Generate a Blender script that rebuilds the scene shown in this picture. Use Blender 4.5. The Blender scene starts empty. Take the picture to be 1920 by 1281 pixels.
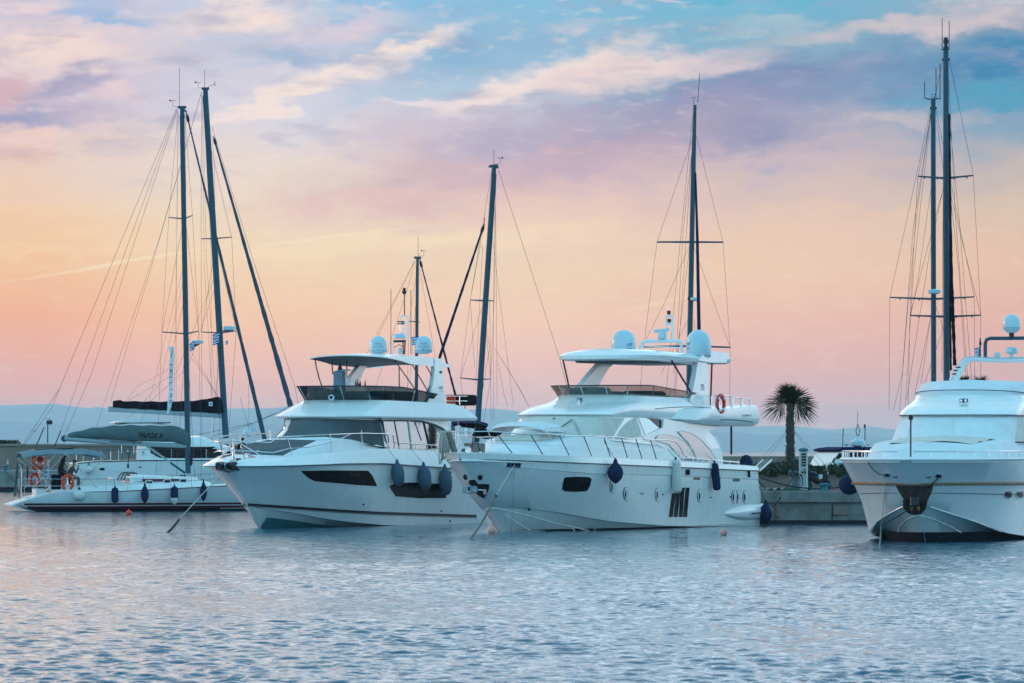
import bpy, math, random
import numpy as np
from mathutils import Vector, Matrix
from mathutils.bvhtree import BVHTree
random.seed(7)
PI = math.pi
F = 8000.0; CX = 960.0; HZ = 845.0; H = 3.06      # 150 mm lens on a 1920 px wide frame, horizon row, eye height
scene = bpy.context.scene
COL = scene.collection
CAMPOS = Vector((0, 0, H))

def lin(r, g, b):
    f = lambda c: (c/255/12.92) if c/255 <= .04045 else ((c/255+.055)/1.055)**2.4
    return (f(r), f(g), f(b), 1)
def at(px, py, Y): return Vector(((px-CX)/F*Y, Y, H-(py-HZ)/F*Y))
def interp(poly, x):
    if x <= poly[0][0]: return poly[0][1]
    for (x0, y0), (x1, y1) in zip(poly, poly[1:]):
        if x <= x1: return y0+(y1-y0)*(x-x0)/max(1e-9, x1-x0)
    return poly[-1][1]

# ---------------------------------------------------------------- materials
MATS = {}
def mat(name, col, rough=.5, metal=0., coat=0., var=.06, vscale=3., bump=0., bscale=40., dirt=0., spec=.28):
    m = bpy.data.materials.new(name); m.use_nodes = True
    nt = m.node_tree; N = nt.nodes; Lk = nt.links
    b = N['Principled BSDF']
    b.inputs['Roughness'].default_value = rough; b.inputs['Metallic'].default_value = metal
    b.inputs['Coat Weight'].default_value = coat; b.inputs['Coat Roughness'].default_value = .08
    b.inputs['Specular IOR Level'].default_value = spec
    c = col if len(col) == 4 else (*col, 1)
    tc = N.new('ShaderNodeTexCoord')
    no = N.new('ShaderNodeTexNoise'); no.inputs['Scale'].default_value = vscale; no.inputs['Detail'].default_value = 5
    Lk.new(tc.outputs['Object'], no.inputs['Vector'])
    mr = N.new('ShaderNodeMapRange'); mr.inputs['From Min'].default_value = .3; mr.inputs['From Max'].default_value = .7
    mr.inputs['To Min'].default_value = 1-var; mr.inputs['To Max'].default_value = 1+var
    Lk.new(no.outputs['Fac'], mr.inputs['Value'])
    mx = N.new('ShaderNodeVectorMath'); mx.operation = 'SCALE'; mx.inputs[0].default_value = c[:3]
    Lk.new(mr.outputs[0], mx.inputs['Scale'])
    out = mx.outputs[0]
    if dirt:
        # rain runs: noise stretched downwards
        mp = N.new('ShaderNodeMapping'); mp.inputs['Scale'].default_value = (2.2, 2.2, .25)
        Lk.new(tc.outputs['Object'], mp.inputs['Vector'])
        n2 = N.new('ShaderNodeTexNoise'); n2.inputs['Scale'].default_value = 3.; n2.inputs['Detail'].default_value = 6
        Lk.new(mp.outputs[0], n2.inputs['Vector'])
        r2 = N.new('ShaderNodeMapRange'); r2.inputs['From Min'].default_value = .52; r2.inputs['From Max'].default_value = .75
        r2.inputs['To Max'].default_value = dirt
        Lk.new(n2.outputs['Fac'], r2.inputs['Value'])
        mm = N.new('ShaderNodeMix'); mm.data_type = 'RGBA'; mm.inputs['B'].default_value = (.16, .13, .10, 1)
        Lk.new(r2.outputs[0], mm.inputs['Factor']); Lk.new(out, mm.inputs['A']); out = mm.outputs['Result']
    Lk.new(out, b.inputs['Base Color'])
    if bump:
        nb = N.new('ShaderNodeTexNoise'); nb.inputs['Scale'].default_value = bscale; nb.inputs['Detail'].default_value = 4
        Lk.new(tc.outputs['Object'], nb.inputs['Vector'])
        bp = N.new('ShaderNodeBump'); bp.inputs['Strength'].default_value = bump; bp.inputs['Distance'].default_value = .05
        Lk.new(nb.outputs['Fac'], bp.inputs['Height']); Lk.new(bp.outputs[0], b.inputs['Normal'])
    MATS[name] = m
    return m

gel = mat('gelcoat', (.78, .79, .79), .22, coat=.5, spec=.5, var=.03, vscale=1.2, dirt=.10)
gel2 = mat('gelcoat_deck', (.76, .78, .79), .4, coat=.15, var=.03, vscale=2.)
cream = mat('gelcoat_cream', (.80, .81, .79), .25, coat=.4, spec=.5, var=.03, dirt=.12)
canvas = mat('white_canvas', (.68, .71, .73), .8, var=.06, vscale=2, bump=.5, bscale=2.2)
canvas2 = mat('ivory_canvas', (.60, .58, .53), .85, var=.08, vscale=2.5, bump=.5, bscale=3)
greycan = mat('grey_canvas', (.085, .11, .125), .85, spec=.12, var=.15, vscale=1.5, bump=.6, bscale=1.6)
greenc = mat('grey_green_canvas', (.075, .12, .13), .8, var=.15, vscale=1.5, bump=.6, bscale=2)
bluec = mat('slate_blue_canvas', (.14, .21, .25), .75, var=.12, vscale=1.5, bump=.5, bscale=2)
navyc = mat('navy_canvas', (.006, .016, .06), .85, spec=.06, var=.2, bump=.5, bscale=3)
blackc = mat('black_canvas', (.007, .008, .014), .9, spec=.05, var=.2, bump=.6, bscale=3)
dglass = mat('dark_glass', (.003, .005, .008), .08, var=0, spec=.12)
mglass = mat('mirror_glass', (.23, .30, .34), .03, metal=1., var=0)
steel = mat('polished_steel', (.55, .57, .6), .2, metal=1., var=.05)
alu = mat('grey_aluminium', (.028, .085, .125), .5, metal=0., spec=.18, var=.08, vscale=1.5)
boomp = mat('pale_boom_paint', (.30, .37, .40), .45, var=.05)
darkm = mat('dark_metal', (.014, .018, .03), .4, var=.1)
wire = mat('rigging_wire', (.05, .055, .06), .45, metal=.5, var=.1)
rope = mat('pale_rope', (.50, .46, .41), .9, var=.2, vscale=20, bump=.5, bscale=60)
drope = mat('dark_rope', (.015, .02, .035), .9, var=.2)
navyf = mat('navy_fender', (.008, .022, .065), .8, spec=.12, var=.15, bump=.25, bscale=12)
slatef = mat('slate_fender', (.06, .115, .17), .8, var=.12, bump=.25, bscale=12)
whitef = mat('white_fender', (.62, .62, .60), .5, var=.06, dirt=.25)
orange = mat('orange_plastic', (.75, .07, .02), .45, var=.08)
redp = mat('red_plastic', (.60, .03, .02), .45, var=.08)
pink = mat('faded_pink_plastic', (.72, .34, .30), .5, var=.1, dirt=.2)
maroon = mat('maroon_stripe', (.13, .012, .03), .35, var=.05)
navys = mat('navy_stripe', (.015, .02, .06), .35, var=.05)
brownst = mat('bronze_stripe', (.055, .04, .035), .35, var=.05)
anti = mat('dark_antifouling', (.008, .012, .025), .6, var=.2, vscale=4)
teal = mat('turquoise_lit_boot_top', (.03, .16, .20), .5, var=.1)
teak = mat('teak', (.20, .11, .055), .55, var=.25, vscale=9)
gteak = mat('weathered_teak', (.20, .17, .14), .75, var=.25, vscale=9)
radw = mat('radome_white', (.46, .61, .68), .3, var=.03, coat=.3)
rusty = mat('rusty_steel', (.06, .04, .035), .7, var=.4, vscale=6)
concrete = mat('concrete', (.205, .21, .205), .9, var=.30, vscale=1.6, bump=.4, bscale=9, dirt=.75)
stucco = mat('beige_render', (.22, .175, .145), .92, var=.1, vscale=.6, bump=.3, bscale=14, dirt=.15)
skin = mat('skin', (.35, .19, .13), .6, var=.05)
hair = mat('dark_hair', (.015, .01, .008), .7, var=.2)
cloth = mat('black_cloth', (.012, .012, .016), .9, var=.2)
cloth2 = mat('grey_cloth', (.06, .07, .085), .9, var=.2)
white = mat('white_paint', (.78, .78, .78), .5, var=.02)
blackp = mat('black_paint', (.012, .012, .014), .45, var=.05)
bluep = mat('blue_paint', (.02, .10, .35), .5, var=.05)
tealp = mat('teal_paint', (.03, .13, .17), .5, var=.05)
lgrey = mat('pale_grey_plastic', (.40, .45, .46), .5, var=.06, dirt=.2)
greyp = mat('grey_plastic', (.12, .14, .155), .5, var=.08)

def tinted():
    m = bpy.data.materials.new('smoked_glass'); m.use_nodes = True
    nt = m.node_tree; N = nt.nodes; N.clear()
    o = N.new('ShaderNodeOutputMaterial'); t = N.new('ShaderNodeBsdfTransparent'); t.inputs[0].default_value = (.42, .38, .33, 1)
    g = N.new('ShaderNodeBsdfGlossy'); g.inputs['Roughness'].default_value = .04; g.inputs[0].default_value = (.8, .85, .9, 1)
    fr = N.new('ShaderNodeFresnel'); fr.inputs[0].default_value = 1.5
    mx = N.new('ShaderNodeMixShader'); mx.inputs[0].default_value = .07
    N.remove(fr); nt.links.new(t.outputs[0], mx.inputs[1]); nt.links.new(g.outputs[0], mx.inputs[2])
    nt.links.new(mx.outputs[0], o.inputs[0]); return m
smoked = tinted()

# ---------------------------------------------------------------- mesh builder
class MB:
    def __init__(s): s.v = []; s.f = []
    def add(s, v, f):
        o = len(s.v); s.v += [Vector(p) for p in v]; s.f += [tuple(i+o for i in q) for q in f]; return s
    def grid(s, rows, closed=False):
        n = len(rows[0]); v = [p for r in rows for p in r]; f = []
        for i in range(len(rows)-1):
            for j in range(n if closed else n-1):
                k = (j+1) % n
                f.append((i*n+j, i*n+k, (i+1)*n+k, (i+1)*n+j))
        return s.add(v, f)
    def face(s, pts): return s.add(pts, [tuple(range(len(pts)))])
    def box(s, c, d, rz=0., bev=0., M=None):
        c = Vector(c); x, y, z = [q/2 for q in d]
        if bev > 0:
            b = min(bev, x*.9, y*.9, z*.9); rows = []
            for (zz, ins) in ((-z, b), (-z+b, 0), (z-b, 0), (z, b)):
                X, Y = x-ins, y-ins; q = b*.7
                rows.append([(X, -Y+q, zz), (X, Y-q, zz), (X-q, Y, zz), (-X+q, Y, zz), (-X, Y-q, zz), (-X, -Y+q, zz), (-X+q, -Y, zz), (X-q, -Y, zz)])
            tmp = MB(); tmp.grid(rows, True); tmp.f.append(tuple(range(7, -1, -1))); tmp.f.append(tuple(24+i for i in range(8)))
        else:
            tmp = MB(); tmp.add([(-x, -y, -z), (x, -y, -z), (x, y, -z), (-x, y, -z), (-x, -y, z), (x, -y, z), (x, y, z), (-x, y, z)],
                    [(0, 3, 2, 1), (4, 5, 6, 7), (0, 1, 5, 4), (1, 2, 6, 5), (2, 3, 7, 6), (3, 0, 4, 7)])
        R = M if M is not None else Matrix.Rotation(rz, 3, 'Z')
        return s.add([R @ p + c for p in tmp.v], tmp.f)
    def tube(s, pts, r, n=8, closed=False, cap=True, flat=1.):
        pts = [Vector(p) for p in pts]; m = len(pts)
        rs = r if isinstance(r, (list, tuple)) else [r]*m
        ts = []
        for i in range(m):
            if closed: d = pts[(i+1) % m]-pts[i-1]
            else: d = pts[min(i+1, m-1)]-pts[max(i-1, 0)]
            ts.append(d.normalized() if d.length > 1e-9 else Vector((0, 0, 1)))
        up = Vector((0, 0, 1)) if abs(ts[0].z) < .9 else Vector((1, 0, 0))
        nrm = (up-ts[0]*up.dot(ts[0])).normalized(); rows = []
        for i in range(m):
            nrm = (nrm-ts[i]*nrm.dot(ts[i]))
            nrm = nrm.normalized() if nrm.length > 1e-6 else Vector((1, 0, 0))
            bn = ts[i].cross(nrm)
            rows.append([pts[i]+nrm*math.cos(2*PI*k/n)*rs[i]+bn*math.sin(2*PI*k/n)*rs[i]*flat for k in range(n)])
        if closed: rows.append(rows[0])
        o = len(s.v); s.grid(rows, True)
        if cap and not closed:
            s.f.append(tuple(o+k for k in range(n-1, -1, -1))); s.f.append(tuple(o+(m-1)*n+k for k in range(n)))
        return s
    def lathe(s, c, prof, n=20, axis=(0, 0, 1), cap=True):
        c = Vector(c); ax = Vector(axis).normalized()
        q = Vector((0, 0, 1)).rotation_difference(ax)
        rows = [[c+q @ Vector((r*math.cos(2*PI*k/n), r*math.sin(2*PI*k/n), z)) for k in range(n)] for (r, z) in prof]
        o = len(s.v); s.grid(rows, True)
        if cap:
            s.f.append(tuple(o+k for k in range(n-1, -1, -1))); s.f.append(tuple(o+(len(prof)-1)*n+k for k in range(n)))
        return s
    def prism(s, poly, off):
        """poly: list of 3D points, extruded by vector off"""
        off = Vector(off); n = len(poly); a = [Vector(p) for p in poly]; b = [p+off for p in a]
        f = [tuple(range(n)), tuple(range(2*n-1, n-1, -1))]+[(i, n+i, n+(i+1) % n, (i+1) % n) for i in range(n)]
        return s.add(a+b, f)
    def mirror_y(s):
        o = MB(); o.v = [Vector((p.x, -p.y, p.z)) for p in s.v]; o.f = [tuple(reversed(q)) for q in s.f]; return o
    def join(s, o): return s.add(o.v, o.f)
    def build(s, name, m, parent=None, smooth=38, loc=None):
        me = bpy.data.meshes.new(name)
        me.from_pydata([tuple(p) for p in s.v], [], s.f); me.validate()
        me.materials.append(m)
        import bmesh
        bm = bmesh.new(); bm.from_mesh(me)
        bmesh.ops.remove_doubles(bm, verts=bm.verts, dist=1e-5)
        bmesh.ops.recalc_face_normals(bm, faces=bm.faces)
        for f in bm.faces: f.smooth = bool(smooth)
        if smooth:
            lim = math.radians(smooth)
            for e in bm.edges:
                if len(e.link_faces) == 2 and e.calc_face_angle(0) > lim: e.smooth = False
        bm.to_mesh(me); bm.free()
        o = bpy.data.objects.new(name, me); COL.objects.link(o)
        if parent is not None: o.parent = parent
        if loc is not None: o.location = loc
        return o

def tag(o, label, cat, group=None, kind=None):
    if label: o['label'] = label
    if cat: o['category'] = cat
    if group: o['group'] = group
    if kind: o['kind'] = kind
    return o
def struct(o): o['kind'] = 'structure'; return o
def thing(name, label, cat, loc=(0, 0, 0), rz=0., group=None):
    o = bpy.data.objects.new(name, None); COL.objects.link(o); o.empty_display_size = .3
    o.location = loc; o.rotation_euler = (0, 0, rz); return tag(o, label, cat, group)

# ---------------------------------------------------------------- boat frame: a = metres aft of the bow tip, y = metres to port, z up
class Fr:
    def __init__(s, px, D, th):
        t = math.radians(th); s.o = Vector(((px-CX)/F*D, D, 0))
        s.f = Vector((-math.sin(t), -math.cos(t), 0)); s.p = Vector((math.cos(t), -math.sin(t), 0))
        s.rz = math.atan2(s.f.y, s.f.x)
        s.M = Matrix.Translation(s.o) @ Matrix.Rotation(s.rz, 4, 'Z'); s.I = s.M.inverted()
        s.cam = s.I @ CAMPOS
    def L(s, a, y, z): return Vector((-a, y, z))
    def W(s, a, y, z): return s.M @ Vector((-a, y, z))
    def px(s, a, y):
        w = s.W(a, y, 0); return CX+F*w.x/w.y
    def zpy(s, a, y, py):
        w = s.W(a, y, 0); return H-(py-HZ)/F*w.y
    def zpoly(s, a, y, poly): return s.zpy(a, y, interp(poly, s.px(a, y)))
    def ray(s, px, py):
        w = at(px, py, 100.) - CAMPOS; return (s.I.to_3x3() @ w).normalized()
    def P(s, px, py, y):                       # local point on the plane y = const
        d = s.ray(px, py); t = (y-s.cam.y)/d.y; return s.cam+d*t
    def A(s, px, py, a):                       # local point on the plane a = const
        d = s.ray(px, py); t = (-a-s.cam.x)/d.x; return s.cam+d*t
    def hit(s, bvh, px, py, off=.012):
        d = s.ray(px, py); h, n, i, dist = bvh.ray_cast(s.cam, d)
        if h is None:
            # nearest surface point to the ray
            best = None
            for k in range(60):
                q = s.cam+d*(s.o.y-12+k*.8); r = bvh.find_nearest(q)
                if r[0] is not None and (best is None or r[3] < best[3]): best = r
            h, n = best[0], best[1]
        if n.dot(d) > 0: n = -n
        return h+n*off, n
def bvh_of(*mbs):
    v = []; f = []
    for m in mbs:
        o = len(v); v += m.v; f += [tuple(i+o for i in q) for q in m.f]
    return BVHTree.FromPolygons(v, f)
def decal(fr, bvh, poly, off=.012, depth=.04, sub=3, rings=4):
    """thin panel that follows the hull or cabin side, outline traced on the surface"""
    pts = []
    for (x0, y0), (x1, y1) in zip(poly, poly[1:]+poly[:1]):
        for k in range(sub): pts.append((x0+(x1-x0)*k/sub, y0+(y1-y0)*k/sub))
    cx = sum(p[0] for p in pts)/len(pts); cy = sum(p[1] for p in pts)/len(pts)
    m = MB(); rows = []
    fixed = []
    for p in pts:                              # pull points that fall off the surface in to its visible edge
        x, y = p
        for k in range(40):
            if bvh.ray_cast(fr.cam, fr.ray(x, y))[0] is not None: break
            x += (cx-x)*.03; y += (cy-y)*.03
        else: x, y = p
        fixed.append((x, y))
    pts = fixed
    h0 = [fr.hit(bvh, *p, off=off) for p in pts]
    rows.append([h-n*depth for h, n in h0]); rows.append([h for h, n in h0])
    for r in range(1, rings):
        k = 1-r/rings; rows.append([fr.hit(bvh, cx+(p[0]-cx)*k, cy+(p[1]-cy)*k, off=off)[0] for p in pts])
    m.grid(rows, True); n = len(pts); o = (len(rows)-1)*n
    c = fr.hit(bvh, cx, cy, off=off)[0]; m.v.append(c); ci = len(m.v)-1
    for k in range(n): m.f.append((o+k, o+(k+1) % n, ci))
    return m
def ell(cx, cy, rx, ry, n=16, e=2., rot=0.):
    o = []
    for k in range(n):
        t = 2*PI*k/n; c, s_ = math.cos(t), math.sin(t)
        x = rx*math.copysign(abs(c)**(2/e), c); y = ry*math.copysign(abs(s_)**(2/e), s_)
        o.append((cx+x*math.cos(rot)-y*math.sin(rot), cy+x*math.sin(rot)+y*math.cos(rot)))
    return o
def text2d(s, size=1., shear=0., bold=0.):
    cu = bpy.data.curves.new('t', 'FONT'); cu.body = s; cu.size = size; cu.shear = shear; cu.offset = bold; cu.resolution_u = 3
    cu.align_x = 'CENTER'; cu.align_y = 'CENTER'
    o = bpy.data.objects.new('t', cu); COL.objects.link(o); bpy.context.view_layer.update()
    me = bpy.data.meshes.new_from_object(o.evaluated_get(bpy.context.evaluated_depsgraph_get()))
    v = [(p.co.x, p.co.y) for p in me.vertices]; f = [tuple(p.vertices) for p in me.polygons]
    bpy.data.objects.remove(o); bpy.data.curves.remove(cu); bpy.data.meshes.remove(me); return v, f
def text_on(fr, bvh, s, px, py, h, wscale=1., rot=0., off=.016, shear=0., bold=0.):
    v, f = text2d(s, 1., shear, bold); m = MB(); c, sn = math.cos(rot), math.sin(rot)
    m.add([fr.hit(bvh, px+(x*c*wscale+y*sn)*h, py+(x*sn*wscale-y*c)*h, off=off)[0] for x, y in v], f); return m
def text_plane(s, org, ux, uy, h, wscale=1., shear=0., bold=0., back=False):
    v, f = text2d(s, 1., shear, bold); m = MB(); org = Vector(org); ux = Vector(ux).normalized(); uy = Vector(uy).normalized()
    m.add([org+ux*x*h*wscale+uy*y*h for x, y in v], f); return m

class Hull:
    """lofted hull; every long line starts on the stem and runs aft"""
    def __init__(s, fr, L, lines, nt=46, te=1.9):
        s.fr = fr; s.L = L; s.lines = lines; s.mb = MB(); s.nt = nt
        rows = []
        for ln in lines:
            r = []
            for k in range(nt+1):
                a = ln['a0']+(ln.get('L', L)-ln['a0'])*(k/nt)**te; r.append(s.pt(ln, a))
            rows.append(r)
        s.rows = rows
        s.mb.grid(rows); s.mb.join(MB().grid([[Vector((p.x, -p.y, p.z)) for p in r] for r in rows]))
        ring = [r[-1] for r in rows]; s.mb.face(ring+[Vector((p.x, -p.y, p.z)) for p in reversed(ring)])
        s.port = MB().grid(rows)
    def pt(s, ln, a):
        t = min(1., max(0., (a-ln['a0'])/ln['E']))
        y = ln['B']*(1-(1-t)**ln.get('n', 2.2))**(1/ln.get('m', 1.2))
        tp = ln.get('taper', 0.)
        if tp and a > s.L*.55: y -= tp*((a-s.L*.55)/(s.L*.45))**2
        z = ln['z']
        z = s.fr.zpoly(a, y, z[1]) if z[0] == 'px' else interp(z, a)
        return Vector((-a, y, z))
    def edge(s, a, i=-1, inset=0., up=0.):
        p = s.pt(s.lines[i], a); return Vector((p.x, max(0., p.y-inset), p.z+up))
    def a_px(s, px, i=-1, inset=0.):
        lo, hi = s.lines[i]['a0'], s.L
        for _ in range(40):
            m = (lo+hi)/2; p = s.edge(m, i, inset)
            if s.fr.px(m, p.y) < px: lo = m
            else: hi = m
        return (lo+hi)/2
    def deck(s, drop=.0, inset=.02, camber=.06, i=-1, n=34):
        rows = []
        for k in range(n+1):
            a = s.lines[i]['a0']+.05+(s.L-.02-s.lines[i]['a0']-.05)*(k/n)**1.6; e = s.edge(a, i, inset); r = []
            for j in range(-6, 7):
                y = e.y*j/6; r.append(Vector((e.x, y, e.z-drop+camber*(1-(j/6)**2))))
            rows.append(r)
        return MB().grid(rows)

def band_on(hull, a0, a1, z0, z1, off=.012, n=70, nz=3, te=1.):
    """strip laid on the port topside between two heights (zs may be functions of a)"""
    bv = bvh_of(hull.port); rows = []
    f0 = z0 if callable(z0) else (lambda a: z0); f1 = z1 if callable(z1) else (lambda a: z1)
    for k in range(n):
        a = a0+(a1-a0)*(k/(n-1))**te; r = []
        for j in range(nz):
            z = f0(a)+(f1(a)-f0(a))*j/(nz-1); h, nn, i, d = bv.ray_cast(Vector((-a, 9, z)), Vector((0, -1, 0)))
            if h is None: r = None; break
            r.append(Vector((-a, h.y+off, z)))
        if r: rows.append(r)
    m = MB()
    if len(rows) > 1: m.grid(rows)
    return m
def ring(a0, a1, b, D, zf, p=2.4, b1=None, nf=14, ns=12):
    """plan outline of a cabin level: rounded front at a0, straight sides to a1; returned port -> bow -> starboard"""
    b1 = b if b1 is None else b1; half = []
    for k in range(nf+1):
        t = k/nf*PI/2
        half.append((a0+D*(1-math.cos(t)**(2/p)), b*math.sin(t)**(2/p)))
    for k in range(1, ns+1): half.append((a0+D+(a1-a0-D)*k/ns, b+(b1-b)*k/ns))
    z = zf if callable(zf) else (lambda a, y: interp(zf, a)) if isinstance(zf, (list, tuple)) else (lambda a, y: zf)
    port = [Vector((-a, y, z(a, y))) for a, y in reversed(half)]
    star = [Vector((-a, -y, z(a, -y))) for a, y in half[1:]]
    return port+star
def loft(rings, cap_top=True, cap_bot=False, aft=True, camber=0.):
    m = MB(); m.grid(rings); n = len(rings[0])
    if aft: m.grid([[r[0] for r in rings], [r[-1] for r in rings]])
    def cap(r):
        h = n//2; rows = []
        for i in range(h+1):
            p, q = r[i], r[n-1-i]
            rows.append([p.lerp(q, j/6)+Vector((0, 0, camber*(1-(2*j/6-1)**2))) for j in range(7)])
        m.grid(rows)
    if cap_top: cap(rings[-1])
    if cap_bot:
        cb = camber; camber = 0.; cap(rings[0]); camber = cb
    return m
def arc(p0, p1, sag, n=10):
    p0 = Vector(p0); p1 = Vector(p1)
    return [p0.lerp(p1, k/n)-Vector((0, 0, sag*4*(k/n)*(1-k/n))) for k in range(n+1)]
# ================================================================ camera
cam_d = bpy.data.cameras.new('camera'); cam = bpy.data.objects.new('camera', cam_d); COL.objects.link(cam)
cam.location = CAMPOS; cam.rotation_euler = (math.radians(90), 0, 0)
cam_d.lens = 150; cam_d.sensor_width = 36; cam_d.shift_y = (HZ-640.5)/1920; cam_d.clip_end = 60000; cam_d.clip_start = .5
cam_d.dof.use_dof = True; cam_d.dof.focus_distance = 168; cam_d.dof.aperture_fstop = 5.0
scene.camera = cam
scene.view_settings.view_transform = 'Standard'; scene.view_settings.look = 'None'
scene.view_settings.exposure = 0; scene.view_settings.gamma = 1

# ================================================================ sky (world)
world = bpy.data.worlds.new('World'); scene.world = world; world.use_nodes = True
def make_sky():
    nt = world.node_tree; N = nt.nodes; K = nt.links; N.clear()
    def math_(op, a, b=None, c=None, clamp=False):
        n = N.new('ShaderNodeMath'); n.operation = op; n.use_clamp = clamp
        for i, x in enumerate((a, b, c)):
            if x is None: continue
            if isinstance(x, (int, float)): n.inputs[i].default_value = x
            else: K.new(x, n.inputs[i])
        return n.outputs[0]
    def mixc(f, a, b):
        n = N.new('ShaderNodeMix'); n.data_type = 'RGBA'; n.clamp_factor = True
        for s_, x in (('Factor', f), ('A', a), ('B', b)):
            if isinstance(x, (int, float)): n.inputs[s_].default_value = x
            elif isinstance(x, tuple): n.inputs[s_].default_value = x
            else: K.new(x, n.inputs[s_])
        return n.outputs['Result']
    def ramp(fac, stops):
        n = N.new('ShaderNodeValToRGB'); cr = n.color_ramp; cr.interpolation = 'B_SPLINE' if False else 'LINEAR'
        while len(cr.elements) > 1: cr.elements.remove(cr.elements[-1])
        cr.elements[0].position = stops[0][0]; cr.elements[0].color = stops[0][1]
        for p, c in stops[1:]:
            e = cr.elements.new(p); e.color = c
        K.new(fac, n.inputs[0]); return n.outputs[0]
    def smooth(v, a, b, lo=0., hi=1.):
        n = N.new('ShaderNodeMapRange'); n.interpolation_type = 'SMOOTHSTEP'
        K.new(v, n.inputs['Value']); n.inputs['From Min'].default_value = a; n.inputs['From Max'].default_value = b
        n.inputs['To Min'].default_value = lo; n.inputs['To Max'].default_value = hi; return n.outputs[0]
    tc = N.new('ShaderNodeTexCoord'); sp = N.new('ShaderNodeSeparateXYZ'); K.new(tc.outputs['Generated'], sp.inputs[0])
    az = math_('ARCTAN2', sp.outputs['X'], sp.outputs['Y']); el = math_('ARCSINE', sp.outputs['Z'])
    # sky-map coordinates, hundreds of "photo rows" (1 unit = 0.0125 rad)
    qx = math_('MULTIPLY_ADD', az, 80., 9.6); qy = math_('MULTIPLY_ADD', el, -80., 8.45)
    cb = N.new('ShaderNodeCombineXYZ'); K.new(qx, cb.inputs[0]); K.new(qy, cb.inputs[1])
    def noise(scale, detail, sx, sy, rot=0., seed=0.):
        mp = N.new('ShaderNodeMapping'); mp.inputs['Scale'].default_value = (sx, sy, 1); mp.inputs['Rotation'].default_value = (0, 0, rot)
        mp.inputs['Location'].default_value = (seed, seed*.7, seed*.3); K.new(cb.outputs[0], mp.inputs['Vector'])
        n = N.new('ShaderNodeTexNoise'); n.inputs['Scale'].default_value = scale; n.inputs['Detail'].default_value = detail
        n.inputs['Roughness'].default_value = .55; K.new(mp.outputs[0], n.inputs['Vector']); return n
    def vm(op, a, b=None, sc=None):
        n = N.new('ShaderNodeVectorMath'); n.operation = op
        if isinstance(a, tuple): n.inputs[0].default_value = a
        else: K.new(a, n.inputs[0])
        if b is not None:
            if isinstance(b, tuple): n.inputs[1].default_value = b
            else: K.new(b, n.inputs[1])
        if sc is not None: n.inputs['Scale'].default_value = sc
        return n.outputs[0] if op != 'LENGTH' else n.outputs['Value']
    n1 = noise(.55, 6, .8, 1.6, .2, 3.); n2 = noise(2.2, 6, .6, 1.5, .25, 11.)
    d1 = vm('SCALE', vm('SUBTRACT', n1.outputs['Color'], (.5, .5, .5)), sc=1.15)
    d2 = vm('SCALE', vm('SUBTRACT', n2.outputs['Color'], (.5, .5, .5)), sc=.75)
    # below the clouds (towards the horizon) the air is calm: fade the distortion
    calm = smooth(qy, 4.2, 6.5, 1., .12)
    dd = vm('ADD', d1, d2); sc = N.new('ShaderNodeVectorMath'); sc.operation = 'SCALE'; K.new(dd, sc.inputs[0]); K.new(calm, sc.inputs['Scale'])
    q = vm('ADD', cb.outputs[0], sc.outputs[0])
    sq = N.new('ShaderNodeSeparateXYZ'); K.new(q, sq.inputs[0])
    v = math_('DIVIDE', sq.outputs[1], 9., clamp=True)      # ramp position: row/900
    C = {
     0: [(0, (205,196,216)), (100, (226,205,212)), (200, (205,184,203)), (300, (236,204,192)), (400, (244,204,166)), (500, (244,186,134)), (600, (246,164,122)), (700, (240,160,140)), (760, (236,162,152)), (820, (200,180,190))],
     4.8: [(0, (196,203,224)), (100, (204,203,222)), (200, (220,215,228)), (300, (236,217,208)), (400, (240,214,188)), (500, (243,208,168)), (600, (247,192,152)), (700, (244,177,157)), (770, (240,172,162)), (830, (205,190,198))],
     9.6: [(0, (130,188,218)), (100, (155,192,220)), (200, (195,197,215)), (300, (218,184,190)), (380, (236,198,183)), (450, (238,206,178)), (520, (240,204,170)), (600, (245,198,165)), (700, (243,183,168)), (770, (238,176,172)), (840, (205,195,200))],
     14.4: [(0, (95,178,208)), (100, (148,180,202)), (200, (168,168,196)), (300, (204,181,188)), (400, (230,194,174)), (500, (238,198,166)), (600, (236,181,157)), (700, (231,167,157)), (770, (224,166,166)), (800, (214,170,178)), (850, (190,195,205))],
     19.2: [(0, (150,172,194)), (60, (142,158,184)), (100, (70,142,184)), (200, (82,155,190)), (260, (140,165,186)), (310, (192,178,178)), (400, (220,190,166)), (500, (231,186,157)), (600, (230,168,147)), (700, (222,161,151)), (780, (208,164,175)), (850, (185,190,200))]}
    prev = None; keys = sorted(C)
    for i, k in enumerate(keys):
        r = ramp(v, [(y/900, lin(*c)) for y, c in C[k]])
        if prev is None: prev = r
        else: prev = mixc(smooth(sq.outputs[0], keys[i-1]+.3, k-.3), prev, r)
    col = prev
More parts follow.
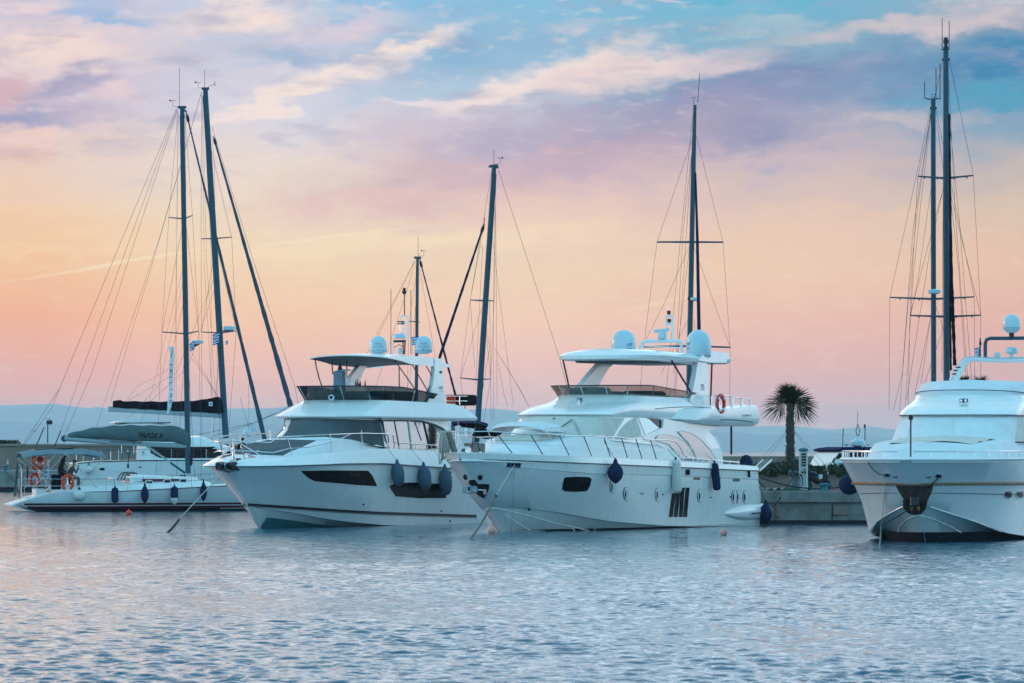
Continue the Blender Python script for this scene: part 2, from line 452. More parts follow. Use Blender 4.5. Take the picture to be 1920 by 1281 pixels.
    # cloud strokes: centre x, y, half length, half thickness, tilt (deg, rising to the right), colour, opacity
    S = [(700,15,200,30,-2,(128,186,222),.95), (900,95,170,55,12,(140,184,216),.9), (190,28,110,22,-10,(150,185,224),.85), (300,70,60,12,10,(160,195,228),.6),
         (560,118,120,22,2,(168,187,216),.8), (780,170,170,26,8,(176,202,224),.7),
         (430,38,190,38,8,(252,228,218),.9), (90,105,190,48,2,(250,222,214),.85), (60,10,90,16,0,(244,216,214),.7), (250,60,120,16,-8,(238,214,218),.5),
         (30,178,70,36,0,(222,166,172),.5), (140,165,95,24,12,(166,160,192),.8), (228,180,52,28,0,(238,208,212),.8), (60,228,160,20,3,(150,154,194),.9),
         (70,265,90,22,0,(248,208,196),.8), (40,300,80,24,0,(240,178,160),.5), (450,165,110,22,4,(222,210,222),.6), (640,60,120,26,10,(226,208,220),.7),
         (640,140,300,20,21,(252,230,222),1.), (560,175,190,16,20,(253,232,222),.9), (430,215,130,12,14,(248,228,220),.7), (820,200,120,12,-3,(243,228,230),.85),
         (1500,150,420,55,3,(108,140,180),.95), (1340,185,260,45,6,(146,148,186),.9), (1250,245,330,60,6,(160,154,184),.95), (1420,265,220,34,4,(142,144,182),.8),
         (950,325,400,62,8,(206,172,184),.85), (760,250,170,30,10,(206,190,208),.6), (700,380,260,30,6,(232,188,182),.6), (980,255,220,40,10,(184,170,196),.8),
         (1010,150,150,28,16,(248,230,222),1.), (1180,118,150,34,6,(246,224,216),1.), (1330,112,130,26,0,(228,206,210),.8), (900,198,110,18,14,(246,226,222),.9), (1100,150,150,30,8,(238,212,212),.6),
         (1230,4,60,8,0,(220,212,220),.7), (1095,52,75,18,6,(200,202,216),.8), (1230,90,60,8,8,(206,206,216),.6), (1420,55,110,14,0,(182,200,212),.6), (1330,30,160,20,0,(120,184,212),.7),
         (1600,60,190,18,8,(196,192,200),.8), (1800,45,180,26,3,(214,198,202),.85), (1860,10,110,12,0,(220,205,208),.7), (1880,120,120,26,4,(40,128,178),.8), (1830,180,170,34,6,(74,158,192),.7),
         (1720,235,140,18,4,(212,192,192),.5), (1850,225,90,16,5,(150,162,186),.6), (1600,250,130,12,3,(196,186,196),.5),
         (120,460,180,16,3,(252,216,158),.35), (560,470,200,18,5,(252,222,178),.4), (850,445,260,20,2,(252,222,182),.5), (1050,440,200,30,2,(248,214,180),.4), (1600,420,260,24,5,(236,196,166),.4)]
    nz = noise(1.1, 7, .55, 1.4, .3, 21.)
    nzf = smooth(nz.outputs['Fac'], .28, .72, .45, 1.35)
    for (x, y, a, b, rot, c, al) in S:
        mp = N.new('ShaderNodeMapping'); mp.vector_type = 'TEXTURE'
        mp.inputs['Location'].default_value = (x/100, y/100, 0); mp.inputs['Rotation'].default_value = (0, 0, -math.radians(rot))
        mp.inputs['Scale'].default_value = (a/100, b/100, 10.); K.new(q, mp.inputs['Vector'])
        fl = smooth(vm('LENGTH', mp.outputs[0]), .25, 1.35, al, 0.)
        col = mixc(math_('MULTIPLY', fl, nzf), col, lin(*c))
    # fine streaky texture of the cloud deck: mauve-grey troughs and cream ridges
    t1 = noise(1.7, 8, .42, 1.5, .28, 33.); t2 = noise(3.4, 8, .5, 1.5, .18, 47.)
    hi = smooth(qy, 4.4, 2.0, 0., 1.)
    col = mixc(math_('MULTIPLY', smooth(t1.outputs['Fac'], .50, .70, 0., .42), hi), col, lin(160,160,192))
    col = mixc(math_('MULTIPLY', smooth(t2.outputs['Fac'], .52, .72, 0., .34), math_('MULTIPLY', hi, smooth(qx, 15., 11.5, .25, 1.))), col, lin(248,226,222))
    lo = smooth(qy, 3.2, 5.0, 0., 1.)
    col = mixc(math_('MULTIPLY', smooth(t1.outputs['Fac'], .5, .72, 0., .22), lo), col, lin(232,176,160))
    col = mixc(math_('MULTIPLY', smooth(t2.outputs['Fac'], .5, .75, 0., .20), lo), col, lin(252,222,190))
    # condensation trails (not distorted)
    for (x, y, a, b, rot, c, al) in [(240,492,260,4.5,10,(253,224,188),.7), (620,445,170,5,7,(253,228,196),.5), (1270,562,150,4,9,(246,204,170),.6), (1200,576,60,3,14,(248,208,172),.5)]:
        mp = N.new('ShaderNodeMapping'); mp.vector_type = 'TEXTURE'
        mp.inputs['Location'].default_value = (x/100, y/100, 0); mp.inputs['Rotation'].default_value = (0, 0, -math.radians(rot))
        mp.inputs['Scale'].default_value = (a/100, b/100, 10.)
        w = vm('SCALE', vm('SUBTRACT', n2.outputs['Color'], (.5, .5, .5)), sc=.12)
        K.new(vm('ADD', cb.outputs[0], w), mp.inputs['Vector'])
        fl = smooth(vm('LENGTH', mp.outputs[0]), .1, 1.2, al, 0.); col = mixc(fl, col, lin(*c))
    # the rest of the dome: pale lilac-blue above the picture, deep blue-teal overhead and behind the camera
    up = ramp(math_('DIVIDE', el, 1.5708, clamp=True), [(0, lin(232,214,212)), (.07, lin(214,232,240)), (.13, lin(196,226,243)), (.22, lin(176,220,246)), (.34, lin(166,218,244)), (.6, lin(120,208,244)), (1, lin(92,204,245))])
    upn = noise(.16, 5, .5, 1.6, .2, 5.); upf = smooth(upn.outputs['Fac'], .42, .66, 0., .55)
    up = mixc(upf, up, lin(226,214,220))
    up = mixc(math_('MULTIPLY', smooth(az, .03, -.16), smooth(el, .5, .15, 0., .75)), up, lin(250,222,190))
    back = ramp(math_('DIVIDE', el, 1.5708, clamp=True), [(0, lin(140,184,204)), (.06, lin(140,194,216)), (.2, lin(146,210,238)), (.5, lin(130,214,246)), (1, lin(92,204,245))])
    absaz = math_('ABSOLUTE', az)
    fr = smooth(absaz, .9, 2.0)                        # 0 = ahead, 1 = behind
    left = smooth(az, -.2, -1.0)                        # glow where the sun went down, to the left
    gl = mixc(left, up, mixc(smooth(el, .0, .45), lin(250,186,140), up))
    gl = mixc(smooth(el, .55, 1.2), mixc(fr, gl, back), up)
    above = smooth(el, .103, .15)
    front = mixc(above, col, gl)
    side = smooth(absaz, .16, .7)
    allc = mixc(side, front, gl)
    # a physical clear-sky share (sun just above the horizon, to the left)
    sky = N.new('ShaderNodeTexSky'); sky.sky_type = 'NISHITA'; sky.sun_disc = False
    sky.sun_elevation = math.radians(3.); sky.sun_rotation = math.radians(-62.)
    bg = N.new('ShaderNodeBackground'); K.new(allc, bg.inputs[0])
    band = math_('MULTIPLY', smooth(el, .095, .16), smooth(el, .42, .26))
    beh = math_('MULTIPLY', smooth(absaz, .3, 1.1), smooth(el, .36, .10))
    k1 = math_('MULTIPLY_ADD', band, 1.0, 1.)
    k2 = math_('MULTIPLY_ADD', beh, 2.2, 1.)
    K.new(math_('MULTIPLY', math_('MULTIPLY', smooth(el, .10, 0., .97, 1.20), smooth(el, .2, .7, 1., 1.30)), math_('MAXIMUM', k1, k2)), bg.inputs[1])
    bg2 = N.new('ShaderNodeBackground'); K.new(sky.outputs[0], bg2.inputs[0]); bg2.inputs[1].default_value = .004
    ad = N.new('ShaderNodeAddShader'); K.new(bg.outputs[0], ad.inputs[0]); K.new(bg2.outputs[0], ad.inputs[1])
    o = N.new('ShaderNodeOutputWorld'); K.new(ad.outputs[0], o.inputs[0])
make_sky()
world.cycles.sampling_method = 'MANUAL'; world.cycles.sample_map_resolution = 512
sun_d = bpy.data.lights.new('sun', 'SUN'); sun_d.energy = .7; sun_d.angle = math.radians(12); sun_d.color = (1., .66, .45)
sun = bpy.data.objects.new('sun', sun_d); COL.objects.link(sun)
sd = Vector((-math.sin(math.radians(62)), math.cos(math.radians(62)), math.tan(math.radians(8)))).normalized()
sun.rotation_euler = sd.to_track_quat('Z', 'Y').to_euler()

# ================================================================ water
def make_water():
    rng = np.random.RandomState(3)
    ys = [44.]; 
    while ys[-1] < 300: ys.append(ys[-1]*1.0012)
    while ys[-1] < 30000: ys.append(ys[-1]*(1.004 if ys[-1] < 420 else 1.05))
    ys = np.array(ys)
    us = np.concatenate([[-3., -1.2, -.5, -.25], np.linspace(-.21, .21, 620), [.25, .5, 1.2, 3.]])
    Yg, Ug = np.meshgrid(ys, us, indexing='ij'); X = Ug*Yg; Y = Yg
    Z = np.zeros_like(X)
    # wind ripples: many short crests, mostly running towards the camera
    for k in range(110):
        lam = .16*(.62/.16)**(rng.rand()**.95); th = rng.normal(PI/2+.1, .62)
        kx, ky = math.cos(th)*2*PI/lam, math.sin(th)*2*PI/lam
        amp = .0043*lam**.95
        fade = np.clip((lam/(Yg*.0012*2.4)-1), 0, 1)      # drop waves the grid cannot carry
        Z += amp*fade*np.sin(kx*X+ky*Y+rng.rand()*6.28)
    # gusts: calmer and rougher patches
    g = np.zeros_like(X)
    for k in range(7):
        lam = rng.uniform(9, 34); th = rng.normal(PI/2, .8); g += np.sin(math.cos(th)*2*PI/lam*X+math.sin(th)*2*PI/lam*Y+rng.rand()*6.28)
    Z *= np.clip(1+.11*g, .55, 1.4)
    Z *= np.clip((520-Yg)/200, 0, 1)*np.clip((.22-np.abs(Ug))/.02, 0, 1)*np.clip((Yg-44)/4, 0, 1)
    nr, nc = X.shape
    v = np.stack([X.ravel(), Y.ravel(), Z.ravel()], 1)
    idx = np.arange(nr*nc).reshape(nr, nc)
    q = np.stack([idx[:-1, :-1], idx[:-1, 1:], idx[1:, 1:], idx[1:, :-1]], -1).reshape(-1, 4)
    # the harbour round and behind the camera
    ex = np.array([[-132, 44, 0], [132, 44, 0], [90000, 30000, 0], [90000, -3000, 0], [-90000, -3000, 0], [-90000, 30000, 0]], float)
    base = len(v); v = np.concatenate([v, ex])
    extra = [(base+4, base+3, base+1, base+0), (base+3, base+2, base+1), (base+4, base+0, base+5)]
    me = bpy.data.meshes.new('water')
    me.from_pydata(v.tolist(), [], q.tolist()+extra)
    me.polygons.foreach_set('use_smooth', [True]*len(me.polygons))
    m = bpy.data.materials.new('water'); m.use_nodes = True; nt = m.node_tree; N = nt.nodes; K = nt.links; b = N['Principled BSDF']
    b.inputs['Base Color'].default_value = (.002, .085, .145, 1); b.inputs['Roughness'].default_value = .04; b.inputs['IOR'].default_value = 1.33
    tc = N.new('ShaderNodeTexCoord'); hs = []
    for sc, dist, st in ((3.4, .10, .45), (9., .03, .5)):
        mp = N.new('ShaderNodeMapping'); mp.inputs['Scale'].default_value = (.55, 1., 1.); K.new(tc.outputs['Object'], mp.inputs[0])
        n = N.new('ShaderNodeTexNoise'); n.inputs['Scale'].default_value = sc; n.inputs['Detail'].default_value = 3; K.new(mp.outputs[0], n.inputs['Vector'])
        bp = N.new('ShaderNodeBump'); bp.inputs['Strength'].default_value = st; bp.inputs['Distance'].default_value = dist
        K.new(n.outputs['Fac'], bp.inputs['Height'])
        if hs: K.new(hs[-1], bp.inputs['Normal'])
        hs.append(bp.outputs[0])
    K.new(hs[-1], b.inputs['Normal'])
    me.materials.append(m)
    o = bpy.data.objects.new('water', me); COL.objects.link(o); struct(o)
    sb = MB().grid([[Vector((-90000, -3000, -6)), Vector((90000, -3000, -6))], [Vector((-90000, 30000, -6)), Vector((90000, 30000, -6))]])
make_water()

# ================================================================ hills across the gulf
def hills(name, poly, Y, depth, colr, lab_seed):
    rng = random.Random(lab_seed); rows = []
    xs = [poly[0][0]+(poly[-1][0]-poly[0][0])*k/260 for k in range(261)]
    for j in range(9):
        t = j/8; r = []
        for x in xs:
            h = H-(interp(poly, x)-HZ)/F*(Y+depth*.5)
            n = 5*math.sin(x*.05+j)+3*math.sin(x*.13+j*2.1)+2*math.sin(x*.31+j)
            zz = h*math.sin(min(1., t*2)*PI/2)**.8 if t <= .5 else h*math.cos((t-.5)*PI)
            zz += n*.5*math.sin(t*PI)*(0 if j == 4 else 1)+(.35*n if j == 4 else 0)*.25
            r.append(Vector(((x-CX)/F*(Y+depth*.5), Y+depth*t, zz if 0 < j < 8 else -2)))
        rows.append(r)
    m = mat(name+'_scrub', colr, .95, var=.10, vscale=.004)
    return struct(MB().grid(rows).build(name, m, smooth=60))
HILL_A = [(-900,775),(-500,768),(-200,763),(0,760),(40,759),(75,758),(105,757),(130,761),(170,766),(182,763),(205,767),(260,769),(360,768),(450,766),(520,765),(548,760),(600,768),(700,776),(790,778),(850,771),(905,766),(935,767),(965,771),(1000,777),(1150,790),(1300,798),(1415,800),(1450,799),(1500,800),(1560,806),(1590,803),(1635,800),(1660,804),(1700,808),(1920,815),(2300,824),(2800,835)]
HILL_B = [(-900,800),(-300,792),(0,790),(200,798),(420,792),(600,800),(800,806),(1000,806),(1200,814),(1380,811),(1440,816),(1500,813),(1570,812),(1620,817),(1700,822),(1920,826),(2300,836),(2800,842)]
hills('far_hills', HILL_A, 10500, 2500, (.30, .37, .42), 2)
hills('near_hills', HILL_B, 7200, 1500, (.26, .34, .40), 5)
def make_haze():
    b = MB(); b.box((0, 6400, 62), (14000, 13900, 138), 0)
    m = bpy.data.materials.new('haze'); m.use_nodes = True; N = m.node_tree.nodes; N.clear()
    o = N.new('ShaderNodeOutputMaterial'); v = N.new('ShaderNodeVolumePrincipled')
    v.inputs['Color'].default_value = (.88, .96, 1., 1); v.inputs['Density'].default_value = HAZE
    m.node_tree.links.new(v.outputs[0], o.inputs['Volume'])
    h = b.build('haze', m, smooth=0); h['kind'] = 'stuff'
HAZE = 7.5e-5
make_haze()
# ================================================================ shared fittings
def radome(root, fr, c, r, h, name='radome', foot=.12, txt=None):
    prof = [(r*.55, 0), (r*.62, foot*.4), (r*.96, foot), (r, foot+.05), (r, h*.52)]
    for k in range(1, 9):
        t = k/8*PI/2; prof.append((max(.004, r*math.cos(t)), h*.52+(h*.48)*math.sin(t)))
    o = MB().lathe(c, prof, 28).build(name, radw, root)
    MB().lathe(Vector(c)+Vector((0, 0, foot+.045)), [(r*1.006, 0), (r*1.012, .01), (r*1.006, .02)], 28, cap=False).build('seam', greyp, o)
    if txt:
        for (s, dz, hh) in txt:
            # lettering wrapped on the drum, facing the camera side
            v, f = text2d(s, 1., 0, .01); d = fr.cam-Vector(c); a0 = math.atan2(d.y, d.x)
            mb = MB().add([Vector(c)+Vector(((r+.006)*math.cos(a0+x*hh/r), (r+.006)*math.sin(a0+x*hh/r), dz+y*hh)) for x, y in v], f)
            mb.build('lettering', greyp, o, smooth=0)
    return o
def rail(root, pts, r=.018, name='handrail', m=None, n=7): return MB().tube(pts, r, n).build(name, m or steel, root)
def fender(fr, bvh, px, py0, py1, rpx, kind, m, label, cat='fender', group=None, ropeto=None, capm=None, tilt=0., yplane=None):
    """hangs against the hull at photo column px between rows py0 and py1"""
    pm = (py0+py1)/2
    if bvh is not None: h, n = fr.hit(bvh, px, pm, off=0)
    else: h = fr.P(px, pm, yplane); n = Vector((0, 1 if yplane > 0 else -1, 0))
    w = fr.M @ h; n = (fr.M.to_3x3() @ n); n.z = 0; n.normalize(); s = w.y/F
    r = rpx*s; hh = (py1-py0)*s; c = w+n*r*1.02
    c.z = H-(pm-HZ)*s
    t = thing('fender', label, cat, c, 0, group)
    R = Matrix.Rotation(math.radians(tilt), 3, 'Y')
    if kind == 'long':
        prof = [(.02, hh/2)]+[(r*math.sin(k/6*PI/2)**.8, hh/2-r*.9*(1-math.cos(k/6*PI/2))) for k in range(1, 7)]
        prof += [(r, 0)]+[(x, -z) for x, z in reversed(prof)]
    elif kind == 'drop':
        prof = [(.05*r, hh*.5), (.22*r, hh*.46), (.45*r, hh*.38), (.78*r, hh*.24), (.97*r, hh*.08), (r, -.02*hh), (.93*r, -.18*hh), (.7*r, -.32*hh), (.38*r, -.43*hh), (.12*r, -.49*hh), (.02*r, -.5*hh)]
    elif kind == 'fat':
        prof = [(.03*r, hh*.5), (.35*r, hh*.45), (.75*r, hh*.33), (.97*r, hh*.15), (r, -.02*hh), (.95*r, -.2*hh), (.78*r, -.36*hh), (.4*r, -.47*hh), (.02*r, -.5*hh)]
    else:
        prof = [(max(.01, r*math.sin(k/12*PI)), r*math.cos(k/12*PI)*.98) for k in range(13)]
    b = MB().lathe((0, 0, 0), prof, 20); b.v = [R @ p for p in b.v]; top = R @ Vector((0, 0, hh/2 if kind != 'ball' else r))
    body = b.build('fender_body', m, t)
    cm = capm or m
    e = MB().lathe(top-R @ Vector((0, 0, .03)), [(.32*r, -.05), (.26*r, .04), (.13*r, .13), (.05*r, .15)], 12)
    e.build('eyelet', cm, t)
    if kind == 'long' and capm is not None and cm is not m:
        MB().lathe(top, [(r*1.01, -r*.95), (r*.8, -r*.45), (r*.35, -.01), (.12*r, .02)], 18).build('end_cap', cm, t)
    if ropeto is not None:
        e = ropeto if isinstance(ropeto, Vector) else fr.M @ fr.P(ropeto[0], ropeto[1], h.y)
        MB().tube([top+Vector((0, 0, .05)), top.lerp(e-c, .5)+Vector((.01, 0, 0)), e-c], .011, 5).build('rope', drope if m in (navyf, whitef) else rope, t)
    return t
def lifering(name, label, c, rz, R=.37, r=.07, horseshoe=False, group=None, m=None, tiltx=0.):
    t = thing(name, label, 'lifebuoy', c, rz, group)
    n = 36; pts = []
    a0, a1 = (0, 2*PI) if not horseshoe else (-PI/2+.42, 1.5*PI-.42)
    for k in range(n if not horseshoe else n+1):
        a = a0+(a1-a0)*k/n; rr = R*(1 if not horseshoe else 1.0+.14*max(0, -math.sin(a)))
        pts.append(Vector((0, rr*math.cos(a)*(1 if not horseshoe else .86), rr*math.sin(a)*(1 if not horseshoe else 1.12))))
    MB().tube(pts, r, 10, closed=not horseshoe, flat=1.25).build('buoy_ring', m or orange, t)
    for k in range(4 if not horseshoe else 0):
        a = PI/4+k*PI/2; i = int((a-a0)/(a1-a0)*n) % n
        p = pts[i]; q = pts[(i+2) % n] if i+2 < len(pts) else pts[i-2]
        MB().tube([p, p.lerp(q, .9)], r*1.06, 10, flat=1.25).build('reflective_band', white, t)
    lp = [Vector((.02, (R+r*1.5+(.03 if k % 6 == 3 else 0))*math.cos(a0+(a1-a0)*k/24), (R+r*1.5+(.03 if k % 6 == 3 else 0))*math.sin(a0+(a1-a0)*k/24))) for k in range(25)]
    if not horseshoe: MB().tube(lp, .008, 5).build('grab_line', rope, t)
    return t
def greek_flag(name, label, c, rz, w, h, wave=.06, lean=0., group=None, holder=None, drop=0.):
    t = thing(name, label, 'flag', c, rz, group); nx, ny = 18, 9
    def P(u, v):
        return Vector((w*u*(1-.1*v), wave*math.sin(u*8+v*1.5)*(.3+u), -h*v+lean*u-drop*u*u))
    wh = MB(); bl = MB()
    for i in range(nx):
        for j in range(ny):
            u0, u1, v0, v1 = i/nx, (i+1)/nx, j/ny, (j+1)/ny
            cross = False
            if u1 <= 7/18+.001 and j < 5: bluec_ = not (j == 2 or i == 3)
            else: bluec_ = (j % 2 == 0)
            (bl if bluec_ else wh).face([P(u0, v0), P(u1, v0), P(u1, v1), P(u0, v1)])
    wh.build('white_field', white, t, smooth=0); bl.build('blue_stripes', bluep, t, smooth=0)
    return t
def buoy(px, py, rpx, m, label, group=None):
    Y = H*F/(py-HZ); w = at(px, py, Y); r = rpx*Y/F
    t = thing('mooring_buoy', label, 'buoy', (w.x, w.y, 0), 0, group)
    z = -.15*r
    MB().lathe((0, 0, r*.8), [(max(.012, r*math.sin(k/12*PI)), -r*math.cos(k/12*PI)) for k in range(13)], 20).build('float', m, t)
    MB().lathe((0, 0, r*1.72), [(.3*r, -.05*r), (.28*r, .12*r), (.12*r, .2*r), (.11*r, .5*r), (.03*r, .55*r)], 12).build('ring_eye', m, t)
    return t
def chain(p0, p1, link=.16, r=.022, sag=.1, m=None):
    pts = arc(p0, p1, sag, 24); mb = MB(); L = (Vector(p1)-Vector(p0)).length; n = max(4, int(L/link/.72))
    for k in range(n):
        t = (k+.5)/n; i = min(23, int(t*24)); c = pts[i].lerp(pts[i+1], t*24-i); d = (pts[i+1]-pts[i]).normalized()
        s = d.cross(Vector((0, 1, 0)) if k % 2 else Vector((1, .3, 0))).normalized()
        mb.tube([c+d*link*.5*math.cos(a)+s*link*.27*math.sin(a) for a in [2*PI*j/8 for j in range(8)]], r, 5, closed=True)
    return mb
def pxy(ox, oy, sc): return lambda *pts: [(ox+x/sc, oy+y/sc) for x, y in pts]
# ================================================================ centre yacht: cream motor yacht with cyan-white flybridge
def yacht_centre():
    fr = Fr(862, 158, 28)
    root = thing('motor_yacht', 'large cream flybridge yacht in the centre with two big blue-white radomes and folded sunshade', 'motor yacht', fr.o, fr.rz)
    r3 = pxy(800, 580, 2.909); r5 = pxy(820, 740, 4.575); r6 = pxy(1120, 740, 4.576); r7 = pxy(1020, 580, 4.683)
    sheer = [(838,850),(903,850),(1023,855),(1153,859),(1238,863),(1356,871),(1395,873),(1425,876)]
    rub = [(838,861),(900,861.5),(972,863.6),(1144,870.5),(1247,875),(1412,882.5)]
    knk = [(838,866),(880,867),(985,878),(1123,888.7),(1250,891),(1419,898.7)]
    chi = [(880,950),(918,951),(960,953),(1041,961),(1144,979),(1247,987),(1298,988.5),(1425,986)]
    lines = [dict(a0=3.5, B=0, E=1, z=[(3.5,-.2),(6,-.9),(22,-1.0)]),
             dict(a0=3.3, B=1.9, E=10, n=1.8, m=1.7, z=[(3.3,.08),(7,-.25),(12,-.5),(22,-.6)]),
             dict(a0=2.55, B=2.42, E=9.5, n=1.8, m=1.8, z=('px', chi), L=21.1),
             dict(a0=2.5, B=2.50, E=9.3, n=1.8, m=1.8, z=('px', [(x, y-1.2) for x, y in chi]), L=21.1),
             dict(a0=1.9, B=2.60, E=8.6, n=2.0, m=1.8, z=[(1.9,1.36),(10,1.1),(22,.95)], L=21.),
             dict(a0=1.15, B=2.70, E=7.6, n=2.2, m=1.62, z=[(1.15,1.95),(10,1.75),(22,1.4)], L=20.75),
             dict(a0=.42, B=2.70, E=7.6, n=2.4, m=1.35, z=('px', [(x, y+.8) for x, y in knk]), L=20.5),
             dict(a0=.40, B=2.74, E=7.6, n=2.4, m=1.35, z=('px', knk), L=20.5),
             dict(a0=.15, B=2.77, E=7.6, n=2.5, m=1.25, z=('px', rub), L=20.35),
             dict(a0=.08, B=2.84, E=7.6, n=2.5, m=1.25, z=('px', [(x, y-.6) for x, y in rub]), L=20.35),
             dict(a0=.0, B=2.80, E=7.6, n=2.5, m=1.28, z=('px', sheer), L=20.3)]
    hull = Hull(fr, 21.2, lines); hb = hull.mb.build('hull', cream, root, smooth=28)
    hull.L = 20.3
    B = bvh_of(hull.port)
    dk = hull.deck(drop=.28, inset=.1, camber=.08); dk.build('deck', gel2, root)
    # gunwale cap with its dark rubbing line
    cap = MB(); rb = MB()
    for s in (1, -1):
        pts = []; rp = []; rows = []
        for k in range(50):
            a = .0+20.3*(k/49)**1.7
            e = hull.edge(a); q = hull.edge(a, -1, .12); r = hull.edge(a, 8, -.015)
            rows.append([Vector((e.x, s*e.y, e.z)), Vector((e.x, s*e.y, e.z+.025)), Vector((q.x, s*q.y, q.z+.03)), Vector((q.x, s*q.y, q.z-.3))])
            rp.append(Vector((r.x, s*r.y, r.z+.0)))
        cap.grid(rows); rb.tube(rp, .03, 6)
    cap.build('gunwale', gel, root); rb.build('rubbing_strake', greyp, root)
    # black boot line at the water
    # ---- trunk cabin and house
    trunk = loft([ring(2.7, 18.4, 2.16, 4.8, lambda a, y: hull.edge(max(.1, a)).z-.3, p=2.2),
                  ring(2.85, 18.3, 2.12, 4.8, [(2.8,3.02),(6,3.1),(18.3,3.0)], p=2.2),
                  ring(3.6, 18.1, 1.98, 4.2, [(3.6,3.28),(6.5,3.58),(8,3.66),(18,3.62)], p=2.2)], camber=.06)
    trunk.build('trunk_cabin', gel2, root)
    house = loft([ring(5.85, 18.3, 2.10, 3.6, [(6.1,3.60),(9,3.42),(18.3,3.0)], p=2.3),
                  ring(6.6, 17.7, 2.04, 2.7, [(6.6,3.97),(9,3.85),(17.7,3.6)], p=2.5),
                  ring(7.45, 16.6, 1.96, 1.7, [(7.4,4.42),(16.6,4.25)], p=2.7)])
    house.build('deckhouse', gel, root)
    roof = loft([ring(7.42, 17.2, 1.97, 1.8, [(7.4,4.38),(12,4.33),(17,4.2)], p=2.75),
                 ring(7.28, 17.2, 2.03, 1.8, [(7.3,4.46),(17,4.38)], p=2.75),
                 ring(8.15, 17.2, 2.04, 2.0, [(8.1,4.72),(12,4.80),(17,4.8)], p=2.5),
                 ring(9.3, 17.2, 1.98, 2.2, [(9.3,4.88),(12,4.98),(17,4.95)], p=2.3),
                 ring(9.85, 17.1, 1.90, 2.2, [(9.8,5.05),(17,5.1)], p=2.3),
                 ring(10.15, 17, 1.85, 2.2, [(10.1,5.27),(17,5.22)], p=2.3)], cap_bot=True)
    roof.build('flybridge_coaming', gel, root, smooth=45)
    wing = loft([ring(12.0, 20.7, 2.36, 4.2, [(12,4.36),(14,4.22),(18,4.05),(20.7,4.05)], p=1.7),
                 ring(11.7, 20.95, 2.50, 4.2, [(11.7,4.44),(14,4.32),(18,4.18),(20.9,4.18)], p=1.7),
                 ring(11.9, 21.0, 2.56, 4.4, [(11.9,4.50),(14,4.42),(18,4.34),(21,4.36)], p=1.7),
                 ring(12.3, 20.85, 2.52, 4.2, [(12.3,4.58),(15,4.72),(17.6,4.78),(18.4,4.74),(19,4.82),(20.9,4.92)], p=1.7),
                 ring(12.6, 20.8, 2.38, 4.0, [(12.6,4.60),(15,4.76),(17.6,4.80),(18.4,4.76),(19,4.84),(20.9,4.94)], p=1.7)], cap_bot=True)
    wing.build('flybridge_deck', gel, root, smooth=40)
    HB = bvh_of(house, trunk); RB = bvh_of(roof, wing)
    # canvas covers over the windscreen
    wc = decal(fr, bvh_of(house), r3((497,590),(640,585),(850,586),(1078,592),(1045,645),(1008,705),(900,692),(700,672),(520,655),(455,640)), .03, sub=6, rings=7)
    wc.build('windscreen_cover', canvas2, root)
    sc = decal(fr, bvh_of(house), r3((1140,588),(1158,640),(1172,690),(1100,710),(1025,708),(1060,650),(1095,615)), .03, sub=4)
    sc.build('side_window_cover', canvas2, root)
    # side glass, both sides
    d = decal(fr, bvh_of(house, trunk), r3((1152,590),(1225,597),(1300,612),(1300,645),(1240,668),(1190,688),(1176,650)), .02, sub=4)
    d.build('side_window', mglass, root); d.mirror_y().build('side_window', mglass, root)
    for (poly, nm) in ((r3((1248,712),(1258,692),(1285,682),(1320,683),(1362,694),(1410,722),(1445,765),(1472,830),(1400,830),(1352,770),(1320,735)), 'saloon_window'),
                       (r3((1370,668),(1400,662),(1450,678),(1500,715),(1545,765),(1590,832),(1480,832),(1455,770),(1425,722),(1395,694)), 'aft_window')):
        p_ = [fr.P(x, y, 2.14) for x, y in poly]
        for s in (1, -1):
            MB().prism([Vector((p.x, s*2.02, p.z)) for p in p_], (0, s*.12, 0)).build(nm, mglass, root, smooth=0)
            MB().tube([Vector((p.x, s*2.145, p.z)) for p in p_], .022, 6, closed=True).build('window_seal', gel, root)
    pan = [fr.P(x, y, 2.12) for x, y in r3((1180,694),(1240,668),(1290,645),(1296,600),(1400,615),(1580,640),(1650,636),(1590,645),(1550,656),(1528,672),(1524,700),(1540,735),(1575,785),(1614,840),(1500,842),(1380,838),(1300,760),(1240,728),(1190,712))]
    for s in (1, -1): MB().prism([Vector((p.x, s*1.98, p.z)) for p in pan], (0, s*.13, 0)).build('side_arch', gel, root, smooth=0)
    d = decal(fr, bvh_of(house, roof, wing), r3((1205,592),(1300,605),(1300,640),(1275,655),(1240,625)), .03, sub=4)  # dark glass over the upper aft part of the side window
    d.build('dark_pane', dglass, root); d.mirror_y().build('dark_pane', dglass, root)
    d = decal(fr, bvh_of(house), r3((1372,662),(1410,660),(1440,672),(1405,676),(1374,672)), .032, sub=3); d.build('dark_pane', dglass, root)  # dark glass strip along the top of the aft window
    # sweeping arches from the fly deck down to the side deck
    for s in (1, -1):
        ar = []; ar2 = []
        for k in range(15):
            t = k/14; ar.append(fr.L(14.6+3.9*t, s*(2.12+.03*t), 4.22-.10*t-1.25*t**2.4))
            t2 = t; ar2.append(fr.L(16.2+2.5*t, s*(2.16), 4.2-.05*t-1.35*t**2.2))
        MB().tube([fr.L(18.9, s*2.25, 3.0 if s < 0 else 2.9), fr.L(18.9, s*2.25, 4.1)], .045, 10).build('deck_support', darkm, root)
    # smoked venturi windscreen with frame
    zt = [(9.7,5.60),(12,5.62),(13.5,5.52),(16,5.36)]; zb = [(10,5.22),(16,5.16)]
    rt = [p for p in ring(9.75, 16.0, 2.06, 2.4, zt, p=2.4)]; rbm = ring(10.12, 15.9, 1.88, 2.3, zb, p=2.4)
    MB().grid([rbm, rt]).build('fly_windscreen', smoked, root)
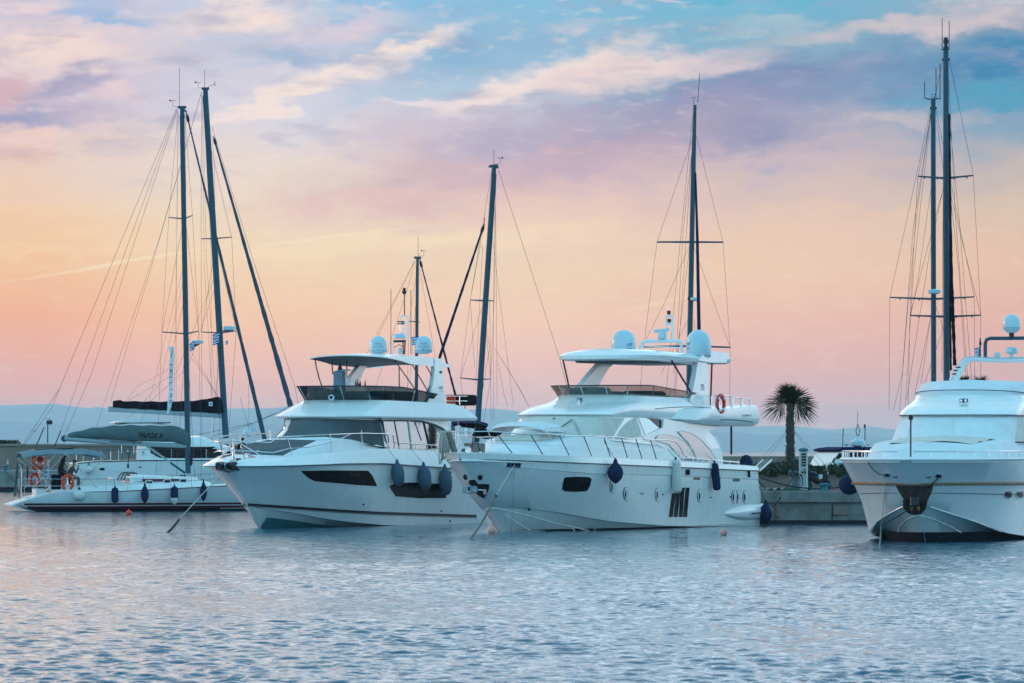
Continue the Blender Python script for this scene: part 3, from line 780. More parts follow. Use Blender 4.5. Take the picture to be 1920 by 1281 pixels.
    MB().tube(rt, .022, 6).build('windscreen_rail', darkm, root)
    for k in (2, 7, 12, 18, 22, 26, 30, 34, 40, 45, 50):
        if k < len(rt): MB().tube([rbm[k], rt[k]], .024, 6).build('windscreen_mullion', steel, root)
    # fly bridge furniture: helm console and seats seen through the glass
    MB().box(fr.L(11.6, -.5, 5.3), (.8, 1.5, .5), bev=.08).build('helm_console', bluec, root)
    MB().box(fr.L(13.6, .9, 5.25), (1.8, 1.1, .35), bev=.08).build('fly_seat', greycan, root)
    MB().box(fr.L(13.9, -1.0, 5.25), (1.8, 1.1, .35), bev=.08).build('fly_seat', greycan, root)
    # hardtop
    zt = lambda dz: [(10.9,6.72+dz),(13,6.74+dz),(17,6.66+dz),(19.4,6.70+dz)]
    ht = loft([ring(11.3, 19.2, 1.80, 1.5, zt(-.12), p=3), ring(11.0, 19.3, 2.0, 1.5, zt(-.06), p=3), ring(11.0, 19.35, 2.05, 1.5, zt(.08), p=3),
               ring(11.25, 19.3, 1.9, 1.5, zt(.20), p=3), ring(11.8, 19.2, 1.55, 1.5, zt(.30), p=3)], cap_bot=True, camber=.05)
    ht.build('hardtop', gel, root, smooth=40)
    MB().box(fr.L(15.1, 0, 6.585), (6.4, 2.6, .10), bev=.03).build('hardtop_lining', greyp, root)
    for s in (1, -1):
        pl = [fr.P(x, y, 2.0) for x, y in r7((1340,450),(1395,392),(1440,378),(1490,370),(1612,385),(1605,425),(1585,470),(1440,468))]
        f_ = MB().prism([Vector((p.x, s*1.72, p.z)) for p in pl], (0, s*.36, 0)); f_.build('hardtop_fin', gel, root, smooth=30)
    # pillars
    for s in (1, -1):
        pl = [fr.P(x, y, 2.0) for x, y in r7((1283,802),(1300,745),(1330,600),(1352,462),(1425,462),(1440,500),(1446,700),(1460,862),(1330,850))]
        if s > 0: MB().prism([Vector((p.x, s*1.78, p.z)) for p in pl], (0, s*.22, 0)).build('hardtop_pillar', gel, root, smooth=30)
        if s < 0:
            pl = [fr.P(x, y, -1.7) for x, y in r7((235,715),(310,615),(450,458),(600,462),(535,490),(500,525),(440,625),(400,715))]
            MB().prism([Vector((p.x, -1.62, p.z)) for p in pl], (0, .26, 0)).build('raked_arm', cream, root, smooth=30)
        if s < 0: MB().tube([fr.P(1055, 672, -1.7), fr.P(1064, 712, -1.75), fr.P(1067, 728, -1.75)], .035, 8).build('hardtop_strut', darkm, root)
        else:
            MB().tube([fr.P(1257, 673, 1.85), fr.P(1297.5, 739, 1.9)], .038, 8).build('hardtop_strut', darkm, root)
            MB().tube([fr.P(1335, 679, 1.9), fr.P(1332, 760, 1.95)], .038, 8).build('hardtop_strut', darkm, root)
    MB().join(text_plane('75', fr.P(1317.5, 727, 2.015), (-1, 0, 0), (0, 0, 1), .36, 1.)).build('number_lettering', greyp, root, smooth=0)
    # radomes
    for y, px in ((-1.7, 1169), (1.68, 1308)):
        d = radome(root, fr, fr.L(17.0, y, 6.9 if y < 0 else 6.72), .51, 1.08 if y < 0 else 1.22)
        v, f = text2d('satnet', 1., .1, .01); c = fr.L(17, y, 7.2)
        dd = fr.cam-c; a0 = math.atan2(dd.y, dd.x)+(.5 if y < 0 else -1.0)
        MB().add([c+Vector((.516*math.cos(a0+x*.1/.51), .516*math.sin(a0+x*.1/.51), y_*.1)) for x, y_ in v], f).build('emblem', bluep, d, smooth=0)
        for q in range(3):
            MB().add([c+Vector((.516*math.cos(a0+u), .516*math.sin(a0+u), .1+q*.045+w+.02*math.sin(u*9))) for u, w in ((-.25, 0), (-.08, .02), (.1, .0), (.27, .03), (.27, .05), (.1, .022), (-.08, .04), (-.25, .015))], [(0, 1, 6, 7), (1, 2, 5, 6), (2, 3, 4, 5)]).build('emblem', bluep, d, smooth=0)
    # radar arch and signal mast
    ya = -.9
    P = lambda x, y: fr.A(1020+x/4.683, 580+y/4.683, 17.1)
    MB().tube([P(832,372), P(855,310), P(875,282), P(1040,278), P(1195,278), P(1206,300), P(1212,385)], .06, 8, flat=1.2).build('radar_arch', gel, root)
    MB().tube([P(1072,272), P(1072,120), P(1076,60), P(1100,52), P(1126,60), P(1130,120), P(1132,272)], .045, 8).build('signal_mast', gel, root)
    MB().tube([P(1072,130), P(1132,130)], .04, 8).build('signal_mast_rung', gel, root)
    for (x, y) in ((1100,100), (1096,28)):
        MB().lathe(P(x, y), [(.05, -.08), (.075, -.06), (.075, .05), (.04, .08)], 12).build('navigation_light', blackp, root)
    MB().tube([P(1094,20), P(1094,-28)], .008, 5).build('whip_antenna', steel, root)
    MB().lathe(P(1040,262), [(.15, 0), (.19, .05), (.19, .22), (.12, .28), (.07, .36)], 16).build('radar_pedestal', radw, root)
    b = MB().tube([P(968,192), P(1100,178)], .065, 10, flat=.8); b.build('radar_scanner', radw, root)
    MB().tube([P(878,322), P(1190,336)], .02, 6).build('cross_bar', steel, root)
    MB().tube([P(935,362), P(935,330)], .015, 6).build('antenna_stub', radw, root)
    # fly deck aft rails in hoops
    for (x0, x1, y0, y1) in ((1334,1346,741,765), (1348,1371,742,767), (1374,1389,745,767), (1392,1406,748,766)):
        pts = [fr.P(x0, y1+3, 2.38), fr.P(x0, y0+3, 2.38), fr.P(x0+2, y0, 2.38), fr.P(x1-2, y0+1, 2.38), fr.P(x1, y0+4, 2.38), fr.P(x1, y1+3, 2.38)]
        for s in (1, -1):
            MB().tube([Vector((p.x, s*p.y, p.z)) for p in pts], .026, 7).build('fly_rail', steel, root)
            q = fr.P((x0), (y0+y1)/2+2, 2.38); q2 = fr.P((x1), (y0+y1)/2+3, 2.38)
            MB().tube([Vector((q.x, s*q.y, q.z)), Vector((q2.x, s*q2.y, q2.z))], .012, 6).build('fly_rail_wire', steel, root)
    lf = lifering('lifebuoy', 'red life ring hung on the aft flybridge rail of the central yacht', fr.M @ fr.P(1351, 758, 2.5), fr.rz+PI/2, .33, .07, m=redp)
    # small lettering and lamp plates
    sl = [fr.hit(RB, x, y, .012)[0] for x, y in r7((975,875),(1100,862),(1200,858),(1300,858),(1400,862),(1455,868))]; MB().tube(sl, .014, 5).build('style_line', greyp, root)
    sl = [fr.hit(RB, x, y, .015)[0] for x, y in r7((1545,970),(1620,968),(1700,972),(1780,982),(1835,990))]; MB().tube(sl, .02, 5).build('style_line', greyp, root)
    text_on(fr, RB, 'AZIMUT', 1400, 779.5, 5.2, 1., 0., bold=.01).build('maker_lettering', greyp, root, smooth=0)
    decal(fr, RB, r7((290,783),(336,783),(336,815),(290,815)), .03, .06, 2, 2).build('searchlight', bluec, root)
    text_on(fr, RB, 'E', 1085, 750.5, 5, 1.4, off=.045, bold=.02).build('searchlight_louvre', white, root, smooth=0)
    MB().lathe(fr.hit(RB, 1085.5, 757, .05)[0], [(.05, -.1), (.05, .08)], 8).build('searchlight_post', gel, root)
    # ---- hull fittings
    wdw = decal(fr, B, [(820+x/4.575, 740+y/4.575) for x, y in ((1085,722),(1100,708),(1200,704),(1300,708),(1322,724),(1310,775),(1292,815),(1275,828),(1180,834),(1090,828),(1070,812),(1074,770))], .012)
    fo = wdw.build('hull_window', dglass, root); wdw.mirror_y().build('hull_window', dglass, root)
    fr_ = decal(fr, B, [(820+x/4.575, 740+y/4.575) for x, y in ((1078,715),(1098,701),(1200,697),(1304,701),(1330,722),(1318,778),(1298,821),(1278,835),(1180,841),(1086,835),(1063,815),(1067,768))], .004)
    fr_.build('window_frame', gel, fo)
    for (x, y) in ((130,785),(247,850),(517,857),(880,868),(1171,877),(1207,877),(1268,877)):
        cx, cy = 1120+x/4.576, 740+y/4.576; rx = 5.0 if x < 900 else 4.3
        sh = decal(fr, B, ell(cx, cy, rx+.8, 12.8, 18), .010, .03); sh.build('porthole_shadow_rim', greyp, root); sh.mirror_y().build('porthole_shadow_rim', greyp, root)  # grey rim painted as a shadow round the white ring
        d = decal(fr, B, ell(cx+.3, cy, rx, 12, 18), .020, .03); o = d.build('porthole', white, root); d.mirror_y().build('porthole', white, root)
        decal(fr, B, ell(cx-.8, cy-.5, rx-1.5, 9.6, 16), .026, .02).build('pane', gel, o)
        decal(fr, B, ell(cx-2.0, cy+.5, 1.1, 7, 12), .034, .02).build('pane_reveal', dglass, o)
    for k, (xt, xb, yt) in enumerate(((640,612,845),(676,654,845),(715,697,798),(757,735,798))):
        d = decal(fr, B, r6((xt,yt),(xt+33,yt),(xb+33,1050),(xb,1050)), .012, .03, 5, 2)
        d.build('engine_vent', dglass, root); d.mirror_y().build('engine_vent', dglass, root)
    for (a_, b_) in (((825,710),(880,732)), ((1025,712),(1055,740)), ((1162,722),(1220,747))):
        decal(fr, B, r6(a_, (b_[0], a_[1]), b_, (a_[0], b_[1])), .01, .02, 2, 2).build('scupper_plate', stucco, root)
    decal(fr, B, r6((752,640),(795,640),(795,692),(752,692)), .012, .02, 2, 2).build('fairlead_plate', steel, root)
    decal(fr, B, r6((758,648),(788,648),(788,684),(758,684)), .02, .02, 2, 2).build('fairlead', dglass, root)
    for (x, y) in ((368,849),(390,851),(561,856),(972,881),(1140,877)):
        cx, cy = 1120+x/4.576, 740+y/4.576; decal(fr, B, ell(cx, cy, 1.1, 1.4, 8), .02, .03, 1, 2).build('through_hull_fitting', dglass, root)
    d = decal(fr, B, r5((600,577),(722,580),(712,628),(590,620)), .015, .03, 3, 2); d.build('bow_fairlead_plate', steel, root)
    for (x0, x1) in ((608,625),(640,655),(668,685),(694,708)):
        decal(fr, B, r5((x0,588),(x1,589),(x1-4,614),(x0-4,613)), .025, .03, 2, 2).build('bow_fairlead', dglass, root)
    for (x, y) in ((290,966),(787,982)):
        decal(fr, B, ell(820+x/4.575, 740+y/4.575, 2., 2.2, 10), .03, .04, 1, 2).build('through_hull_fitting', darkm, root)
    # spray rails: raised strips on the bottom panel
    for pl in (r5((470,965),(640,1005),(800,1045),(1000,1100),(1180,1140),(1345,1175)), r5((570,1025),(700,1110),(820,1178)), r5((1150,1145),(1190,1175))):
        pp = []
        for (x0, y0), (x1, y1) in zip(pl, pl[1:]):
            for k in range(6): pp.append(fr.hit(bvh_of(hull.port), x0+(x1-x0)*k/6, y0+(y1-y0)*k/6, .0)[0])
        m = MB().tube(pp, .022, 6); m.build('spray_rail', cream, root); m.mirror_y().build('spray_rail', cream, root)
    # boot top at the waterline
    bt = band_on(hull, 3.4, 20.9, -.25, .07, te=1.3)
    bt.build('boot_top', anti, root); bt.mirror_y().build('boot_top', anti, root)
    # anchor pocket
    BB = bvh_of(hull.mb)
    pk = decal(fr, BB, r5((275,732),(322,730),(348,768),(400,766),(446,770),(440,812),(420,860),(400,890),(360,868),(320,830),(285,790),(268,755)), .015, .05, 3, 4)
    pk.build('anchor_pocket', blackp, root)
    for (x, y, rx, ry) in ((240,707,14,24), (367,710,22,22)):
        decal(fr, BB, ell(820+x/4.575, 740+y/4.575, rx/4.575, ry/4.575, 14, rot=-.3), .02, .03, 1, 3).build('hawsehole', blackp, root)
    c = fr.hit(BB, *r5((300,785))[0], .16)[0]
    an = MB(); an.box(c, (.10, .62, .26), bev=.03); an.box(c+Vector((.05, 0, 0)), (.12, .2, .34), bev=.03); an.build('anchor', boomp, root)
    MB().box(c+Vector((.09, .02, .02)), (.06, .1, .14), bev=.01).build('anchor_slot', dglass, root)
    MB().tube([c, fr.hit(BB, *r5((400,810))[0], .06)[0], fr.hit(BB, *r5((412,845))[0], .05)[0]], .04, 7).build('anchor_shank', steel, root)
    MB().lathe(fr.hit(BB, *r5((409,820))[0], .06)[0], [(.02, -.14), (.07, -.06), (.06, .05), (.02, .14)], 10).build('anchor_crown', pink, root)
    # ---- bow rail
    def rp(a, s, h, ins=.14): e = hull.edge(a, -1, ins); return Vector((e.x, s*e.y, e.z+h))
    for s in (1, -1):
        top = [rp(.35+k*.35, s, .80+.02*math.sin(k), .1) for k in range(0, 36)]
        a_end = .35+35*.35
        top += [rp(a_end+.35, s, .74), rp(a_end+.7, s, .55), rp(a_end+.95, s, .30), rp(a_end+1.4, s, .20)]
        top += [rp(a_end+1.4+k*.6, s, .20-.01*k) for k in range(1, 9)]
        rail(root, top, .024, 'bow_rail')
        rail(root, [rp(.4+k*.5, s, .40, .1) for k in range(0, 25)], .010, 'guard_wire')
        for px in ((890,907,968,1025,1074,1116,1151,1183,1210,1237) if s > 0 else (890,907,968,1025,1074,1116,1151,1183,1210,1237)):
            a = hull.a_px(px)
            b0 = rp(a, s, .02); b1 = rp(max(.35, a-.62), s, .79, .1)
            MB().tube([b0, b1], .020, 7).build('stanchion', darkm if s > 0 else steel, root)
            MB().lathe(b0, [(.045, -.02), (.045, .05)], 8).build('stanchion_foot', gel, root)
        for k in range(7):
            a = 13.6+k*.85; MB().tube([rp(a, s, .0), rp(a, s, .21)], .018, 6).build('stanchion', steel, root)
    rail(root, [rp(.35, 1, .8, .1), fr.L(.12, .2, hull.edge(.2).z+.8), fr.L(.12, -.2, hull.edge(.2).z+.8), rp(.35, -1, .8, .1)], .024, 'bow_rail')
    # pulpit seat: slatted teak panel, leaning gangplank
    P = lambda x, y, yy: fr.P(800+x/9.15, 740+y/9.15, yy)
    MB().prism([P(645,830,-.5), P(985,845,-.5), P(975,998,-.5), P(650,990,-.5)], (0, .06, 0)).build('slatted_seat', gteak, root, smooth=0)
    for k in range(9):
        x = 660+k*38; MB().tube([P(x, 836, -.43), P(x, 990, -.43)], .008, 4).build('seat_slat', greyp, root)
    MB().prism([P(330,650,-.2), P(385,640,-.2), P(490,985,-.2), P(425,990,-.2)], (0, .10, 0)).build('folded_gangplank', gteak, root, smooth=0)
    MB().box(P(665, 960, 0)-Vector((0, 0, .05)), (.45, .35, .4), bev=.08).build('windlass', steel, root)
    # sunshade over the foredeck
    g = fr.P
    rows = []
    for i in range(7):
        t = i/6; r_ = []
        for j in range(9):
            y = -1.25+2.5*j/8; r_.append(fr.L(4.45+1.75*t, y, 4.10-.22*(j/4-1)**4+.06*math.sin(t*PI)-(.12 if i in (0, 6) else 0)))
        rows.append(r_)
    MB().grid(rows).build('foredeck_awning', canvas, root)
    for s in (1, -1):
        MB().prism([fr.L(4.45, s*1.25, 3.78), fr.L(6.2, s*1.25, 3.78), fr.L(6.2, s*1.22, 3.95), fr.L(4.45, s*1.22, 3.95)], (0, s*.01, 0)).build('awning_valance', canvas, root, smooth=0)
        for (aa, ab) in ((4.5, 5.2), (6.15, 5.5)):
            MB().tube([fr.L(aa, s*1.25, 3.85), fr.L((aa+ab)/2, s*1.3, 3.5), fr.L(ab, s*1.28, 3.15)], .022, 6).build('awning_frame', steel, root)
    MB().box(fr.L(5.4, 0, 3.5), (1.9, 1.9, .3), bev=.1).build('sunpad', canvas2, root)
    # wipers
    HW = bvh_of(house)
    for pl in (((735,655),(795,612)), ((795,615),(832,690)), ((803,612),(838,690)), ((625,665),(660,650)), ((690,612),(705,605))):
        pts = [fr.hit(HW, *r3(q)[0], .10)[0] for q in pl]
        MB().tube(pts, .02, 5).build('wiper', darkm if pl[0][0] < 790 else steel, root)
    # stern: bathing platform, side sponsons, cover, passerelle
    MB().box(fr.L(21.5, 0, .40), (1.7, 4.6, .2), bev=.08).build('bathing_platform', gel2, root)
    for s in (1, -1):
        prof = []; n = 16; pts = []; rs = []
        for k in range(n+1):
            t = k/n; pts.append(fr.L(17.6+4.5*t, s*(2.55-.1*t), .52+.04*t)); rs.append(.03+.30*math.sin(min(1, t*1.9)*PI/2)**.8*(1 if t < .9 else 1-(t-.9)*4))
        MB().tube(pts, rs, 14, flat=.75).build('stern_sponson', gel, root)
        MB().tube([fr.L(19.6, s*2.86, .50), fr.L(21.6, s*2.80, .53)], .03, 6).build('sponson_strip', darkm, root)
    MB().lathe(fr.P(1399, 872, 2.3), [(.1, -.25), (.26, -.15), (.27, .15), (.17, .36), (.03, .42)], 12).build('outboard_cover', navyf, root)
    rng = random.Random(4)
    for k in range(3):
        p = fr.P(1401+k*1.5, 872, 2.75); MB().tube([p, p+Vector((.02, .05, -.35)), p+Vector((-.06, .03, -.5)), p+Vector((-.09, 0, -.2))], .018, 5).build('hanging_line', drope, root)
    pa = [fr.P(1409, 884, 1.0), fr.P(1431, 864, 1.0)]
    d = (pa[1]-pa[0]); n_ = Vector((-d.z, 0, d.x)).normalized()*.05
    MB().prism([pa[0]-n_, pa[1]-n_, pa[1]+n_, pa[0]+n_], (0, .36, 0)).build('passerelle', gteak, root, smooth=0)
    for yy in (1.0, 1.38): MB().tube([pa[0]+Vector((0, yy-1, .03)), pa[1]+Vector((0, yy-1, .03))], .04, 6).build('passerelle_beam', gel, root)
    # ---- things hung on the yacht
    fender(fr, B, 1141, 865, 907, 14.6, 'drop', navyf, 'navy teardrop fender hanging amidships below the bow rail of the central yacht', ropeto=(1132,826), group=None)
    fender(fr, B, 1260, 862, 925, 9.2, 'long', whitef, 'long white cylindrical fender with a navy cap on the central yacht', ropeto=(1252,842), capm=navyf, tilt=-3)
    fender(fr, B, 1335, 868, 920, 7.6, 'long', navyf, 'slim navy fender near the stern rail of the central yacht', ropeto=(1324,852), tilt=-6)
    fender(fr, B, 1424, 942, 982, 12.4, 'drop', navyf, 'navy teardrop fender by the bathing platform of the central yacht', ropeto=(1410,884))
    # rope coil over the bow rail
    cl = thing('rope_coil', 'thick pale mooring rope coiled over the bow rail of the central yacht', 'rope', fr.M @ fr.P(836, 812, -.75))
    rng = random.Random(2); mb = MB()
    for k in range(11):
        L_ = .62+.45*rng.random()+(.2 if k < 4 else 0); w = .03+.025*rng.random(); x0 = -.17+.34*k/10; yy = -.08+.16*rng.random()
        pts = []
        for j in range(17):
            t = j/16*2*PI; pts.append(Vector((x0*1.0+w*math.sin(t)-.05*(1-math.cos(t))/2, yy+.06*math.cos(t*2), .08-L_*(1-math.cos(t))/2)))
        mb.tube(pts, .024, 5, closed=False)
    mb.build('rope_turns', rope, cl)
    # mooring chain and lines
    pA = fr.M @ fr.hit(B, *r5((655,600))[0], .05)[0]; pB = at(877, 1012, H*F/(1012-HZ)); pB.z = -.1; k = pA.lerp(pB, .42)
    ml = thing('mooring_line', 'pale rope and chain running from the central bow fairlead down into the water', 'mooring line', pA)
    MB().tube([Vector((0, 0, 0)), k-pA], .014, 6).build('rope', rope, ml)
    MB().lathe(k-pA, [(.03, -.12), (.07, -.05), (.06, .06), (.02, .12)], 8, axis=(pB-pA)).build('shackle', darkm, ml)
    chain(k-pA, pB-pA, .13, .012, .12).build('chain', gteak, ml)
    ml = thing('mooring_line', 'thin pale rope dropping straight from the central bow fairlead to the water', 'mooring line', pA)
    pC = at(958.5, 1005, 161.); pC.z = -.1; MB().tube([Vector((.02, 0, 0)), pC-pA], .012, 6).build('rope', rope, ml)
    return fr, hull
az_fr, az_hull = yacht_centre()
buoy(922, 1000, 8, pink, 'pale pink mooring buoy floating at the bow of the central yacht')
buoy(1356.5, 1004, 7.2, pink, 'pale pink mooring buoy floating off the stern of the central yacht')
buoy(241.5, 966, 5.2, orange, 'small orange mooring buoy beside the striped sailing yacht')
# ================================================================ left yacht: sporty flybridge yacht with grey screens
def yacht_left():
    fr = Fr(420, 166.2, 27)
    root = thing('motor_yacht', 'white flybridge yacht left of centre with grey windscreen cover and three slate fenders', 'motor yacht', fr.o, fr.rz)
    r2 = pxy(360, 600, 3.05); rB = pxy(360, 740, 4.929); rF = pxy(520, 600, 4.8); rR = pxy(680, 600, 7.118)
    sheer = [(378,870.5),(405,873),(433,874),(480,874),(538,873),(600,871),(650,869.5),(720,869),(835,877),(900,882)]
    bul = [(378,867),(390,861),(420,862),(455,862),(499,860),(550,856),(622,849),(680,843),(729,841),(800,846),(900,852)]
    chi = [(440,952),(465,949),(502,956),(563,965),(603,973),(655,980),(720,986),(900,990)]
    lines = [dict(a0=2.85, B=0, E=1, z=[(2.8,-.1),(5,-.7),(18,-.8)]),
             dict(a0=2.68, B=1.3, E=9, n=1.8, m=1.1, z=[(2.68,-.02),(6,-.25),(18,-.5)]),
             dict(a0=1.75, B=2.05, E=9, n=1.9, m=1.2, z=('px', chi)),
             dict(a0=1.72, B=2.14, E=8.6, n=1.9, m=1.25, z=('px', [(x, y-1.3) for x, y in chi])),
             dict(a0=1.35, B=2.26, E=7.5, n=2.1, m=1.45, z=[(1.35,1.34),(8,1.12),(18,.95)]),
             dict(a0=.85, B=2.36, E=6.6, n=2.3, m=1.55, z=[(.85,1.85),(8,1.62),(18,1.35)]),
             dict(a0=.15, B=2.42, E=5.6, n=2.7, m=1.65, z=('px', [(x, y+1.2) for x, y in sheer])),
             dict(a0=.06, B=2.50, E=5.2, n=2.8, m=1.8, z=('px', sheer)),
             dict(a0=.10, B=2.47, E=5.2, n=2.8, m=1.8, z=('px', [(x, y-2) for x, y in sheer])),
             dict(a0=.55, B=2.22, E=5.5, n=2.6, m=1.6, z=('px', bul)),
             dict(a0=.75, B=2.12, E=5.5, n=2.6, m=1.6, z=('px', [(x, y-.3) for x, y in bul]))]
    hull = Hull(fr, 18, lines); hull.mb.build('hull', gel, root, smooth=28); B = bvh_of(hull.port); BB = bvh_of(hull.mb)
    hull.deck(drop=.06, inset=.0, camber=.1).build('deck', gel2, root)
    trunk = loft([ring(1.5, 16.5, 1.98, 4.2, lambda a, y: hull.edge(max(.8, a)).z-.15, p=2.1),
                  ring(1.9, 16.4, 1.92, 4.2, [(1.9,2.85),(5.5,3.25),(9,3.12),(16,2.95)], p=2.1),
                  ring(2.5, 16.2, 1.75, 4.0, [(2.5,2.98),(5.6,3.50),(9,3.42),(16,3.3)], p=2.1)], camber=.07)
    trunk.build('foredeck_trunk', gel2, root)
    house = loft([ring(5.1, 15.6, 1.98, 4.2, [(5.1,3.50),(8,3.30),(11,3.1),(16,2.9)], p=2.2),
                  ring(5.9, 15.4, 1.90, 3.6, [(5.9,3.9),(9.3,3.72),(16,3.5)], p=2.2),
                  ring(6.65, 15.0, 1.86, 2.4, [(6.6,4.42),(16,4.36)], p=2.5)])
    house.build('deckhouse', gel, root)
    HB = bvh_of(house); HT = bvh_of(house, trunk)
    fly = loft([ring(6.85, 16.9, 2.04, 2.4, [(6.8,4.36),(17,4.30)], p=2.8),
                ring(6.42, 17.1, 2.22, 2.5, [(6.6,4.40),(17.1,4.36)], p=2.7),
                ring(6.40, 17.12, 2.24, 2.5, [(6.6,4.46),(12,4.44),(17.1,4.44)], p=2.7),
                ring(6.75, 16.95, 2.16, 2.5, [(6.9,4.58),(12,4.60),(17.1,4.58)], p=2.7),
                ring(7.75, 16.3, 2.02, 2.4, [(8.1,4.93),(16.3,4.85)], p=2.7),
                ring(8.35, 15.6, 1.92, 2.2, [(8.7,5.12),(12,5.08),(15.6,5.02)], p=2.7)], cap_bot=True)
    fly.build('flybridge_deck', gel, root, smooth=24); FB = bvh_of(fly)
    # brow seam and dark shadow gap
    # screen covers
    decal(fr, HT, r2((515,566),(640,568),(800,568),(1070,572),(1082,640),(1102,742),(1060,728),(1000,700),(900,682),(760,668),(640,672),(410,682),(462,625)), .03, sub=5, rings=7).build('windscreen_cover', greycan, root)
    decal(fr, bvh_of(trunk), rB((392,498),(470,470),(700,425),(900,420),(1140,428),(1080,455),(1010,488),(920,520),(840,562),(600,556),(352,552)), .03, sub=4, rings=5).build('sunpad_cover', greycan, root)
    # saloon glazing: mirror glass with mullions, both sides
    pl = r2((1090,574),(1310,577),(1365,598),(1400,635),(1412,690),(1415,735),(1300,737),(1130,738),(1108,690))
    pts = [fr.P(x, y, 1.97) for x, y in pl]
    for s in (1, -1):
        g_ = MB().prism([Vector((p.x, s*1.90, p.z)) for p in pts], (0, s*.10, 0)).build('saloon_window', mglass, root, smooth=0)
        for (x0, y0, x1, y1, w, m) in ((1155,576,1185,737,.02,darkm), (1235,576,1255,737,.045,gel), (1270,576,1310,690,.015,darkm), (1322,580,1358,737,.04,darkm)):
            a, b = fr.P(360+x0/3.05, 600+y0/3.05, 1.99), fr.P(360+x1/3.05, 600+y1/3.05, 1.99)
            MB().tube([Vector((a.x, s*2.01, a.z)), Vector((b.x, s*2.01, b.z))], w, 6).build('window_mullion', m, g_)
        ar = [fr.P(360+x/3.05, 600+y/3.05, 2.0) for x, y in ((1080,566),(1200,566),(1310,570),(1380,590),(1425,612),(1470,650))]
        MB().tube([Vector((p.x, s*2.03, p.z)) for p in ar], .045, 7).build('window_arch', gel, root)
        MB().tube([Vector((p.x, s*2.0, p.z-.07)) for p in ar], .04, 7).build('window_lower_trim', darkm, root)  # dark tube just below the white arch
        a, b = fr.P(360+1160/3.05, 600+760/3.05, 2.0), fr.P(360+1240/3.05, 600+765/3.05, 2.0)
        MB().tube([Vector((a.x, s*2.08, a.z)), Vector((b.x, s*2.08, b.z))], .02, 6).build('side_step', greyp, root)
    # venturi screen, tinted, with rail
    rt = ring(7.98, 14.0, 1.98, 2.1, [(8.4,5.68),(11,5.66),(14,5.40)], p=2.8); rb_ = ring(8.45, 13.6, 1.82, 2.0, [(8.9,5.08),(13.6,5.0)], p=2.8)
    MB().grid([rb_, rt]).build('fly_windscreen', dglass2, root)
    MB().tube(rt, .022, 6).build('windscreen_rail', navyf, root)
    for k in (6, 12, 18, 24, 32, 38, 44): MB().tube([rb_[k], rt[k]], .022, 6).build('windscreen_mullion', steel, root)
    c = fr.hit(FB, 623, 753, .06)[0]; c = c+Vector((.05, 0, .10))
    l_ = MB().lathe(c, [(.11, -.03), (.13, 0), (.12, .05), (.08, .07)], 16, axis=(1, .3, .1)); o = l_.build('round_lamp', radw, root)
    MB().lathe(c+Vector((.07, .02, .01)), [(.07, 0), (.05, .02)], 12, axis=(1, .3, .1)).build('lens', dglass, o)
    # helm pod and light
    P = lambda x, y, yy=-.4: fr.P(520+x/4.8, 600+y/4.8, yy)
    MB().box(P(560, 600)-Vector((0, 0, .1)), (.35, .42, 1.5), bev=.05).build('helm_pod', bluec, root)
    MB().box(P(575, 470), (.3, .3, .2), bev=.04).build('helm_pod_top', gel, root)
    MB().lathe(P(564, 440), [(.09, -.06), (.10, 0), (.07, .08), (.02, .22)], 12).build('compass_light', darkm, root)
    MB().tube([P(590, 452), P(655, 452)], .04, 6).build('grab_bar', gel, root)
    for (x, h) in ((705, 22), (720, 30), (735, 16), (748, 14), (790, 20)):
        MB().lathe(P(x, 600), [(.03, 0), (.035, .1), (.015, .1+h*.006), (.012, .16+h*.006)], 8).build('bottle', darkm, root)
    MB().box(fr.L(11.5, .6, 5.25), (2.6, 2.0, .5), bev=.1).build('fly_settee', greycan, root)
    # raked arm (far side) and pillar (near side)
    for s, pl, yy in ((-1, ((612,600),(622,520),(690,430),(745,362),(850,340),(900,360),(800,400),(760,430),(720,500),(690,560),(675,604)), -1.62),):
        MB().prism([P(x, y, yy) for x, y in pl], (0, .2, 0)).build('hardtop_arm', gel, root, smooth=30)
    pl = [fr.P(680+x/7.118, 600+y/7.118, 1.88) for x, y in ((862,1110),(900,1000),(935,830),(952,700),(962,560),(950,515),(985,518),(1030,560),(1060,660),(1080,820),(1095,1000),(1097,1135))]
    for s in (1,):
        MB().prism([Vector((p.x, s*1.72, p.z)) for p in pl], (0, s*.18, 0)).build('hardtop_pillar', gel, root, smooth=30)
    c = fr.P(680+1045/7.118, 600+697/7.118, 1.92); MB().lathe(c, [(.05, -.02), (.055, .03)], 10, axis=(0, 1, 0)).build('side_light', darkm, root)
    text_plane('V880', fr.P(680+1040/7.118, 600+908/7.118, 1.905), (-1, 0, .06), (0, 0, 1), .17, 1.15).build('number_lettering', greyp, root, smooth=0)
    text_plane('YACHT', fr.P(680+1052/7.118, 600+955/7.118, 1.905), (-1, 0, .06), (0, 0, 1), .07, 1.0).build('number_lettering', greyp, root, smooth=0)
    # curved canopy
    zc = lambda a, y: 6.98+.10*math.sin(min(1, (a-9.4)/2.5)*PI/2)-.08*max(0, (a-12)/3)-.12*(y/1.9)**2
    def can(dz, ins):
        rows = []
        for i in range(15):
            t = i/14; r_ = []
            for j in range(13):
                y = (-1+2*j/12)*(1.86-ins); a = 9.45+ins+(14.75-2*ins-9.45)*t+.35*(y/1.9)**2*(1-t)*1.4
                r_.append(fr.L(a, y, zc(a, y)-(0 if dz == 0 else .05+.30*min(1, max(0, (a-9.7)/2.2))**1.2)))
            rows.append(r_)
        return rows
    up_, lo_ = can(.0, 0.), can(-.075, .03)
    MB().grid(lo_).build('canopy_lining', greyp, root); m = MB().grid(up_)
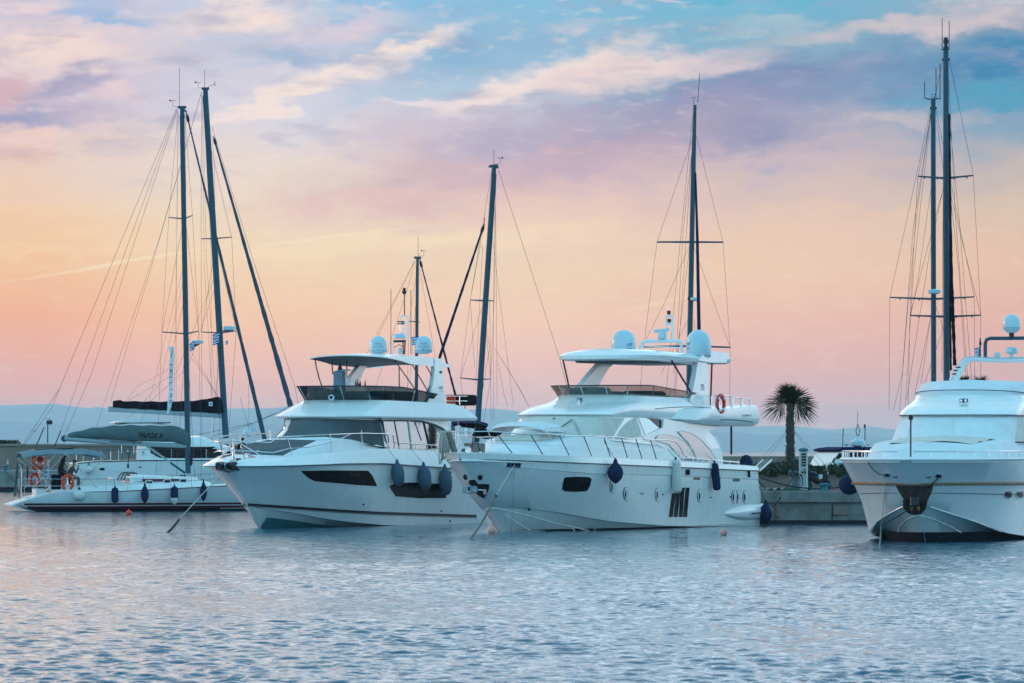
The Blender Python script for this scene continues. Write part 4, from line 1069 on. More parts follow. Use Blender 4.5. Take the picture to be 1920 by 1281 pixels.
    lo_ = can(-.075, .0); m.grid([up_[0], lo_[0]]); m.grid([up_[-1], lo_[-1]]); m.grid([[r[0] for r in up_], [r[0] for r in lo_]]); m.grid([[r[-1] for r in up_], [r[-1] for r in lo_]])
    m.build('hardtop_canopy', gel, root)
    for s in (1, -1):
        tp = [fr.P(680+x/7.118, 600+y/7.118, 1.85) for x, y in ((950,540),(1010,525),(1060,555),(1225,618),(1180,632),(1050,634))]
        MB().prism([Vector((p.x, s*1.5, p.z)) for p in tp], (0, s*.3, 0)).build('canopy_wing', gel, root, smooth=30)
    for pl, y in (((338,345),(352,430),(375,520),(402,600),(440,700)), -1.7), (((490,350),(492,410),(500,490)), -1.2), (((626,352),(625,430),(626,520)), -.6):
        MB().tube([P(x, yy, y) for x, yy in pl], .025, 6).build('canopy_strut', darkm, root)
    for pl in (((1045,348),(1245,632)), ((1185,352),(1360,652)), ((1310,360),(1395,512)), ((1402,505),(1355,655)), ((1096,430),(1098,610))):
        MB().tube([P(x, yy, 1.78) for x, yy in pl], .024, 6).build('canopy_strut', darkm, root)
    # radomes, radar tripod, ladder mast, whips
    for px in (709, 794):
        y = 0; lo, hi = -3, 3
        for _ in range(30):
            y = (lo+hi)/2
            if fr.px(13.6, y) < px: lo = y
            else: hi = y
        zb = fr.zpy(13.6, y, 664); radome(root, fr, fr.L(13.6, y, zb), .365, .76, foot=.07, txt=(('SEATEL', .42, .085), ('marine stabilised', .30, .06), ('4004', .18, .05)))
    Q = lambda x, y: fr.A(680+x/7.118, 600+y/7.118, 13.4)
    MB().lathe(Q(490, 248), [(.24, -.0), (.27, .03), (.27, .10), (.24, .17), (.15, .20)], 20).build('radar', radw, root)
    for (x0, x1) in ((412,405), (568,558), (540,540)): MB().tube([Q(x0, 262), Q(x1, 460)], .028, 6).build('radar_leg', gel if x0 < 530 else darkm, root)
    MB().tube([Q(420, 370), Q(484, 330), Q(545, 362)], .016, 5).build('radar_brace', darkm, root)
    MB().box(Q(490, 285), (.3, .42, .09), bev=.02).build('radar_bracket', darkm, root)
    MB().lathe(Q(500, 455), [(.07, 0), (.08, .1), (.075, .2), (.03, .27)], 12).build('horn', radw, root)
    R7 = lambda x, y: fr.A(680+x/2.5625, 260+y/2.5625, 13.4)
    MB().tube([R7(182, 935), R7(182, 858), R7(190, 851), R7(212, 852), R7(218, 862), R7(214, 965)], .028, 6).build('ladder_mast', gel, root)
    for y in (885, 915, 935): MB().tube([R7(182, y), R7(216, y)], .018, 5).build('ladder_rung', gel, root)
    for y in (880, 890): MB().tube([R7(168, y), R7(200, y)], .03, 5).build('light_bracket', darkm, root)
    MB().tube([R7(201, 852), R7(200, 735)], .022, 6).build('whip_antenna', darkm, root)
    MB().lathe(R7(200, 735), [(.03, -.12), (.10, -.05), (.10, .02), (.04, .06), (.09, .1), (.03, .16)], 10).build('masthead_light', darkm, root)
    for x, y0 in ((136, 722), (232, 728)): MB().tube([R7(x, y0), R7(x, 1035)], .014, 5).build('whip_antenna', wire, root)
    greek_flag('flag', 'small Greek flag between the two lettered radomes of the left yacht', fr.M @ Q(652, 225), 0, .32, .34, .03, 0, 'Greek flags flying in the marina')
    # aft fly deck: black locker, rails, lifejacket roll
    MB().box(fr.P(864, 750.5, 1.0), (1.1, 1.0, .46), bev=.06).build('fly_locker', blackc, root)
    for s in (1, -1):
        for y in (743, 752):
            a, b = fr.P(834, y, 1.9), fr.P(876, y, 1.9); MB().tube([Vector((a.x, s*1.9, a.z)), Vector((b.x, s*1.9, b.z))], .016, 6).build('fly_rail', steel, root)
        for x in (836, 862): a, b = fr.P(x, 743, 1.9), fr.P(x, 760, 1.9); MB().tube([Vector((a.x, s*1.9, a.z)), Vector((b.x, s*1.9, b.z))], .016, 6).build('fly_rail_post', steel, root)
    lr = thing('lifebuoy', 'orange rescue sling strapped to the aft flybridge rail of the left yacht', 'lifebuoy', fr.M @ fr.P(844.5, 750, 1.72))
    mb = MB()
    for k in range(4): mb.tube([Vector((-.16+.1*k, .0, -.2)), Vector((-.13+.1*k, .03, 0)), Vector((-.17+.1*k, .0, .2))], .06, 8)
    mb.build('sling_folds', orange, lr)
    MB().tube([Vector((-.22, -.07, -.05)), Vector((.22, -.07, -.04))], .014, 5).build('strap', white, lr)
    MB().tube([fr.P(859, 770, 1.9), fr.P(859.5, 842, 2.1)], .015, 5).build('flagstaff', steel, root)
    MB().tube([fr.P(872, 761, 1.9), fr.P(877, 800, 2.0)], .012, 5).build('hanging_cable', drope, root)
    # ---- hull fittings
    A_ = r2((621,863),(800,860),(1005,862),(1030,890),(1058,950),(940,944),(850,935),(770,928),(700,921),(668,905),(642,884))
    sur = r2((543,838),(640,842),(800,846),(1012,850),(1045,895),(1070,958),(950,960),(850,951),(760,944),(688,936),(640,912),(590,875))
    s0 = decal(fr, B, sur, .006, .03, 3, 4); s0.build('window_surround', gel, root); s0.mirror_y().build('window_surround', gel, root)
    w = decal(fr, B, A_, .018, .03, 3, 4); w.build('hull_window', dglass, root); w.mirror_y().build('hull_window', dglass, root)
    w = decal(fr, B, r2((1128,952),(1165,930),(1300,930),(1442,940),(1452,1018),(1300,1019),(1165,1008)), .018, .03, 3, 3); w.build('hull_window', dglass, root); w.mirror_y().build('hull_window', dglass, root)
    # styling stripes along the hull
    def band(py_t, py_b, nm, m, off=.012, x0=465, x1=893):
        mb = MB(); rows = [[], []]
        for k in range(60):
            px = x0+(x1-x0)*k/59
            rows[0].append(fr.hit(B, px, interp(py_t, px), off)[0]); rows[1].append(fr.hit(B, px, interp(py_b, px), off)[0])
        mb.grid(rows); mb.build(nm, m, root); mb.mirror_y().build(nm, m, root)
    tp = [(465,944.5),(563,951),(640,956.5),(720,961),(893,966.5)]
    band([(x, y-1.) for x, y in tp], [(x, y+1.2) for x, y in tp], 'pinstripe', navys)
    band([(x, y+1.2) for x, y in tp], [(x, y+4.) for x, y in tp], 'bronze_stripe', brownst)
    band([(x, y+4.8) for x, y in tp], [(x, y+5.4) for x, y in tp], 'pinstripe', greyp)
    pp = [fr.hit(B, x, y, .0)[0] for x, y in [(433+k*(900-433)/60, interp(sheer, 433+k*(900-433)/60)+.3) for k in range(61)]]
    mb = MB().tube(pp, .028, 6); mb.build('rubbing_strake', greyp, root); mb.mirror_y().build('rubbing_strake', greyp, root)
    for (x, y) in ((980,1055),(1425,1092),(1475,1150)): decal(fr, B, ell(360+x/3.05, 600+y/3.05, 1.5, 1.6, 8), .02, .03, 1, 2).build('through_hull_fitting', dglass, root)
    decal(fr, B, r2((1470,868),(1482,868),(1482,880),(1470,880)), .01, .02, 1, 2).build('through_hull_fitting', dglass, root)
    # turquoise boot top, with the light on the chine put into its colour
    mb = MB(); rows = []
    ch = lines[2]
    for k in range(50):
        a = 2.72+14.5*(k/49)**1.5; r_ = []
        lo, hi = hull.pt(lines[1], a), hull.pt(ch, a)
        for j in range(5):
            t = .0+.62*j/4; p = lo.lerp(hi, t); r_.append(Vector((p.x, p.y+.012, p.z-.004)))
        rows.append(r_)
    mb.grid(rows); mb.build('lit_boot_top', teal, root); mb.mirror_y().build('lit_boot_top', teal, root)
    # bow roller, anchor, windlass
    Bp = lambda x, y, yy=0: fr.P(360+x/4.929, 740+y/4.929, yy)
    MB().prism([Bp(300,600), Bp(345,605), Bp(362,680), Bp(345,712), Bp(300,690)], (0, .22, 0)).build('bow_roller', steel, root, smooth=0)
    an = MB(); an.tube([Bp(335,640,.1), Bp(290,650,.1), Bp(250,655,.1)], [.05,.07,.10], 8)
    an.prism([Bp(212,650,-.28), Bp(222,628,-.28), Bp(262,620,-.28), Bp(300,665,-.28), Bp(352,715,-.28), Bp(280,700,-.28), Bp(225,690,-.28)], (0, .72, 0)); an.build('anchor', darkm, root, smooth=20)
    MB().tube([Bp(225,690,.44), Bp(280,700,.44), Bp(350,718,.44)], .03, 6).build('anchor_fluke_edge', darkm, root)
    MB().lathe(Bp(320, 655, .26), [(.04, -.03), (.15, -.02), (.15, .02), (.04, .03)], 14, axis=(0, 1, 0)).build('roller_wheel', steel, root)
    MB().box(Bp(460, 605, .1), (.5, .2, .16), bev=.04).build('windlass', steel, root)
    for x in (420, 440, 480, 500): MB().lathe(Bp(x, 612, .25), [(.05, -.05), (.07, 0), (.05, .1)], 8).build('deck_cleat', darkm, root)
    MB().lathe(Bp(522, 610, .1), [(.07, 0), (.06, .2), (.12, .24), (.12, .28)], 10).build('capstan', steel, root)
    b = thing('buoy', 'faded pink float lying on the bow deck of the left yacht', 'float', fr.M @ Bp(552, 600, .3)); MB().lathe((0, 0, 0), [(max(.01, .2*math.sin(k/10*PI)), -.16*math.cos(k/10*PI)) for k in range(11)], 16).build('float_body', pink, b)
    # rails
    def rp(a, s, h, ins=.0): e = hull.edge(a, -1, ins); return Vector((e.x, s*e.y, e.z+h))
    for s in (1, -1):
        # tall bow pulpit, loop forward of the stem
        top = [fr.L(.35, 0, 3.42), fr.L(.42, s*.45, 3.42), fr.L(.75, s*.95, 3.40), fr.L(1.3, s*1.35, 3.38)]
        top += [rp(1.9+k*.55, s, .80-.015*k) for k in range(0, 15)]
        ae = 1.9+14*.55
        top += [rp(ae+.25, s, .55), rp(ae+.35, s, .25)]
        rail(root, top, .022, 'bow_rail')
        mid = [fr.L(.5, 0, 3.05), fr.L(.58, s*.45, 3.05), fr.L(.95, s*.95, 3.02), fr.L(1.5, s*1.35, 2.98), rp(2.4, s, .32), rp(3.4, s, .30), rp(5.0, s, .42), rp(6.4, s, .68)]
        rail(root, mid, .018, 'bow_rail_lower')
        for px, da in ((413,.3),(440,.5),(499,.75),(550,.3),(622,.12),(680,.12),(727,.1)):
            a = hull.a_px(px); b0 = rp(a, s, -.02); b1 = rp(max(.7, a-da), s, .78)
            MB().tube([b0, b1], .018, 6).build('stanchion', steel, root)
        MB().tube([fr.L(.75, s*.5, 2.72), fr.L(.45, s*.45, 3.42)], .018, 6).build('stanchion', steel, root)
        low = [rp(10.3+k*.6, s, .26) for k in range(9)]; rail(root, low, .016, 'side_rail')
        for k in range(4): MB().tube([rp(10.4+k*1.4, s, 0), rp(10.4+k*1.4, s, .26)], .015, 5).build('stanchion', steel, root)
    # fenders
    G = 'slate fenders along the port side of the left yacht'
    fender(fr, B, 735.6, 866, 913, 12, 'fat', slatef, 'slate blue fender nearest the bow of the left yacht', group=G, ropeto=(727,841), tilt=-5)
    fender(fr, B, 785, 871, 920, 12.6, 'fat', slatef, 'slate blue fender in the middle of three on the left yacht', group=G, ropeto=(771,843), tilt=-6)
    fender(fr, B, 825, 875, 929, 12, 'fat', slatef, 'slate blue fender nearest the central yacht, aftmost of three', group=G, ropeto=(812,843), tilt=-4)
    # mooring rope and chain from the bow
    pA = fr.M @ Bp(300, 700, .15); pB = at(309, 999, H*F/(999-HZ)); pB.z = -.08; k = pA.lerp(pB, .76)
    ml = thing('mooring_line', 'taut pale mooring rope with dark chain running from the left yacht bow', 'mooring line', pA)
    MB().tube([Vector((0, 0, 0)), k-pA], .018, 6).build('rope', rope, ml)
    chain(k-pA, pB-pA, .15, .018, .05, None).build('chain', darkm, ml)
    MB().box(fr.L(18.4, 0, .35), (1.2, 4.2, .16), bev=.06).build('bathing_platform', gel2, root)
    return fr, hull
def dark_tint():
    m = smoked.copy(); m.name = 'dark_tinted_glass'
    for n in m.node_tree.nodes:
        if n.type == 'BSDF_TRANSPARENT': n.inputs[0].default_value = (.10, .16, .17, 1)
    return m
dglass2 = dark_tint()
pr_fr, pr_hull = yacht_left()
# ================================================================ right yacht: classic raised-bow yacht under white covers
def yacht_right():
    fr = Fr(1698, 140, 16)
    root = thing('motor_yacht', 'classic white yacht at the right edge with teak rubbing strake and canvas covered wheelhouse', 'motor yacht', fr.o, fr.rz)
    rr = pxy(1380, 560, 2.561)
    sheer = [(1572,857.5),(1640,860),(1698,862),(1760,862),(1800,862.3),(1920,861),(2000,860)]
    strake = [(1597,902),(1681,909.3),(1720,908.5),(1749,907.5),(1800,907),(1920,906.7),(2000,905)]
    chi = [(1600,1000),(1690,945),(1712,948),(1743,952),(1815,974),(1887,1001),(1950,1011),(2040,1015)]
    lines = [dict(a0=3.9, B=0, E=1, z=[(3.9,-.3),(6,-1.0),(24,-1.2)]),
             dict(a0=3.55, B=2.45, E=8.5, n=2., m=1.6, z=[(3.5,.0),(24,-.2)]),
             dict(a0=3.3, B=2.6, E=8.4, n=2., m=1.65, z=[(3.3,.32),(24,.24)]),
             dict(a0=1.75, B=2.72, E=8.2, n=2.0, m=1.6, z=('px', chi)),
             dict(a0=1.72, B=2.78, E=8.0, n=2.0, m=1.6, z=('px', [(x, y-1.5) for x, y in chi])),
             dict(a0=1.3, B=2.86, E=7.2, n=2.1, m=1.6, z=[(1.3,1.45),(6,1.30),(24,1.0)]),
             dict(a0=.92, B=2.95, E=6.6, n=2.3, m=1.6, z=('px', [(x, y+1.5) for x, y in strake])),
             dict(a0=.88, B=2.97, E=6.6, n=2.3, m=1.6, z=('px', strake)),
             dict(a0=.02, B=3.10, E=6.0, n=2.5, m=1.65, z=('px', [(x, y+.6) for x, y in sheer])),
             dict(a0=.0, B=3.12, E=6.0, n=2.5, m=1.65, z=('px', sheer))]
    hull = Hull(fr, 27, lines); hull.mb.build('hull', gel, root, smooth=26); B = bvh_of(hull.mb)
    hull.deck(drop=.1, inset=.06, camber=.06).build('deck', gel2, root)
    for s in (1, -1):
        pts = []
        for k in range(60):
            e = hull.pt(lines[7], .9+22*(k/59)**1.5); pts.append(Vector((e.x-.0, s*(e.y+.015), e.z)))
        pts[0].y = 0
        MB().tube(pts, .052, 8, flat=.8).build('teak_strake', teak, root)
        cap = []
        for k in range(60):
            e = hull.edge(.02+22*(k/59)**1.6); cap.append(Vector((e.x, s*(e.y-.05), e.z+.01)))
        MB().tube(cap, .05, 8, flat=1.4).build('cap_rail', gel2, root)
        kn = []
        for k in range(50):
            p = hull.pt(lines[5], 1.35+21*(k/49)**1.5); q = hull.pt(lines[6], max(1.35, 1.35+21*(k/49)**1.5)); m = p.lerp(q, .42); kn.append(Vector((m.x, s*(m.y+.005), m.z)))
        MB().tube(kn, .018, 5).build('knuckle_line', greyp, root)
    # dark bottom paint
    mb = MB().grid([[Vector((p.x+.02, p.y*1.008+.012, p.z)) for p in r_] for r_ in hull.rows[:3]])
    mb.build('bottom_paint', anti, root); mb.mirror_y().build('bottom_paint', anti, root)
    # spray rails and bow panels
    for pl in (((870,1036),(960,1062),(1030,1095),(1090,1130)), ((932,1000),(1040,1035),(1150,1070),(1300,1130))):
        pts = []
        for (x0, y0), (x1, y1) in zip(pl, pl[1:]):
            for k in range(6): pts.append(fr.hit(B, 1380+(x0+(x1-x0)*k/6)/2.561, 560+(y0+(y1-y0)*k/6)/2.561, .0)[0])
        m = MB().tube(pts, .028, 6); m.build('spray_rail', gel, root); m.mirror_y().build('spray_rail', gel, root)
    # anchor pocket (dark steel plate in a V)
    pk = decal(fr, B, rr((768,898),(860,896),(946,898),(938,930),(922,962),(892,1002),(862,1028),(832,1000),(803,958),(785,928)), .02, .05, 3, 4); pk.build('anchor_plate', rusty, root)
    fl = decal(fr, B, rr((803,964),(818,985),(845,1000),(868,1003),(895,992),(918,968),(912,1000),(890,1028),(860,1034),(828,1026),(806,1000)), .05, .05, 2, 3); fl.build('anchor_fluke', rusty, root)
    c = fr.hit(B, *rr((860,960))[0], .12)[0]; MB().box(c, (.14, .3, .36), bev=.04).build('anchor', darkm, root)
    for x in (846, 876): c = fr.hit(B, *rr((x,992))[0], .10)[0]; MB().lathe(c, [(.02, -.1), (.06, 0), (.02, .14)], 8).build('anchor_pin', teak, root)
    for x, y in ((725,846),(972,850)):
        cx, cy = rr((x, y))[0]
        d = decal(fr, B, ell(cx, cy, 6.2, 3.6, 16, 2.6), .03, .05, 1, 3); f_ = d.build('fairlead', steel, root)
        decal(fr, B, ell(cx, cy, 4.2, 2.1, 14, 2.6), .04, .03, 1, 2).build('opening', dglass, f_)
    for x in (925, 765):
        cx, cy = rr((x, 857))[0]; decal(fr, B, ell(cx, cy, 5., 1.1, 12, 3), .02, .03, 1, 2).build('bow_vent', greyp, root)
    for x in (1308, 1364):
        cx, cy = rr((x, 941))[0]; d = decal(fr, B, ell(cx, cy, 9.2, 7.6, 18, 2., -.35), .012, .04, 1, 3); o = d.build('porthole', steel, root)
        decal(fr, B, ell(cx-.8, cy, 5.4, 5.2, 14), .03, .03, 1, 2).build('pane', dglass, o)
    # foredeck trunk, wheelhouse, brow
    trunk = loft([ring(3.4, 24, 2.35, 2.4, 2.75, p=2.5), ring(3.6, 24, 2.32, 2.4, [(3.6,3.02),(8,3.12)], p=2.5), ring(4.1, 24, 2.15, 2.2, [(4.1,3.22),(8,3.42)], p=2.5)], camber=.1)
    trunk.build('foredeck_trunk', canvas, root)
    rows = []
    for i in range(8):
        t = i/7; rows.append([fr.L(4.6+3.2*t, y*1.7/4*(1-.15*(1-t)), 3.36+.20*t-.004*y*y+.03*math.sin(i*2.+y)) for y in range(-4, 5)])
    MB().grid(rows).build('foredeck_cover', canvas2, root)
    house = loft([ring(7.4, 24, 2.28, 2.4, 3.30, p=2.8), ring(7.55, 24, 2.26, 2.4, 3.42, p=2.8), ring(8.5, 24, 2.10, 2.3, 4.24, p=2.8)], camber=0)
    hm = house.build('wheelhouse_cover', canvas, root)
    HB = bvh_of(house)
    brow = loft([ring(8.48, 24, 2.12, 2.3, 4.25, p=2.8), ring(8.45, 24, 2.14, 2.3, 4.32, p=2.8), ring(8.7, 24, 2.12, 2.3, 4.48, p=2.6), ring(9.4, 24, 2.06, 2.3, 4.66, p=2.5), ring(10.3, 24, 2.0, 2.3, 4.84, p=2.4), ring(10.6, 24, 1.98, 2.3, 5.02, p=2.4)], camber=.02)
    brow.build('wheelhouse_roof', gel, root)
    flyc = loft([ring(10.6, 24, 1.99, 2.3, 5.02, p=2.3), ring(10.7, 24, 1.98, 2.3, [(10.6,5.16),(13,5.1),(20,5.1)], p=2.3), ring(11.1, 24, 1.9, 2.2, [(11,5.38),(20,5.36)], p=2.3), ring(11.6, 24, 1.72, 2.1, [(11.5,5.52),(20,5.50)], p=2.3)], camber=.05)
    flyc.build('flybridge_cover', canvas, root)
    RB = bvh_of(brow); FB = bvh_of(flyc)
    rr_ = [p+Vector((.012, 0, 0)) for p in ring(8.44, 24, 2.15, 2.3, 4.29, p=2.8)]; MB().tube(rr_, .018, 5).build('roof_piping', navys, root)
    MB().tube([p+Vector((.01, 0, 0)) for p in ring(10.6, 24, 2.0, 2.3, [(10.5,5.20),(12,5.12),(13,5.05),(20,5.03)], p=2.3)], .016, 5).build('cover_piping', navys, root)
    MB().tube(ring(7.5, 24, 2.29, 2.4, 3.35, p=2.8), .022, 5).build('cover_hem', drope, root)
    # canvas folds on the windscreen cover: seams
    for px0, px1 in ((1700,1712),(1790,1786),(1905,1912)):
        pts = [fr.hit(HB, px0+(px1-px0)*k/6, 829-47*k/6, .004)[0] for k in range(7)]; MB().tube(pts, .01, 5).build('cover_seam', canvas2, root)
    d = decal(fr, HB, [(1909,784),(1916,783),(1921,800),(1921,829),(1902,829)], .01, .02, 3, 2); d.build('cover_corner_shade', canvas2, root)  # ivory patch puts the shading of the wheelhouse corner into the colour
    # spotlight
    c = fr.hit(RB, 1807.5, 757, .05)[0]; MB().box(c+Vector((.05, 0, .06)), (.14, .30, .13), bev=.02).build('floodlight', darkm, root)
    for s in (-.08, .08): MB().box(c+Vector((.125, s, .06)), (.01, .09, .07)).build('lens', steel, root)
    MB().tube([c+Vector((.04, 0, .0)), c-Vector((0, 0, .12))], .03, 6).build('floodlight_bracket', gel, root)
    # bow rail with short stanchions
    def rp(a, s, h): e = hull.edge(a, -1, .08); return Vector((e.x, s*e.y, e.z+h))
    for s in (1, -1):
        rail(root, [rp(.06+21*(k/60)**1.5, s, .27) for k in range(61)], .026, 'bow_rail')
        a = .3
        while a < 20:
            MB().tube([rp(a, s, 0), rp(a, s, .27)], .02, 6).build('stanchion', steel, root); a += .62+.02*a
    # jackstaff
    b = fr.L(.9, 0, 2.85); MB().tube([b, b+Vector((0, 0, 1.25))], .028, 7).build('jackstaff', darkm, root)
    MB().lathe(b+Vector((0, 0, 1.22)), [(.05, 0), (.075, .03), (.075, .14), (.05, .17)], 10).build('anchor_light', blackp, root)
    # radar arch
    A = lambda x, y, a=20.4: fr.A(1380+x/2.561, 560+y/2.561, a)
    def mirror_arch(pts): return pts+[Vector((p.x, -p.y, p.z)) for p in reversed(pts)]
    pts = [A(1040,400), A(1060,370), A(1085,325), A(1103,300), A(1130,291), A(1180,293), A(1240,296)]
    MB().tube(mirror_arch([Vector((p.x, p.y, p.z)) for p in pts]), [.17,.16,.14,.12,.10,.09,.09,.09,.09,.10,.12,.14,.16,.17], 10, flat=.9).build('radar_arch', gel, root)
    pts = [A(1028,392,20.2), A(1050,350,20.2), A(1078,302,20.2), A(1098,284,20.2), A(1135,279,20.2), A(1240,285,20.2)]
    rail(root, mirror_arch(pts), .024, 'arch_rail')
    for (x, y) in ((1055,345),(1068,330),(1048,362)): MB().box(A(x, y, 14.3), (.08, .16, .05)).build('arch_step', darkm, root)
    pts = [A(1197,280), A(1197,215), A(1203,198), A(1220,191), A(1290,191)]
    rail(root, mirror_arch(pts), .07, 'antenna_hoop', alu, 10)
    c = A(1323,190); MB().lathe(c, [(.10, 0), (.10, .2), (.2, .24)], 12).build('radome_post', darkm, root)
    radome(root, fr, c+Vector((0, 0, .2)), .33, .70)
    c = A(1323,283); MB().lathe(c, [(.09, 0), (.08, .12), (.2, .16), (.24, .20), (.22, .34), (.17, .38)], 16).build('radar', radw, root)
    text_plane('M', c+Vector((.25, .12, .26)), (0, -1, 0) if False else (0, 1, 0), (0, 0, 1), .12).build('lettering', greyp, root, smooth=0)
    c = A(1256,272); MB().lathe(c, [(.06, -.1), (.11, -.05), (.12, .05), (.05, .1)], 12, axis=(1, 0, 0)).build('horn', radw, root)
    MB().tube([A(1172,285), A(1172,190)], .022, 6).build('whip_antenna', darkm, root)
    MB().lathe(A(1173,215), [(.03, -.1), (.05, 0), (.03, .1)], 8).build('navigation_light', darkm, root)
    greek_flag('flag', 'small Greek flag on the radar arch of the right-hand yacht', fr.M @ A(1148,238), 0, .22, .36, .03, .05, 'Greek flags flying in the marina')
    # the big round fender, starboard
    f = fender(fr, None, 1613, 887, 929, 20.5, 'ball', navyf, 'huge round navy fender hanging off the bow of the right-hand yacht', yplane=-3.0)
    # mooring lines
    pA = fr.M @ fr.hit(B, *rr((725,850))[0], .06)[0]; pB = fr.M @ fr.hit(B, *rr((710,1062))[0], .22)[0]; pC = at(1648, 1030, H*F/(1030-HZ)); pC.z = -.1
    ml = thing('mooring_line', 'white rope and chain hanging from the right-hand yacht bow into the water', 'mooring line', pA)
    MB().tube([Vector((0, 0, 0)), pB-pA], .014, 6).build('rope', whitef, ml); chain(pB-pA, pC-pA, .12, .011, .02).build('chain', greyp, ml)
    pA2 = fr.M @ fr.hit(B, *rr((972,852))[0], .06)[0]; pM = fr.M @ fr.hit(B, *rr((822,992))[0], .25)[0]
    ml = thing('mooring_line', 'dark rope slung round the stem of the right-hand yacht', 'mooring line', pA2)
    MB().tube([Vector((0, 0, 0)), pM-pA2, pB-pA2+Vector((.02, 0, 0))], .022, 6).build('rope', drope, ml)
    pts = [rr(p)[0] for p in ((632,760),(640,785),(660,815),(690,838),(722,846))]
    tl = thing('mooring_line', 'pale tail rope drooping along the starboard bow of the right-hand yacht', 'mooring line', fr.M @ fr.hit(B, *pts[0], .05)[0])
    o = fr.M @ fr.hit(B, *pts[0], .05)[0]; MB().tube([fr.M @ fr.hit(B, *p, .05)[0]-o for p in pts], .02, 6).build('rope', greyp, tl)
yacht_right()
# ================================================================ sailing boats
def wires(root, fr, segs, y=0., r=.008, name='shroud', m=None, ys=None):
    for s in segs:
        pts = [fr.P(px, py, (q[0] if (q := rest) else y)) for px, py, *rest in s]
        MB().tube(pts, r, 5).build(name, m or wire, root)
def mast(root, fr, top, base, wt, wb, y=0., name='mast', flat=.7):
    a, b = fr.P(*top, y), fr.P(*base, y); s = fr.o.y/F/2
    pts = [b.lerp(a, k/8) for k in range(9)]
    rs = [(wb+(wt-wb)*max(0, (k-4)/4)**1.3)*s for k in range(9)]
    o = MB().tube(pts, rs, 12, flat=flat).build(name, alu, root)
    MB().box(a+Vector((0, 0, .02)), (.42, .14, .14), bev=.03).build('masthead_crane', alu, o)
    MB().tube([pts[0]+Vector((-rs[0]*1.0, 0, .1)), pts[8]+Vector((-rs[8]*1.0, 0, -.4))], .018, 5).build('mast_track', darkm, o)
    return o, a, b
def spreader(root, fr, pts, r=.035):
    MB().tube([fr.P(*p) for p in pts], [r*.75, r*1.2, r*.75] if len(pts) == 3 else r, 7, flat=.6).build('spreader', alu, root)
def furl(root, fr, p0, p1, r0, r1, m, y=0., name='furled_headsail', seed=1, wob=.25):
    rng = random.Random(seed); a, b = fr.P(*p0, y), fr.P(*p1, y); n = 60; pts = []; rs = []
    for k in range(n+1):
        t = k/n; pts.append(a.lerp(b, t)); rs.append((r0+(r1-r0)*t)*(1+wob*(rng.random()-.5)*t+.08*math.sin(t*70)))
    o = MB().tube(pts, rs, 9).build(name, m, root)
    MB().lathe(a+Vector((0, 0, 0)), [(.03, -.35), (.08, -.22), (.09, -.05), (.05, .06), (.02, .2)], 10, axis=(a-b)).build('furler_swivel', darkm, o)
    return o
def vane(root, fr, p, h, side=-1, y=0.):
    b = fr.P(*p, y); MB().tube([b, b+Vector((0, 0, h))], .012, 5).build('whip_antenna', wire, root)
    q = b+Vector((.35*side, 0, .0)); MB().tube([b, q, q+Vector((0, 0, .3))], .011, 5).build('wind_vane', wire, root)
    MB().tube([q+Vector((-.16, 0, .3)), q+Vector((.16, 0, .3))], .011, 5).build('wind_vane', wire, root)
    MB().box(q+Vector((-.14, 0, .3)), (.08, .01, .09)).build('wind_vane', wire, root)

def sail_hull(fr, root, L, B, sheerz, stripe=None, hullm=None, trans=.8, sheer=None, lo=.3):
    lines = [dict(a0=1.6, B=0, E=1, z=[(1.6,-.2),(4,-.75),(L-3,-.6),(L,-.25)], L=L-.8),
             dict(a0=1.45, B=B*.72, E=L*.6, n=1.7, m=1., z=[(1.45,-.02),(L-2,-.05),(L,.05)], L=L-.6),
             dict(a0=1.2, B=B*.84, E=L*.58, n=1.7, m=1., z=[(1.2,.24),(L-1.5,.20),(L,.24)], L=L-.1, taper=.15),
             dict(a0=.6, B=B*.95, E=L*.55, n=1.8, m=1.05, z=[(.6,lo+.45),(L,lo+.35)], L=L-trans*.5, taper=.2),
             dict(a0=.0, B=B, E=L*.52, n=2.0, m=1.1, z=sheer or [(0,sheerz+.15),(L*.6,sheerz-.05),(L,sheerz)], L=L-trans, taper=.25)]
    hull = Hull(fr, L, lines, te=1.4); hull.mb.build('hull', hullm or gel, root, smooth=35); return hull

